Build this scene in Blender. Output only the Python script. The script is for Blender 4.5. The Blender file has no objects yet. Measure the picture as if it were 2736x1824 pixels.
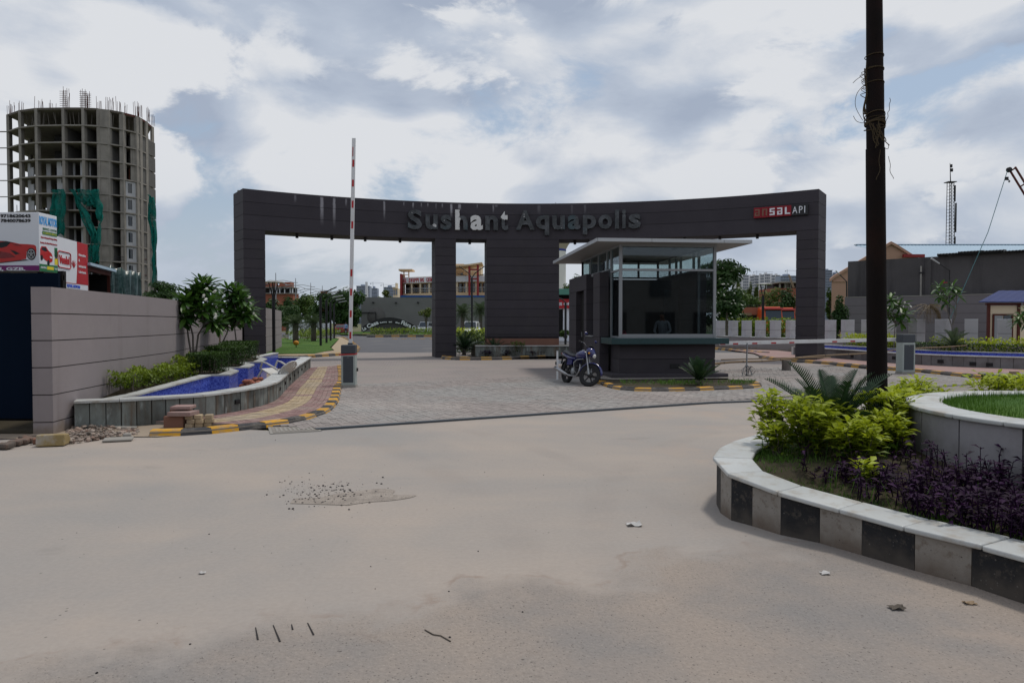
import bpy, math, random
from mathutils import Vector, Matrix
R = math.radians
sin, cos, pi = math.sin, math.cos, math.pi
rnd = random.Random(11)
SC = bpy.context.scene
COL = SC.collection
EYE, FPX, PITCH = 1.62, 1900.0, math.atan(49 / 1900)
cd = bpy.data.cameras.new('camera'); cd.sensor_width = 36; cd.lens = 36 * FPX / 2736
cd.clip_start = 0.05; cd.clip_end = 9000
cam = bpy.data.objects.new('camera', cd); COL.objects.link(cam)
cam.location = (0, 0, EYE); cam.rotation_euler = (pi / 2 - PITCH, 0, 0)
SC.camera = cam
SUN_EL, SUN_AZ = R(66), R(44)            # azimuth measured from +Y towards +X
wd = bpy.data.worlds.new('World'); SC.world = wd; wd.use_nodes = True
def build_world():
 t = wd.node_tree; t.nodes.clear()
 def n(ty, **kw):
  o = t.nodes.new(ty)
  for k, v in kw.items():
   if k[0] == 'i' and k[1:].isdigit(): o.inputs[int(k[1:])].default_value = v
   else: setattr(o, k, v)
  return o
 L = lambda a, b: t.links.new(a, b)
 def mth(op, a, b=None, clamp=False):
  o = n('ShaderNodeMath', operation=op, use_clamp=clamp)
  for i, x in enumerate((a, b)):
   if x is None: continue
   if isinstance(x, (int, float)): o.inputs[i].default_value = x
   else: L(x, o.inputs[i])
  return o.outputs[0]
 def smooth(x, lo, hi):
  o = n('ShaderNodeMapRange', interpolation_type='SMOOTHSTEP'); L(x, o.inputs[0])
  o.inputs[1].default_value = lo; o.inputs[2].default_value = hi
  return o.outputs[0]
 tc = n('ShaderNodeTexCoord')
 sp = n('ShaderNodeSeparateXYZ'); L(tc.outputs['Generated'], sp.inputs[0])
 zc = mth('MAXIMUM', sp.outputs[2], 0.0)
 sky = n('ShaderNodeTexSky', sky_type='NISHITA', sun_disc=False)
 sky.sun_elevation = SUN_EL; sky.sun_rotation = SUN_AZ
 sky.air_density = 1.2; sky.dust_density = 2.5; sky.ozone_density = 1.5
 den = mth('ADD', mth('MULTIPLY', zc, .75), .62)
 cx = mth('DIVIDE', sp.outputs[0], den); cy = mth('DIVIDE', sp.outputs[1], den)
 cb = n('ShaderNodeCombineXYZ'); L(cx, cb.inputs[0]); L(cy, cb.inputs[1])
 L(mth('MULTIPLY', zc, 2.3), cb.inputs[2])
 def noise(off, scale, detail, rough, dist=0.0):
  mp = n('ShaderNodeMapping'); L(cb.outputs[0], mp.inputs[0]); mp.inputs[1].default_value = off
  o = n('ShaderNodeTexNoise', i2=scale, i3=detail, i4=rough); o.inputs['Distortion'].default_value = dist
  L(mp.outputs[0], o.inputs[0]); return o.outputs[0]
 def layer(O, c0, soft, dark):
  big = noise(O, 1.3, 2, .5)
  mid = noise((O[0] + 4, O[1] + 9, O[2]), 3.0, 2, .5)
  fin = noise((O[0] + 7, O[1] + 3, O[2]), 3.6, 12, .62, .3)
  midu = noise((O[0] + 4.04, O[1] + 9.03, O[2] + .2), 3.0, 2, .5)
  finu = noise((O[0] + 7.03, O[1] + 3.02, O[2] + .08), 3.6, 9, .60, .3)
  d = mth('ADD', mth('MULTIPLY', big, .46), mth('ADD', mth('MULTIPLY', mid, .22), mth('MULTIPLY', fin, .32)))
  lit = mth('ADD', mth('MULTIPLY', mth('SUBTRACT', mid, midu), 3.8), mth('MULTIPLY', mth('SUBTRACT', fin, finu), 2.0))
  sh = mth('ADD', mth('SUBTRACT', .80, mth('MULTIPLY', smooth(d, c0 + .03, c0 + .22), dark)), lit, True)
  cr = n('ShaderNodeValToRGB'); L(sh, cr.inputs[0]); e = cr.color_ramp.elements
  e[0].position = .0; e[0].color = (3.7, 4.3, 5.4, 1)
  e[1].position = 1.0; e[1].color = (7.1, 7.3, 7.65, 1)
  m_ = e.new(.5); m_.color = (4.75, 5.35, 6.35, 1)
  return smooth(d, c0, c0 + soft), cr.outputs[0]
 cover, ccol = layer((CLX, CLY, CLZ), CL0, .05, .55)
 cover2, ccol2 = layer((CLX + 3.1, CLY + 5.7, CLZ + 2.3), CL1, .03, .62)
 gp = n('ShaderNodeMix', data_type='RGBA'); gp.inputs[0].default_value = .62
 L(sky.outputs[0], gp.inputs[6]); gp.inputs[7].default_value = (3.9, 4.95, 6.4, 1)
 mx = n('ShaderNodeMix', data_type='RGBA'); L(cover, mx.inputs[0]); L(gp.outputs[2], mx.inputs[6]); L(ccol, mx.inputs[7])
 mx2 = n('ShaderNodeMix', data_type='RGBA'); L(cover2, mx2.inputs[0]); L(mx.outputs[2], mx2.inputs[6]); L(ccol2, mx2.inputs[7])
 veil = n('ShaderNodeMix', data_type='RGBA')
 vf = n('ShaderNodeMapRange', interpolation_type='SMOOTHSTEP'); L(zc, vf.inputs[0])
 vf.inputs[1].default_value = .0; vf.inputs[2].default_value = .22; vf.inputs[3].default_value = .65; vf.inputs[4].default_value = 0
 L(vf.outputs[0], veil.inputs[0]); L(mx2.outputs[2], veil.inputs[6]); veil.inputs[7].default_value = (5.2, 5.75, 6.5, 1)
 bg = n('ShaderNodeBackground'); L(veil.outputs[2], bg.inputs[0]); bg.inputs[1].default_value = 0.1
 out = n('ShaderNodeOutputWorld'); L(bg.outputs[0], out.inputs[0])
CLX, CLY, CLZ, CL0, CL1 = 30.2, 8.8, 1.1, .415, .500
build_world()
sd = bpy.data.lights.new('sun', 'SUN'); sd.energy = 1.85; sd.angle = R(8); sd.color = (1.0, .94, .85)
sun = bpy.data.objects.new('sun', sd); COL.objects.link(sun)
_s = Vector((cos(SUN_EL) * sin(SUN_AZ), cos(SUN_EL) * cos(SUN_AZ), sin(SUN_EL)))
sun.rotation_euler = (-_s).to_track_quat('-Z', 'Y').to_euler()
sun.location = (0, 0, 60)
SC.view_settings.view_transform = 'Standard'; SC.view_settings.look = 'None'
SC.view_settings.exposure = 0.0; SC.view_settings.gamma = 1.0; SC.view_settings.use_curve_mapping = False
SC.render.engine = 'CYCLES'
SC.cycles.use_denoising = True
SC.cycles.max_bounces = 6; SC.cycles.transparent_max_bounces = 12
def ray(sx, sy):
 u = (sx - 1368) / FPX; v = (912 - sy) / FPX
 return u, cos(PITCH) + v * sin(PITCH), v * cos(PITCH) - sin(PITCH)
def G(sx, sy, z=0.0):
 d = ray(sx, sy); t = (z - EYE) / d[2]
 return (d[0] * t, d[1] * t)
def P(sx, sy, Y):
 d = ray(sx, sy); t = Y / d[1]
 return Vector((d[0] * t, Y, EYE + d[2] * t))
def XA(sx, Y): return (sx - 1368) / FPX * Y
def ZA(sy, Y): return P(1368, sy, Y).z
def Z2(x, y): return (.4209 * x, 540 + .4209 * y)
def Z6(x, y): return (1860 + .42095 * x, 420 + .42095 * y)
def Z7(x, y): return (1860 + .43366 * x, 960 + .43366 * y)
def Z8(x, y): return (440 + .28061 * x, 900 + .28061 * y)
class MB:
 def __init__(s): s.v = []; s.f = []; s.m = []; s.t = []; s.sm = []
 def add(s, vs, fs, m=0, t=.5, sm=False, X=None):
  o = len(s.v)
  if X is not None: vs = [X @ Vector(p) for p in vs]
  s.v += [tuple(p) for p in vs]
  for f in fs:
   s.f.append([i + o for i in f]); s.m.append(m); s.t.append(t); s.sm.append(sm)
  return s
 def quad(s, a, b, c, d, m=0, t=.5): return s.add([a, b, c, d], [(0, 1, 2, 3)], m, t)
 def box(s, x0, x1, y0, y1, z0, z1, m=0, t=.5, X=None):
  return s.add([(x0, y0, z0), (x1, y0, z0), (x1, y1, z0), (x0, y1, z0), (x0, y0, z1), (x1, y0, z1), (x1, y1, z1), (x0, y1, z1)],
                     [(3, 2, 1, 0), (4, 5, 6, 7), (0, 1, 5, 4), (1, 2, 6, 5), (2, 3, 7, 6), (3, 0, 4, 7)], m, t, False, X)
 def prism(s, poly, z0, z1, m=0, t=.5, X=None, top=None):
  n = len(poly)
  if sum(poly[i][0] * poly[(i + 1) % n][1] - poly[(i + 1) % n][0] * poly[i][1] for i in range(n)) < 0:
   poly = poly[::-1]
   if top: top = top[::-1]
  tp = top or poly
  vs = [(p[0], p[1], z0) for p in poly] + [(p[0], p[1], z1) for p in tp]
  fs = [tuple(range(n))[::-1], tuple(range(n, 2 * n))] + [(i, (i + 1) % n, n + (i + 1) % n, n + i) for i in range(n)]
  return s.add(vs, fs, m, t, False, X)
 def tube(s, pts, r, n=8, m=0, t=.5, caps=True, sm=True, X=None):
  pts = [Vector(p) for p in pts]; k = len(pts)
  rr = r if isinstance(r, (list, tuple)) else [r] * k
  vs = []; fs = []; ref = None
  for i, p in enumerate(pts):
   d = (pts[min(i + 1, k - 1)] - pts[max(i - 1, 0)])
   if d.length < 1e-9: d = Vector((0, 0, 1))
   d.normalize()
   if ref is None:
    ref = Vector((1, 0, 0)) if abs(d.x) < .8 else Vector((0, 1, 0))
   a = (ref - d * ref.dot(d)); a.normalize(); b = d.cross(a); ref = a
   for j in range(n):
    w = 2 * pi * j / n
    vs.append(p + (a * cos(w) + b * sin(w)) * rr[i])
  for i in range(k - 1):
   for j in range(n):
    fs.append((i * n + j, i * n + (j + 1) % n, (i + 1) * n + (j + 1) % n, (i + 1) * n + j))
  s.add(vs, fs, m, t, sm, X)
  if caps: s.add(vs[:n], [tuple(range(n))[::-1]], m, t, False, X); s.add(vs[-n:], [tuple(range(n))], m, t, False, X)
  return s
 def lathe(s, prof, n=16, m=0, t=.5, sm=True, X=None, c=(0, 0)):
  vs = []; fs = []
  for r, z in prof:
   for j in range(n):
    w = 2 * pi * j / n; vs.append((c[0] + r * cos(w), c[1] + r * sin(w), z))
  for i in range(len(prof) - 1):
   for j in range(n):
    fs.append((i * n + j, i * n + (j + 1) % n, (i + 1) * n + (j + 1) % n, (i + 1) * n + j))
  return s.add(vs, fs, m, t, sm, X)
 def loft(s, rings, m=0, t=.5, sm=True, X=None, caps=True):
  n = len(rings[0]); vs = [p for r in rings for p in r]; fs = []
  for i in range(len(rings) - 1):
   for j in range(n):
    fs.append((i * n + j, i * n + (j + 1) % n, (i + 1) * n + (j + 1) % n, (i + 1) * n + j))
  if caps: fs += [tuple(range(n))[::-1], tuple(range((len(rings) - 1) * n, len(rings) * n))]
  return s.add(vs, fs, m, t, sm, X)
 def ribbon(s, A, B, z0, z1, m=0, t=.5):
  n = len(A); z0 = z0 if isinstance(z0, list) else [z0] * n; z1 = z1 if isinstance(z1, list) else [z1] * n
  vs = []; fs = []
  for i in range(n):
   vs += [(A[i][0], A[i][1], z0[i]), (B[i][0], B[i][1], z0[i]), (B[i][0], B[i][1], z1[i]), (A[i][0], A[i][1], z1[i])]
  for i in range(n - 1):
   a, b = 4 * i, 4 * i + 4
   for k in range(4): fs.append((a + k, a + (k + 1) % 4, b + (k + 1) % 4, b + k))
  fs += [(3, 2, 1, 0), tuple(4 * (n - 1) + k for k in range(4))]
  return s.add(vs, fs, m, t)
 def mesh(s, name, mats, off=(0, 0, 0)):
  me = bpy.data.meshes.new(name)
  me.from_pydata([(p[0] - off[0], p[1] - off[1], p[2] - off[2]) for p in s.v], [], s.f)
  for mt in (mats if isinstance(mats, (list, tuple)) else [mats]): me.materials.append(mt)
  me.polygons.foreach_set('material_index', s.m)
  me.polygons.foreach_set('use_smooth', s.sm)
  if any(x != .5 for x in s.t):
   a = me.attributes.new('tint', 'FLOAT', 'FACE'); a.data.foreach_set('value', s.t)
  me.update()
  return me
 def base(s):
  xs = [p[0] for p in s.v]; ys = [p[1] for p in s.v]; zs = [p[2] for p in s.v]
  return ((min(xs) + max(xs)) / 2, (min(ys) + max(ys)) / 2, min(zs))
def wloc(o):
 v = Vector((0, 0, 0))
 while o: v += o.location; o = o.parent
 return v
def link(name, me, parent=None):
 o = bpy.data.objects.new(name, me); COL.objects.link(o)
 if parent: o.parent = parent
 return o
def tag(o, label=None, cat=None, group=None, kind=None):
 if label: o['label'] = label
 if cat: o['category'] = cat
 if group: o['group'] = group
 if kind: o['kind'] = kind
 return o
def solo(name, mb, mats, label=None, cat=None, group=None, kind=None):
 b = mb.base(); o = link(name, mb.mesh(name, mats, b)); o.location = b
 return tag(o, label, cat, group, kind)
def part(name, mb, mats, parent, local=False, kind=None, label=None):
 o = link(name, mb.mesh(name, mats, (0, 0, 0) if local else wloc(parent)), parent)
 if kind: o['kind'] = kind
 if label: o['label'] = label
 return o
def thing(name, label, cat, loc=(0, 0, 0), rz=0, group=None, kind=None):
 o = bpy.data.objects.new(name, None); COL.objects.link(o); o.empty_display_size = .2
 o.location = loc; o.rotation_euler = (0, 0, rz)
 return tag(o, label, cat, group, kind)
def copy_tree(o, parent=None, label=None):
 c = o.copy(); COL.objects.link(c); c.parent = parent
 if label: c['label'] = label
 for ch in list(o.children): copy_tree(ch, c)
 return c
def bev(o, w, seg=2):
 b = o.modifiers.new('edge', 'BEVEL'); b.width = w; b.segments = seg; b.limit_method = 'ANGLE'; b.angle_limit = R(40)
 return o
def TR(x=0, y=0, z=0): return Matrix.Translation((x, y, z))
def RZ(a): return Matrix.Rotation(a, 4, 'Z')
def RX(a): return Matrix.Rotation(a, 4, 'X')
def RY(a): return Matrix.Rotation(a, 4, 'Y')
def lerp(a, b, t): return tuple(x + (y - x) * t for x, y in zip(a, b))
def resample(path, step=None, n=None):
 L = [0]
 for a, b in zip(path, path[1:]): L.append(L[-1] + math.dist(a[:2], b[:2]))
 n = n or max(1, round(L[-1] / step)); out = []
 for i in range(n + 1):
  s = L[-1] * i / n; k = 0
  while k < len(L) - 2 and L[k + 1] < s: k += 1
  out.append(lerp(path[k], path[k + 1], (s - L[k]) / max(1e-9, L[k + 1] - L[k])))
 return out
def spline(path, sub=6):
 out = []; n = len(path)
 for i in range(n - 1):
  p0, p1, p2, p3 = path[max(i - 1, 0)], path[i], path[i + 1], path[min(i + 2, n - 1)]
  for k in range(sub):
   t = k / sub
   out.append(tuple(.5 * (2 * b + (c - a) * t + (2 * a - 5 * b + 4 * c - d) * t * t + (3 * b - a - 3 * c + d) * t ** 3) for a, b, c, d in zip(p0, p1, p2, p3)))
 out.append(tuple(path[-1])); return out
def offset(path, d):
 out = []; n = len(path)
 for i, p in enumerate(path):
  a = path[max(i - 1, 0)]; b = path[min(i + 1, n - 1)]
  tx, ty = b[0] - a[0], b[1] - a[1]; l = math.hypot(tx, ty) or 1
  out.append((p[0] - ty / l * d, p[1] + tx / l * d))
 return out
def grid(x0, x1, y0, y1, z, nx=1, ny=1):
 mb = MB(); vs = [(x0 + (x1 - x0) * i / nx, y0 + (y1 - y0) * j / ny, z) for j in range(ny + 1) for i in range(nx + 1)]
 return mb.add(vs, [(j * (nx + 1) + i, j * (nx + 1) + i + 1, (j + 1) * (nx + 1) + i + 1, (j + 1) * (nx + 1) + i) for j in range(ny) for i in range(nx)])
def sheet(poly, z):
 mb = MB(); n = len(poly)
 if sum(poly[i][0] * poly[(i + 1) % n][1] - poly[(i + 1) % n][0] * poly[i][1] for i in range(n)) < 0: poly = poly[::-1]
 return mb.add([(p[0], p[1], z) for p in poly], [tuple(range(n))])
def inside(p, poly):
 r = False; n = len(poly)
 for i in range(n):
  a, b = poly[i], poly[i - 1]
  if (a[1] > p[1]) != (b[1] > p[1]) and p[0] < (b[0] - a[0]) * (p[1] - a[1]) / (b[1] - a[1]) + a[0]: r = not r
 return r
_tx = {}
def text_mb(body, w=None, h=None, depth=.02, bold=0.0, m=0, X=None, mb=None, shear=0.0):
 k = (body, bold, shear)
 if k not in _tx:
  c = bpy.data.curves.new('lettering', 'FONT'); c.body = body; c.size = 1; c.offset = bold; c.extrude = .5; c.shear = shear; c.resolution_u = 3
  o = bpy.data.objects.new('lettering', c); COL.objects.link(o)
  me = bpy.data.meshes.new_from_object(o.evaluated_get(bpy.context.evaluated_depsgraph_get()))
  bpy.data.objects.remove(o); bpy.data.curves.remove(c)
  vs = [tuple(v.co) for v in me.vertices]; fs = [tuple(p.vertices) for p in me.polygons]; bpy.data.meshes.remove(me)
  x0 = min(v[0] for v in vs); x1 = max(v[0] for v in vs); y0 = min(v[1] for v in vs); y1 = max(v[1] for v in vs)
  _tx[k] = ([(v[0] - x0, v[1] - y0, v[2]) for v in vs], fs, x1 - x0, y1 - y0)
 vs, fs, bw, bh = _tx[k]
 if w and not h: h = bh * w / bw
 if h and not w: w = bw * h / bh
 vv = [(v[0] * w / bw, -v[2] * depth, v[1] * h / bh) for v in vs]
 mb = mb or MB()
 return mb.add(vv, fs, m, .5, False, X)
MAT = {}
class NT:
 def __init__(s, name):
  s.mat = bpy.data.materials.new(name); s.mat.use_nodes = True; s.t = s.mat.node_tree; s.t.nodes.clear()
  s.out = s.n('ShaderNodeOutputMaterial'); s.geo = None
 def n(s, ty, **kw):
  o = s.t.nodes.new(ty)
  for k, v in kw.items():
   if k[0] == 'i' and k[1:].isdigit(): s.put(o.inputs[int(k[1:])], v)
   else: setattr(o, k, v)
  return o
 def put(s, sock, v):
  if hasattr(v, 'is_output'): s.t.links.new(v, sock)
  elif isinstance(v, (tuple, list)) and len(v) == 3 and sock.type == 'RGBA': sock.default_value = (*v, 1)
  else: sock.default_value = v
 def pos(s):
  if not s.geo: s.geo = s.n('ShaderNodeNewGeometry')
  return s.geo.outputs['Position']
 def gen(s): return s.n('ShaderNodeTexCoord').outputs['Generated']
 def obj(s): return s.n('ShaderNodeTexCoord').outputs['Object']
 def noise(s, scale, detail=4, rough=.55, vec=None, dist=0.0):
  o = s.n('ShaderNodeTexNoise', i0=vec or s.pos(), i2=scale, i3=detail, i4=rough); o.inputs['Distortion'].default_value = dist
  return o.outputs[0]
 def map(s, vec, sc=(1, 1, 1), loc=(0, 0, 0), rot=(0, 0, 0)): return s.n('ShaderNodeMapping', i0=vec, i1=loc, i2=rot, i3=sc).outputs[0]
 def vor(s, scale, vec=None, feature='F1', out=0):
  o = s.n('ShaderNodeTexVoronoi', feature=feature); s.put(o.inputs['Vector'], vec or s.pos()); o.inputs['Scale'].default_value = scale
  return o.outputs[out]
 def math(s, op, a, b=0.0, clamp=False): return s.n('ShaderNodeMath', operation=op, use_clamp=clamp, i0=a, i1=b).outputs[0]
 def rng(s, x, lo, hi, a=0.0, b=1.0, smooth=True):
  return s.n('ShaderNodeMapRange', interpolation_type='SMOOTHSTEP' if smooth else 'LINEAR', i0=x, i1=lo, i2=hi, i3=a, i4=b).outputs[0]
 def mix(s, f, a, b, mode='MIX'):
  o = s.n('ShaderNodeMix', data_type='RGBA', blend_type=mode); s.put(o.inputs[0], f); s.put(o.inputs[6], a); s.put(o.inputs[7], b); return o.outputs[2]
 def scale(s, c, f): return s.mix(1.0, c, s.n('ShaderNodeCombineColor', i0=f, i1=f, i2=f).outputs[0], 'MULTIPLY')
 def sep(s, v): return s.n('ShaderNodeSeparateXYZ', i0=v).outputs
 def attr(s, name='tint'): return s.n('ShaderNodeAttribute', attribute_name=name).outputs['Fac']
 def orand(s): return s.n('ShaderNodeObjectInfo').outputs['Random']
 def bump(s, h, strength=.3, dist=.02): return s.n('ShaderNodeBump', i0=strength, i1=dist, i2=1.0) if False else s._b(h, strength, dist)
 def _b(s, h, st, d):
  o = s.n('ShaderNodeBump'); o.inputs['Strength'].default_value = st; o.inputs['Distance'].default_value = d; s.put(o.inputs['Height'], h); return o.outputs[0]
 def bsdf(s, col, rough=.8, spec=.3, metal=0.0, normal=None, trans=0.0, alpha=None, coat=0.0):
  b = s.n('ShaderNodeBsdfPrincipled')
  s.put(b.inputs['Base Color'], col); s.put(b.inputs['Roughness'], rough); s.put(b.inputs['Specular IOR Level'], spec); s.put(b.inputs['Metallic'], metal)
  if coat: b.inputs['Coat Weight'].default_value = coat; b.inputs['Coat Roughness'].default_value = .08
  if normal is not None: s.put(b.inputs['Normal'], normal)
  if trans: b.inputs['Transmission Weight'].default_value = trans
  if alpha is not None: s.put(b.inputs['Alpha'], alpha)
  return b.outputs[0]
 def end(s, sh):
  s.t.links.new(sh, s.out.inputs[0]); MAT[s.mat.name] = s.mat; return s.mat
def mk(name, col, rough=.8, var=.18, scale=3.0, fine=.08, bump=.15, spec=.3, metal=0.0, tint=0.0, orand=0.0, dirt=None, dirt_amt=.4, dirt_scale=1.2, coat=0.0, bscale=60):
 t = NT(name)
 f = t.math('ADD', 1 - var - fine, t.math('ADD', t.math('MULTIPLY', t.noise(scale, 5), 2 * var), t.math('MULTIPLY', t.noise(scale * 14, 3), 2 * fine)))
 if tint: f = t.math('MULTIPLY', f, t.math('ADD', 1 - tint, t.math('MULTIPLY', t.attr(), 2 * tint)))
 if orand: f = t.math('MULTIPLY', f, t.math('ADD', 1 - orand, t.math('MULTIPLY', t.orand(), 2 * orand)))
 c = t.scale(col, f)
 if dirt: c = t.mix(t.math('MULTIPLY', t.rng(t.noise(dirt_scale, 6, .65), .45, .7), dirt_amt), c, dirt)
 nm = t.bump(t.noise(bscale, 3), bump, .01) if bump else None
 return t.end(t.bsdf(c, rough, spec, metal, nm, coat=coat))
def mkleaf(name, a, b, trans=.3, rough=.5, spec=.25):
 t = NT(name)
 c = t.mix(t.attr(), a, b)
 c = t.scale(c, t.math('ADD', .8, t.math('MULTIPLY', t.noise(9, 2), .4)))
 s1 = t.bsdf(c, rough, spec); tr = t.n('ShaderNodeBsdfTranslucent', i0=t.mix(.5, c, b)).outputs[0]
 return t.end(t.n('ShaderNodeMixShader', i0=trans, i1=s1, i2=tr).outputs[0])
mk('gate_paint', (.047, .042, .049), .72, .16, 1.1, .05, .08, .22, orand=.10, dirt=(.06, .055, .055), dirt_amt=.35, dirt_scale=.9)
mk('gate_core', (.012, .012, .014), .9, 0, 1, 0, 0)
def _wall():
 t = NT('wall_paint'); p = t.pos(); sp = t.sep(p)
 c = t.scale((.262, .232, .236), t.math('ADD', .86, t.math('ADD', t.math('MULTIPLY', t.noise(.7, 6, .6), .2), t.math('MULTIPLY', t.noise(11, 3), .08))))
 run = t.rng(t.noise(1.6, 5, .6, t.map(p, (1.6, 1.6, .1))), .52, .74)
 c = t.mix(t.math('MULTIPLY', run, .38), c, (.165, .142, .135))
 pat = t.rng(t.noise(1.1, 6, .65, t.map(p, (1, 1, 1), (5, 2, 1))), .55, .7)
 c = t.mix(t.math('MULTIPLY', pat, .3), c, (.31, .28, .27))
 mud = t.rng(t.math('ADD', sp[2], t.math('MULTIPLY', t.math('SUBTRACT', t.noise(4, 5, .65), .5), .55)), .02, .22, .75, 0)
 c = t.mix(mud, c, (.20, .155, .115))
 t.end(t.bsdf(c, .88, .18, normal=t.bump(t.noise(60, 3), .15, .01)))
_wall()
mk('wall_joint', (.07, .06, .06), .9, .1, 4, 0, 0)
mk('kerb_yellow', (.52, .265, .016), .75, .12, 5, .12, .3, dirt=(.26, .21, .16), dirt_amt=.75, dirt_scale=6, orand=.15)
mk('kerb_black', (.028, .029, .033), .75, .2, 5, .15, .3, dirt=(.20, .175, .15), dirt_amt=.55, dirt_scale=6, orand=.25)
mk('mortar', (.22, .20, .18), .95, .2, 3, .1, .2)
mk('post_paint', (.46, .445, .47), .85, .09, .9, .04, .1, .2, dirt=(.25, .23, .22), dirt_amt=.4)
mk('wall_dark', (.165, .15, .16), .85, .1, .7, .04, .1, .2)
mk('slate_grey', (.16, .16, .165), .75, .22, 2.0, .1, .25, dirt=(.10, .085, .075), dirt_amt=.5, dirt_scale=2.2, orand=.18)
mk('marble', (.46, .475, .47), .4, .08, 3, .04, .06, .4, dirt=(.30, .25, .19), dirt_amt=.7, dirt_scale=5.5, orand=.08)
mk('metal_grey', (.27, .285, .30), .42, .06, 2, .02, 0, .4, .25)
mk('metal_light', (.42, .44, .46), .45, .05, 2, .02, 0, .4, .2)
mk('metal_dark', (.02, .02, .022), .6, .15, 6, .05, .1)
mk('black_steel', (.014, .014, .016), .55, .2, 6, .06, .1)
mk('cab_light', (.34, .385, .37), .5, .06, 3, .03, .02, .4)
mk('cab_dark', (.05, .06, .072), .5, .08, 3, .03, .02, .4)
mk('white_paint', (.66, .67, .68), .5, .06, 3, .04, .03, .4, dirt=(.45, .42, .38), dirt_amt=.4)
mk('red_paint', (.42, .02, .025), .45, .1, 5, .04, 0, .4)
mk('logo_red', (.24, .008, .018), .5, .12, 6, .04, 0, .3)
mk('blue_paint', (.004, .007, .10), .25, .05, 5, .02, 0, .5, coat=.7)
mk('concrete', (.30, .285, .26), .9, .2, .5, .06, .15, dirt=(.17, .155, .14), dirt_amt=.6, dirt_scale=.35)
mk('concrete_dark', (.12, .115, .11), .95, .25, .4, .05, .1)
mk('blockwork', (.40, .405, .42), .9, .15, .8, .06, .15)
mk('brick_wall', (.30, .11, .07), .9, .18, .6, .1, .15)
mk('soil', (.045, .036, .02), .95, .3, 3, .2, .5)
mk('sand', (.29, .235, .18), .95, .12, 2, .08, .3)
mk('rubble', (.25, .21, .18), .95, .3, 3, .1, .5, tint=.55, dirt=(.25, .12, .08), dirt_amt=.5, dirt_scale=5)
mk('bark', (.10, .085, .07), .9, .3, 8, .15, .5)
mk('bark_grey', (.15, .135, .12), .9, .3, 8, .15, .5)
mk('rust_pole', (.009, .0062, .006), .8, .3, 4, .15, .2, .12, dirt=(.03, .012, .008), dirt_amt=.4, dirt_scale=1.6)
mk('granite', (.018, .052, .058), .28, .3, 14, .25, 0, .5)
mk('terracotta', (.20, .10, .07), .7, .15, 3, .06, .1)
mk('plastic_white', (.50, .49, .46), .5, .12, 6, .05, 0, .4, dirt=(.25, .22, .18), dirt_amt=.5, dirt_scale=5)
mk('wood', (.25, .18, .115), .8, .25, 5, .1, .2)
mk('paper', (.46, .45, .44), .8, .05, 9, .02, .1)
mk('rubber', (.022, .022, .023), .85, .15, 8, .05, .15)
mk('chrome', (.30, .30, .31), .25, .05, 5, 0, 0, .5, .95)
mk('silver', (.45, .46, .47), .35, .06, 5, .02, 0, .5, .7)
mk('seat_vinyl', (.03, .03, .034), .45, .15, 9, .05, .1, .4)
mk('peach', (.42, .25, .185), .9, .12, .4, .03, .1)
mk('cream', (.62, .46, .29), .85, .08, .3, .03, .05)
mk('cream_light', (.66, .55, .40), .85, .08, .3, .03, .05)
mk('maroon', (.25, .028, .03), .7, .1, 1, .02, .05)
mk('sign_red', (.42, .012, .02), .5, .08, 3, .02, 0, .4)
mk('sign_white', (.70, .72, .76), .5, .03, 2, .01, 0, .4)
mk('sign_black', (.01, .01, .012), .4, .1, 3, 0, 0, .4)
mk('sign_purple', (.17, .01, .13), .5, .05, 3, 0, 0, .4)
mk('sign_green', (.02, .16, .06), .5, .05, 3, 0, 0, .4)
mk('sign_blue', (.05, .12, .60), .5, .3, 9, 0, 0, .4)
mk('sign_sky', (.06, .35, .75), .5, .1, 9, 0, 0, .4)
mk('sign_yellow', (.75, .62, .04), .5, .05, 3, 0, 0, .4)
mk('car_red', (.50, .012, .012), .3, .12, 2, 0, 0, .5, coat=.6)
mk('car_maroon', (.20, .012, .018), .25, .03, 2, 0, 0, .5, coat=.7)
mk('car_silver', (.50, .53, .57), .28, .03, 2, 0, 0, .5, .3, coat=.6)
mk('car_white', (.72, .73, .74), .28, .03, 2, 0, 0, .5, coat=.6)
mk('truck_orange', (.62, .085, .02), .4, .1, 1, .02, 0, .4)
mk('tint_glass', (.02, .026, .032), .06, 0, 1, 0, 0, .8)
mk('lamp_glass', (.75, .75, .72), .1, .1, 30, 0, 0, .8)
mk('blue_roof', (.014, .028, .12), .8, .25, 1.5, .05, .1, .4)
mk('sheet_roof', (.36, .48, .58), .5, .08, 1, .03, .05, .4)
mk('tank_white', (.70, .70, .66), .7, .05, .15, .02, 0)
mk('tank_under', (.44, .40, .32), .8, .05, .15, .02, 0)
mk('band_blue', (.035, .06, .30), .6, .05, .5, 0, 0)
mk('strip_blue', (.012, .075, .26), .6, .05, .5, 0, 0)
mk('green_sheet', (.10, .26, .20), .7, .1, 1, 0, 0)
mk('city_white', (.60, .60, .62), .9, .1, .02, 0, 0)
mk('city_blue', (.30, .34, .42), .9, .1, .02, 0, 0)  # for the skyline towers, distance haze is mixed into this colour
mk('city_dark', (.20, .22, .27), .9, .1, .02, 0, 0)  # skyline dark tone, paled and blued for distance haze
mk('navy_sheet', (.003, .008, .019), .9, .15, 1, .03, .05, .06)
mk('shed_dark', (.008, .0075, .0075), .9, .1, 1, 0, 0)
mk('rust_frame', (.085, .02, .014), .7, .2, 4, .05, .1)
mk('skin', (.17, .085, .055), .55, .05, 20, 0, 0, .3)
mk('shirt_grey', (.27, .28, .31), .9, .1, 8, .05, .1)
mk('shirt_blue', (.20, .34, .55), .9, .1, 8, .05, .1)
mk('trousers', (.03, .03, .04), .9, .1, 8, .05, .1)
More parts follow.
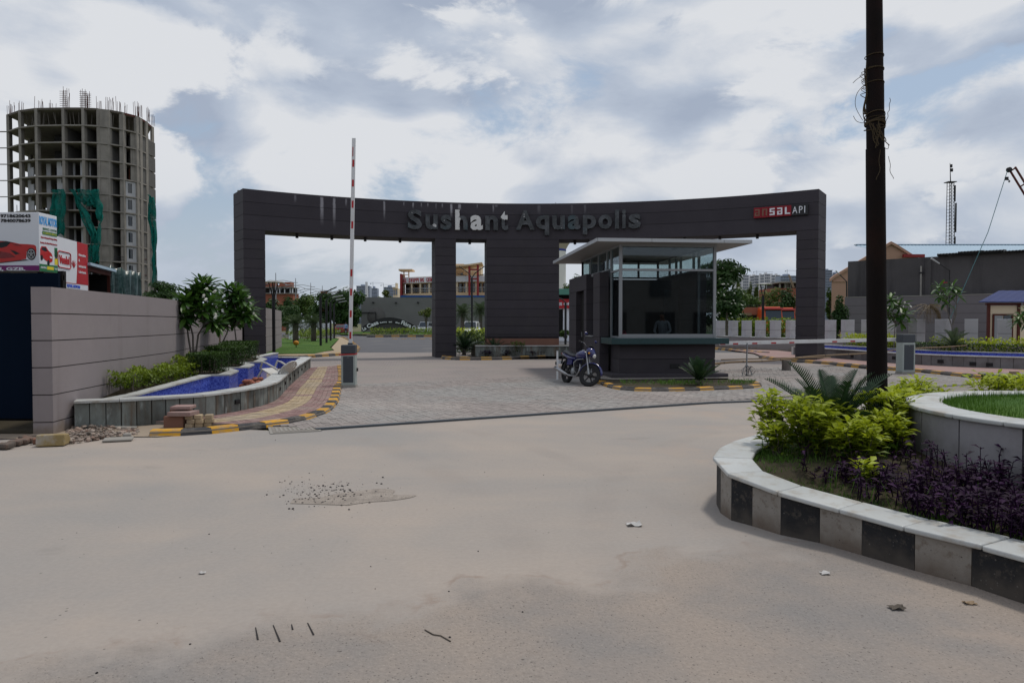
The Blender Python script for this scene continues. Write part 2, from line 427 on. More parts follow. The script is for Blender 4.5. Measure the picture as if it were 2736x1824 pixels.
mk('hair', (.012, .010, .009), .6, .2, 40, .1, .1)
mk('magenta', (.5, .012, .07), .6, .05, 4, 0, 0)
mk('orange_ball', (.50, .22, .015), .6, .2, 6, .1, .2)
mk('dry_vine', (.06, .043, .023), .9, .3, 30, .1, .1)
mk('rope', (.10, .22, .24), .8, .1, 9, 0, 0)
mk('stone_dark', (.05, .045, .045), .9, .3, 30, .1, .1, tint=.5)
mk('ceiling_panel', (.26, .25, .24), .6, .06, 2, .02, 0, .4)
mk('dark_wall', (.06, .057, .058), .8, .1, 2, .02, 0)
mk('net_green', (.006, .13, .095), .8, .25, .9, .05, .1)
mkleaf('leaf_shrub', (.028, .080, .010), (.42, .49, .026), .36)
mk('slab_pale', (.27, .26, .275), .75, .16, 1.6, .08, .2, dirt=(.16, .145, .14), dirt_amt=.5, dirt_scale=2, orand=.1)
mkleaf('leaf_hedge', (.018, .05, .008), (.19, .26, .02), .28)
mkleaf('leaf_trim', (.016, .045, .008), (.05, .10, .014), .2)
mkleaf('leaf_plumeria', (.018, .066, .014), (.085, .18, .028), .22, .38, .4)
mkleaf('leaf_dark', (.013, .038, .009), (.045, .10, .018), .22)
mkleaf('leaf_mid', (.028, .065, .012), (.09, .15, .022), .25)
mkleaf('leaf_pale', (.05, .085, .022), (.15, .18, .035), .25)
mkleaf('leaf_cycad', (.010, .032, .012), (.035, .075, .028), .12, .4, .35)
mkleaf('leaf_palm', (.035, .06, .028), (.09, .13, .055), .15)
mkleaf('leaf_dry', (.10, .07, .035), (.22, .16, .08), .2)
mkleaf('leaf_purple', (.011, .004, .013), (.042, .011, .055), .15, .65, .12)
mkleaf('grass_blade', (.035, .09, .012), (.10, .20, .025), .3)
mkleaf('petal', (.75, .75, .70), (.80, .80, .76), .3)
mkleaf('petal_red', (.45, .02, .05), (.5, .05, .06), .3)
def special_mats():
 t = NT('road_concrete'); p = t.pos(); s = t.sep(p)
 edge = t.math('SUBTRACT', s[1], t.math('ADD', t.math('MULTIPLY', s[0], .46), 4.33))
 edge = t.math('ADD', edge, t.math('MULTIPLY', t.math('SUBTRACT', t.noise(1.3, 6, .6), .5), 2.0))
 worn = t.rng(edge, -.40, .22, 1, 0)
 dust = t.rng(t.noise(.33, 6, .6, dist=.4), .36, .64)
 streak = t.rng(t.noise(1.0, 5, .6, t.map(p, (.35, 1.5, 1), (3, 1, 0), (0, 0, .2))), .3, .75)
 base = t.mix(dust, (.355, .332, .315), (.425, .375, .335))
 base = t.mix(t.math('MULTIPLY', streak, .45), base, (.335, .325, .315))
 grey = t.rng(t.noise(.22, 4, .5, t.map(p, (1, 1, 1), (9.3, 4.1, 0))), .53, .66)
 base = t.mix(t.math('MULTIPLY', grey, .6), base, (.30, .30, .30))
 base = t.scale(base, t.math('ADD', .86, t.math('MULTIPLY', t.noise(28, 4, .7), .28)))
 v = t.vor(64); vr = t.n('ShaderNodeTexVoronoi', i0=p); vr.inputs['Scale'].default_value = 85
 chip = t.math('MULTIPLY', t.rng(v, .22, .36, 1, 0), t.rng(t.noise(38, 3, .7), .5, .62))
 wc = t.mix(t.rng(t.noise(.8, 5, .6), .35, .7), (.345, .30, .265), (.255, .245, .24))
 wc = t.scale(wc, t.math('ADD', .58, t.math('MULTIPLY', t.noise(42, 5, .8), .84)))
 wc = t.mix(t.math('MULTIPLY', chip, .8), wc, (.085, .075, .07))
 light = t.math('MULTIPLY', t.rng(t.vor(62, t.map(p, (1, 1, 1), (4, 2, 0))), .2, .3, 1, 0), t.rng(t.noise(47, 1), .58, .66))
 smd = t.rng(t.noise(1.9, 5, .7, t.map(p, (1, 1.5, 1), (8, 8, 0))), .62, .74)
 wc = t.mix(t.math('MULTIPLY', smd, .32), wc, (.17, .13, .11))
 wc = t.mix(t.math('MULTIPLY', light, .45), wc, (.50, .45, .40))
 col = t.mix(worn, base, wc)
 lip = t.math('MULTIPLY', t.rng(edge, -.02, .05), t.rng(edge, .05, .16, 1, 0))
 col = t.mix(t.math('MULTIPLY', lip, t.math('MULTIPLY', t.rng(t.noise(3, 4), .45, .7), .45)), col, (.24, .16, .12))
 spk = t.math('MULTIPLY', t.rng(t.vor(9, t.map(p, (1, 1, 1), (1, 5, 0))), .05, .09, 1, 0), t.rng(t.noise(5, 2), .5, .6))
 col = t.mix(t.math('MULTIPLY', spk, .75), col, (.09, .08, .075))
 oil = t.rng(t.noise(.62, 5, .62, t.map(p, (1, 1.6, 1), (2.2, 7, 0))), .62, .76)
 col = t.mix(t.math('MULTIPLY', oil, .38), col, (.17, .155, .145))
 col = t.mix(1.0, col, (.85, .83, .81), 'MULTIPLY')
 for cx_, cy_, r_, wd_ in ((9.5, 4.5, 7.3, .13), (9.5, 4.5, 8.9, .14), (-13, 2.2, 13.4, .15), (-13, 2.2, 15.0, .13), (20, -9, 21.5, .16), (20, -9, 23.0, .15)):
  dx_ = t.math('SUBTRACT', s[0], cx_); dy_ = t.math('SUBTRACT', s[1], cy_)
  rr_ = t.math('ABSOLUTE', t.math('SUBTRACT', t.math('SQRT', t.math('ADD', t.math('MULTIPLY', dx_, dx_), t.math('MULTIPLY', dy_, dy_))), r_))
  col = t.mix(t.math('MULTIPLY', t.rng(rr_, wd_ * .5, wd_ * 1.6, .22, 0), t.rng(t.noise(.9, 4, .6), .38, .62)), col, (.25, .22, .20))
 dr_ = t.math('MULTIPLY', t.rng(t.noise(.8, 6, .62, t.map(p, (1, 1, 1), (6, 3, 0))), .50, .66), t.rng(s[0], .6, 2.6))
 col = t.mix(t.math('MULTIPLY', dr_, .4), col, (.38, .30, .245))
 h = t.math('ADD', t.math('MULTIPLY', t.noise(45, 4, .7), .5), t.math('MULTIPLY', t.math('MULTIPLY', v, worn), .9))
 t.end(t.bsdf(col, .95, .12, normal=t.bump(h, .42, .008)))
 t = NT('paving_far'); p = t.pos()
 br = t.n('ShaderNodeTexBrick', i0=t.map(p, (1, 1, 1), (0, 0, 0), (0, 0, R(82))), i1=(.235, .205, .195), i2=(.255, .235, .225), i3=(.19, .172, .165))
 br.inputs['Scale'].default_value = 1; br.inputs['Mortar Size'].default_value = .008; br.inputs['Brick Width'].default_value = .21; br.inputs['Row Height'].default_value = .105
 c = t.mix(t.rng(t.noise(.5, 5, .6), .35, .65), br.outputs[0], (.27, .235, .22))
 c = t.mix(t.rng(t.noise(.25, 5, .6, t.map(p, (1, 1, 1), (5, 5, 0))), .45, .7), c, (.26, .235, .215))
 t.end(t.bsdf(c, .9, .2))
 t = NT('asphalt'); p = t.pos()
 c = t.scale((.092, .092, .10), t.math('ADD', .7, t.math('MULTIPLY', t.noise(.7, 6, .65), .6)))
 c = t.mix(t.rng(t.noise(.3, 5), .55, .75), c, (.17, .16, .15))
 t.end(t.bsdf(c, .85, .25, normal=t.bump(t.noise(90, 3), .3, .005)))
 t = NT('earth'); c = t.mix(t.rng(t.noise(.06, 6), .4, .6), (.17, .145, .10), (.065, .10, .03))
 t.end(t.bsdf(t.scale(c, t.math('ADD', .8, t.math('MULTIPLY', t.noise(2, 4), .4))), .95, .1))
 t = NT('turf'); c = t.mix(t.rng(t.noise(.5, 5), .35, .65), (.045, .10, .02), (.075, .135, .028))
 c = t.scale(c, t.math('ADD', .6, t.math('MULTIPLY', t.noise(26, 5, .7), .8)))
 t.end(t.bsdf(c, .95, .1, normal=t.bump(t.noise(40, 4), .6, .03)))
 for nm, use in (('paver_joined', True), ('paver_single', False)):
  t = NT(nm); k = t.attr() if use else t.orand()
  rng_ = t.rng(t.noise(.42, 5, .6), .38, .62)
  c = t.mix(rng_, (.258, .228, .215), (.268, .258, .248))
  c = t.mix(t.math('MULTIPLY', t.rng(t.noise(.3, 5, .6, t.map(t.pos(), (1, 1, 1), (5, 5, 0))), .48, .68), .7), c, (.34, .305, .285))
  c = t.scale(c, t.math('ADD', .93, t.math('MULTIPLY', k, .14)))
  c = t.scale(c, t.math('ADD', .85, t.math('MULTIPLY', t.noise(30, 3), .3)))
  t.end(t.bsdf(c, .9, .2, normal=t.bump(t.noise(70, 3), .3, .006)))
 for nm, col in (('tile_red', (.27, .17, .16)), ('tile_yellow', (.40, .31, .20))):
  t = NT(nm); c = t.scale(col, t.math('ADD', .82, t.math('MULTIPLY', t.orand(), .3)))
  c = t.mix(t.math('MULTIPLY', t.rng(t.noise(1.5, 6), .4, .7), .5), c, (.33, .29, .25))
  t.end(t.bsdf(t.scale(c, t.math('ADD', .88, t.math('MULTIPLY', t.noise(40, 3), .24))), .9, .2, normal=t.bump(t.noise(70, 3), .25, .006)))
  t = NT(nm + '_joined'); c = t.scale(col, t.math('ADD', .82, t.math('MULTIPLY', t.attr(), .3)))
  c = t.mix(t.math('MULTIPLY', t.rng(t.noise(1.5, 6), .4, .7), .5), c, (.33, .29, .25))
  t.end(t.bsdf(c, .9, .2))
 t = NT('slate'); p = t.pos(); ob = t.orand()
 c = t.mix(t.rng(t.noise(2.0, 6, .65, t.map(p, (1, 1, .5))), .35, .66), (.115, .12, .11), (.235, .26, .245))
 c = t.scale(c, t.math('ADD', .7, t.math('MULTIPLY', ob, .55)))
 run = t.rng(t.noise(5.5, 5, .6, t.map(p, (1, 1, .14))), .50, .70)
 c = t.mix(t.math('MULTIPLY', run, .8), c, (.125, .08, .048))
 c = t.mix(t.math('MULTIPLY', t.rng(t.noise(9, 4, .6, t.map(p, (1, 1, .3), (4, 1, 0))), .56, .68), .5), c, (.36, .40, .39))
 t.end(t.bsdf(c, .8, .25, normal=t.bump(t.noise(14, 5, .65), .35, .015)))
 t = NT('mosaic'); sn = t.n('ShaderNodeVectorMath', operation='SNAP', i0=t.pos(), i1=(.026, .026, .026)).outputs[0]
 w = t.n('ShaderNodeTexWhiteNoise', noise_dimensions='3D', i0=sn).outputs[0]
 c = t.mix(w, (.028, .045, .33), (.11, .165, .62)); c = t.mix(t.math('MULTIPLY', t.rng(t.noise(3, 4), .5, .75), .25), c, (.25, .27, .38))
 t.end(t.bsdf(c, .25, .5))
 def glass(nm, col, mixv):
  t = NT(nm); lw = t.n('ShaderNodeLayerWeight', i0=.35).outputs['Fresnel']
  f = t.math('ADD', mixv, t.math('MULTIPLY', lw, .22), True)
  g = t.n('ShaderNodeBsdfGlossy', i0=(.9, .93, .95), i1=.02).outputs[0]
  tr = t.n('ShaderNodeBsdfTransparent', i0=col).outputs[0]
  t.end(t.n('ShaderNodeMixShader', i0=f, i1=tr, i2=g).outputs[0])
 glass('glass_clear', (.80, .86, .86), .04); glass('glass_dark', (.66, .70, .71), .05)
 def peel(nm, expr):
  t = NT(nm); s = t.sep(t.gen()); n = t.noise(6, 4, .6)
  white = expr(t, s, t.math('MULTIPLY', t.math('SUBTRACT', n, .5), .9))
  dk = t.mix(t.rng(t.noise(2.3, 5, .6), .4, .65), (.016, .019, .022), (.055, .06, .068))
  dk = t.mix(t.math('MULTIPLY', t.rng(t.noise(.9, 3), .55, .7), .6), dk, (.02, .06, .075))
  t.end(t.bsdf(t.mix(white, dk, (.62, .62, .61)), t.math('ADD', .28, t.math('MULTIPLY', white, .3)), .6, normal=t.bump(t.noise(7, 4), .5, .03)))
 peel('letter_black', lambda t, s, n: t.math('MULTIPLY', t.rng(t.noise(4.2, 3), .69, .71), .8))
 peel('letter_white', lambda t, s, n: t.rng(t.math('ADD', t.math('SUBTRACT', s[0], t.math('MULTIPLY', s[2], -.25)), n), .12, .16))
 peel('letter_half_left', lambda t, s, n: t.rng(t.math('ADD', s[0], n), .40, .43, 1, 0))
 peel('letter_top', lambda t, s, n: t.rng(t.math('ADD', s[2], t.math('ADD', t.math('MULTIPLY', s[0], .25), n)), .70, .73))
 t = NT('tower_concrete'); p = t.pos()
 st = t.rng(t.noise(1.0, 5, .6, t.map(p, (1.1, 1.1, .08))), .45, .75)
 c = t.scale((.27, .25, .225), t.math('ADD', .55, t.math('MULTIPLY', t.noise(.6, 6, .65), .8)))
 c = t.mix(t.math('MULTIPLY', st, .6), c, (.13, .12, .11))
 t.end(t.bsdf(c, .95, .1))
 t = NT('grey_render'); p = t.pos()
 c = t.scale((.088, .083, .085), t.math('ADD', .6, t.math('MULTIPLY', t.noise(.35, 7, .65), .8)))
 c = t.mix(t.math('MULTIPLY', t.rng(t.noise(1.0, 5, .6, t.map(p, (1.2, 1.2, .1))), .5, .75), .6), c, (.03, .028, .03))
 t.end(t.bsdf(c, .95, .1, normal=t.bump(t.noise(14, 5), .3, .03)))
 t = NT('grey_wall_far'); p = t.pos()
 c = t.scale((.17, .17, .165), t.math('ADD', .75, t.math('MULTIPLY', t.noise(.2, 6, .6), .5)))
 t.end(t.bsdf(c, .95, .1))
 t = NT('tarp'); p = t.pos()
 f = t.rng(t.noise(1.6, 5, .6, t.map(p, (1.3, 1.3, .35), (1, 0, 2), (0, R(20), 0))), .45, .68)
 t.end(t.bsdf(t.mix(f, (.006, .035, .032), (.10, .15, .16)), .32, .5, normal=t.bump(t.noise(3, 5, .6), .7, .08)))
 t = NT('netting'); p = t.pos()
 c = t.scale((.008, .14, .115), t.math('ADD', .55, t.math('MULTIPLY', t.noise(.5, 5, .6), .9)))
 sh = t.bsdf(c, .8, .1); tr = t.n('ShaderNodeBsdfTransparent').outputs[0]
 t.end(t.n('ShaderNodeMixShader', i0=t.rng(t.noise(.55, 5, .65), .35, .75, .06, .8), i1=sh, i2=tr).outputs[0])
special_mats()
M = lambda k: MAT[k]
solo('ground', grid(-2600, 2600, -400, 4200, -.03, 8, 8), M('earth'), kind='structure')
J0, J1, J2, J3 = G(845, 1150), G(1905, 1078), G(2040, 1073), (40, 19.5)     # joint between road and block paving
solo('road', sheet([(-60, -14), (60, -14), (60, 20.5), J3, J2, J1, J0, G(800, 1153), (-6.5, 11.4), (-60, 11.0)], 0.0), M('road_concrete'), kind='structure')
FORE = [J0, J1, J2, J3, (40, 38), (12.6, 38), (-9.2, 38), (-14, 34), (-13, 25), (-6.0, 12.2)]
fore = solo('forecourt', sheet(FORE, .003), M('mortar'), kind='structure')
solo('entrance_road', sheet([(-9.8, 35.6), (13.5, 35.6), (14.5, 47), (12, 62), (40, 80), (40, 126), (-60, 126), (-60, 100), (-20, 78), (-13.7, 62)], .006), M('asphalt'), kind='structure')
def paving():
 ux, uy = Vector(J1) - Vector(J0), None
 ux = ux.normalized(); uy = Vector((-ux.y, ux.x)); o = Vector(J0)
 W, Lh, g = .105, .21, .006
 far_poly = [tuple(o + ux * a + uy * b) for a, b in ((-9, 7.4), (40, 7.4), (40, 30), (-9, 30))]
 keep = FORE
 blocks = []
 for i in range(-60, 190):
  for j in range(0, 35):
   a = i * W; b = j * Lh + (Lh / 2 if i % 2 else 0) + .13
   c = o + ux * (a + W / 2) + uy * (b + Lh / 2)
   if not inside(c, keep): continue
   if not (-.62 * c.y - .3 < c.x < .70 * c.y): continue
   blocks.append((c.length, c, rnd.random()))
 blocks.sort(key=lambda q: q[0])
 ang = math.atan2(ux.y, ux.x)
 bx = MB(); bx.prism([(-W / 2 + g / 2, -Lh / 2 + g / 2), (W / 2 - g / 2, -Lh / 2 + g / 2), (W / 2 - g / 2, Lh / 2 - g / 2), (-W / 2 + g / 2, Lh / 2 - g / 2)], .0, .022)
 me = bx.mesh('paver', M('paver_single'))
 fl = wloc(fore)
 for d, c, k in blocks[:300]:
  q = link('paver', me, fore); q.location = (c.x - fl.x, c.y - fl.y, .004 - fl.z + rnd.uniform(-.003, .003)); q.rotation_euler = (rnd.gauss(0, .008), rnd.gauss(0, .008), ang + rnd.gauss(0, .01))
 mb = MB()
 for d, c, k in blocks[300:]:
  X = TR(c.x, c.y, .004 + rnd.uniform(-.003, .003)) @ RZ(ang) @ RX(rnd.gauss(0, .008))
  w, l = W / 2 - g / 2, Lh / 2 - g / 2
  mb.add([(-w, -l, 0), (w, -l, 0), (w, l, 0), (-w, l, 0), (-w, -l, .022), (w, -l, .022), (w, l, .022), (-w, l, .022)],
               [(4, 5, 6, 7), (0, 1, 5, 4), (1, 2, 6, 5), (2, 3, 7, 6), (3, 0, 4, 7)], 0, k, False, X)
 part('paver_field', mb, M('paver_joined'), fore, kind='stuff')
 d = MB(); A = [J0, J1, J2, J3]
 d.ribbon(A, offset(A, .10), .0, .03)
 mt = MB(); mt.ribbon(offset(A, .102), offset(A, .25), .0, .024); solo('edge_strip', mt, M('paving_far'), kind='structure')
 solo('drain_strip', d, M('cab_dark'), kind='structure')
 fb = [tuple(o + ux * a + uy * 7.47) for a in (-9.5, 42)]
 poly = [fb[0], fb[1], (40, 38.5), (-9.6, 38.5), (-14.5, 34)]
 solo('forecourt_far', sheet(poly, .022), M('paving_far'), kind='structure')
paving()
def kerb(path, side, step=.42, w=.2, h=.12, first=0, name='kerb', slope=.05):
 pts = resample(path, step)
 bed = MB(); bed.ribbon(offset(pts, .02 * side), offset(pts, (w - .02) * side), .0, h - .02)
 root = solo(name, bed, M('mortar'), kind='structure')
 for i in range(len(pts) - 1):
  a, b = Vector(pts[i][:2]), Vector(pts[i + 1][:2]); d = b - a; l = d.length; ang = math.atan2(d.y, d.x)
  nmt = 'kerb_yellow' if (i + first) % 2 == 0 else 'kerb_black'
  mb = MB(); g = .006; y = side * w
  s0 = [(0, -.01 * 0 + 0), (slope * side, 0)]
  prof = [(0, .0), (side * slope * .6, h * .8), (side * slope, h), (y, h), (y, .0)]
  ring = lambda x: [(x, q[0], q[1] + (0 if q[1] == 0 else jit)) for q in prof]
  jit = rnd.uniform(-.006, .006)
  X = TR(a.x, a.y, 0) @ RZ(ang)
  rr = [ring(g), ring(l - g)]
  if side < 0: rr = rr[::-1]
  mb.loft(rr, sm=False, X=X)
  o = part('kerb_stone', mb, M(nmt), root)
 return root
def z8(pts): return [G(*Z8(x, y)) for x, y in pts]
KL = z8([(-150, 952), (80, 945), (255, 937), (430, 925), (590, 908), (740, 890), (905, 874), (1080, 852), (1200, 836), (1300, 817), (1370, 802), (1440, 778), (1530, 748), (1580, 722), (1625, 680), (1655, 640), (1673, 590), (1688, 500)])
KL = spline(KL, 3) + [(-4.45, 19.0), (-5.3, 22.5), (-6.2, 26.0)]
kerb(KL, 1, .42, .2, .085, 0)
kerb([(-9.6, 32.4), (-8.4, 35.2), (-8.3, 38), (-9.6, 45), (-13.7, 61), (-18.5, 78)], 1, .5, .2, .14, 1)
_zk = lambda pts: [G(1180 + .2041 * x, 660 + .2041 * y) for x, y in pts]
KI = _zk([(-8, 1462), (5, 1470), (60, 1478), (150, 1483), (290, 1486), (430, 1486), (700, 1483), (900, 1478), (1100, 1471), (1300, 1464), (1560, 1452), (1650, 1447)])
kerb(spline(KI, 2) + [(3.6, 33.9), (4.6, 34.6)], 1, .48, .2, .15, 0)
_z5 = lambda pts: [G(1440 + .3062 * x, 600 + .3062 * y) for x, y in pts]
KB = _z5([(527, 1398), (560, 1415), (640, 1441), (760, 1458), (880, 1462), (1000, 1464), (1110, 1464), (1240, 1462), (1360, 1459), (1480, 1453), (1600, 1449), (1720, 1446), (1820, 1440), (1910, 1432), (1948, 1425)])
KB = [(2.15, 19.2), (2.17, 18.6)] + spline(KB, 2) + [(6.42, 18.2), (6.5, 18.9)]
kerb(KB, 1, .40, .19, .10, 1)
KR = [G(*Z6(x, y)) for x, y in [(2250, 1470), (2060, 1441), (1880, 1420), (1620, 1392), (1370, 1365), (1100, 1346), (850, 1320), (600, 1301), (470, 1288), (395, 1276)]]
kerb(KR, -1, .46, .2, .13, 0)
KR2 = [G(*Z6(x, y)) for x, y in [(445, 1252), (390, 1248), (300, 1238), (220, 1230), (145, 1223)]] + [(11.6, 48), (10.5, 56), (8.5, 64)]
kerb(KR2, -1, .5, .2, .13, 1)
kerb([(-16.5, 81), (-13, 82.5), (-7, 83), (0, 83.2), (8, 83.5), (16, 84)], 1, .95, .35, .28, 1)
kerb([(-20, 90), (-16, 91), (-13.2, 92)], 1, .95, .35, .28, 1)
dash = solo('road_marking', MB().box(-60, 60, 73.2, 73.21, .006, .0065), M('asphalt'), kind='structure')
for i in range(17):
 x = -12.2 + i * .95
 y = 72.2 + .02 * i * i * .25
 part('dash', MB().box(x, x + .5, y, y + .55, .008, .03), M('kerb_yellow'), dash)
PW = [Vector(p) for p in [G(197.8, 1149), (-5.95, 11.05), (-5.5, 11.42), G(560.7, 1121.7), G(681, 1098), G(737.5, 1076.8), G(767, 1044.5), G(800.6, 1012), G(830, 987)]]
PW = [tuple(p[:2]) for p in PW]
PWS = spline(PW, 5)
def footpath():
 inner = [p for p in PWS if p[1] > 11.25 and p[0] > -5.7 or p[1] > 13]
 outer = offset(KL, .2)
 outer = [p for p in outer if p[1] > 10.9]
 n = 60
 A = resample(inner, n=n); B = resample(outer, n=n)
 base = MB(); base.ribbon(A, B, .0, .055)
 fp = solo('footpath', base, M('mortar'), kind='structure')
 rows = []
 A = resample(inner, n=150); B = resample(outer, n=150)
 cells = []
 for i in range(150):
  cols = 11
  for j in range(cols):
   q = [lerp(A[i], B[i], (j + .04) / cols), lerp(A[i], B[i], (j + .96) / cols), lerp(A[i + 1], B[i + 1], (j + .96) / cols), lerp(A[i + 1], B[i + 1], (j + .04) / cols)]
   q[0], q[3] = lerp(q[0], q[3], .04), lerp(q[3], q[0], .04); q[1], q[2] = lerp(q[1], q[2], .04), lerp(q[2], q[1], .04)
   band = (3 <= j <= 6) and not (i % 47 in (44, 45, 46))
   y = sum(p[1] for p in q) / 4
   cells.append((y, q, band))
 cells.sort(key=lambda c: c[0])
 off = wloc(fp)
 jr, jy = MB(), MB()
 for k, (y, q, band) in enumerate(cells):
  z0 = .05; z1 = .068 + rnd.uniform(-.003, .004)
  if k < 300:
   part('tile', MB().prism(q, z0, z1), M('tile_yellow' if band else 'tile_red'), fp)
  else:
   (jy if band else jr).prism(q, z0, z1, t=rnd.random())
 part('tile_field', jr, M('tile_red_joined'), fp, kind='stuff'); part('tile_field', jy, M('tile_yellow_joined'), fp, kind='stuff')
footpath()
sv = sheet([(-9, 9.6), G(270, 1168), G(420, 1168), G(560, 1158), G(600, 1150), G(545, 1125), (-5.6, 11.6), (-6.6, 10.9), (-9, 10.6)], .012)
solo('verge', sv, M('sand'), kind='structure')
LAWN = [(-12.25, 35.1), (-9.9, 35.6), (-10.3, 41), (-11.4, 44.5), (-17, 70), (-24, 72), (-19, 55), (-15, 46.2)]
solo('lawn', sheet(LAWN, .10), M('turf'), kind='structure')
solo('far_footpath', sheet([(-12.4, 34.2), (-9.3, 33.0), (-8.6, 35.4), (-8.55, 38), (-9.85, 45.2), (-13.9, 61), (-18.7, 78), (-19.6, 78), (-17, 70), (-11.3, 44.5), (-10.0, 40), (-10.3, 36)], .085), M('tile_yellow'), kind='structure')
kr_in = offset(KR, -.2)
solo('right_footpath', sheet(kr_in + [(12.4, 36.4), (12.6, 42.4), (14.9, 40), (14.8, 34), (15.6, 26.3), (18.2, 23.4), (22, 21.5)], .09), M('tile_red'), kind='structure')
solo('roundabout_lawn', sheet([(-22, 92), (-12, 83.8), (0, 83.7), (16, 84.5), (30, 100), (30, 118), (-30, 118)], .16), M('turf'), kind='structure')
solo('far_lawn', sheet([(13.5, 50), (18, 41), (60, 38), (90, 90), (12, 90)], .09), M('turf'), kind='structure')
GC = Vector((.9, 12.2)); GR = 21.2; GT = 1.6; GB, GTOP = 5.53, 7.2
def gang(sx, r=GR, sy=700):
 d = ray(sx, sy); k = d[0] / d[1]
 a = 1 + k * k; b = -2 * (k * GC.x + GC.y); c = GC.x ** 2 + GC.y ** 2 - r * r
 Y = (-b + math.sqrt(b * b - 4 * a * c)) / (2 * a)
 return math.atan2(k * Y - GC.x, Y - GC.y)
def gp(a, r): return (GC.x + r * sin(a), GC.y + r * cos(a))
def arcpoly(a0, a1, r0, r1, n):
 return [gp(a0 + (a1 - a0) * i / n, r0) for i in range(n + 1)] + [gp(a1 + (a0 - a1) * i / n, r1) for i in range(n + 1)]
def _band():
 t = NT('gate_band'); p = t.pos(); s = t.sep(p)
 u = t.math('MULTIPLY', t.math('ARCTAN2', t.math('SUBTRACT', s[0], GC.x), t.math('SUBTRACT', s[1], GC.y)), GR)
 wob = t.math('MULTIPLY', t.math('SUBTRACT', t.noise(6, 3), .5), .05)
 u = t.math('ADD', u, wob); dn = t.math('SUBTRACT', GTOP - .06, s[2]); f = None
 for sx, ln, w, k in ((789, .4, .07, .25), (860, 1.35, .10, .62), (893, 1.45, .08, .6), (925, .4, .05, .4), (1027, .95, .06, .6), (1079, .22, .04, .4), (1104, .32, .05, .6), (1126, .25, .04, .45), (1143, .22, .04, .5), (1165, .35, .035, .3), (1182, .25, .04, .5), (1206, .75, .07, .75), (1228, .34, .09, .7), (1275, .22, .035, .4), (1318, .45, .05, .45), (1326, .14, .10, .35), (1440, .5, .1, .16), (1528, .6, .06, .14), (1563, .55, .07, .16)):
  c_ = gang(sx, GR, 570) * GR
  m = t.math('MULTIPLY', t.rng(t.math('ABSOLUTE', t.math('SUBTRACT', u, c_)), w * .3, w, k, 0), t.rng(dn, ln * .25, ln, 1, 0))
  f = m if f is None else t.math('MAXIMUM', f, m)
 f = t.math('MULTIPLY', f, t.rng(dn, -.02, .06))
 c = t.scale((.048, .043, .051), t.math('ADD', .76, t.math('ADD', t.math('MULTIPLY', t.noise(1.1, 6, .6), .36), t.math('MULTIPLY', t.orand(), .12))))
 t.end(t.bsdf(t.mix(f, c, (.42, .41, .44)), .72, .22, normal=t.bump(t.noise(50, 3), .08, .01)))
_band()
gate = thing('entrance_gate', 'dark grey curved entrance gate with five piers and raised lettering on its beam', 'gate', (*gp(0, GR), 0))
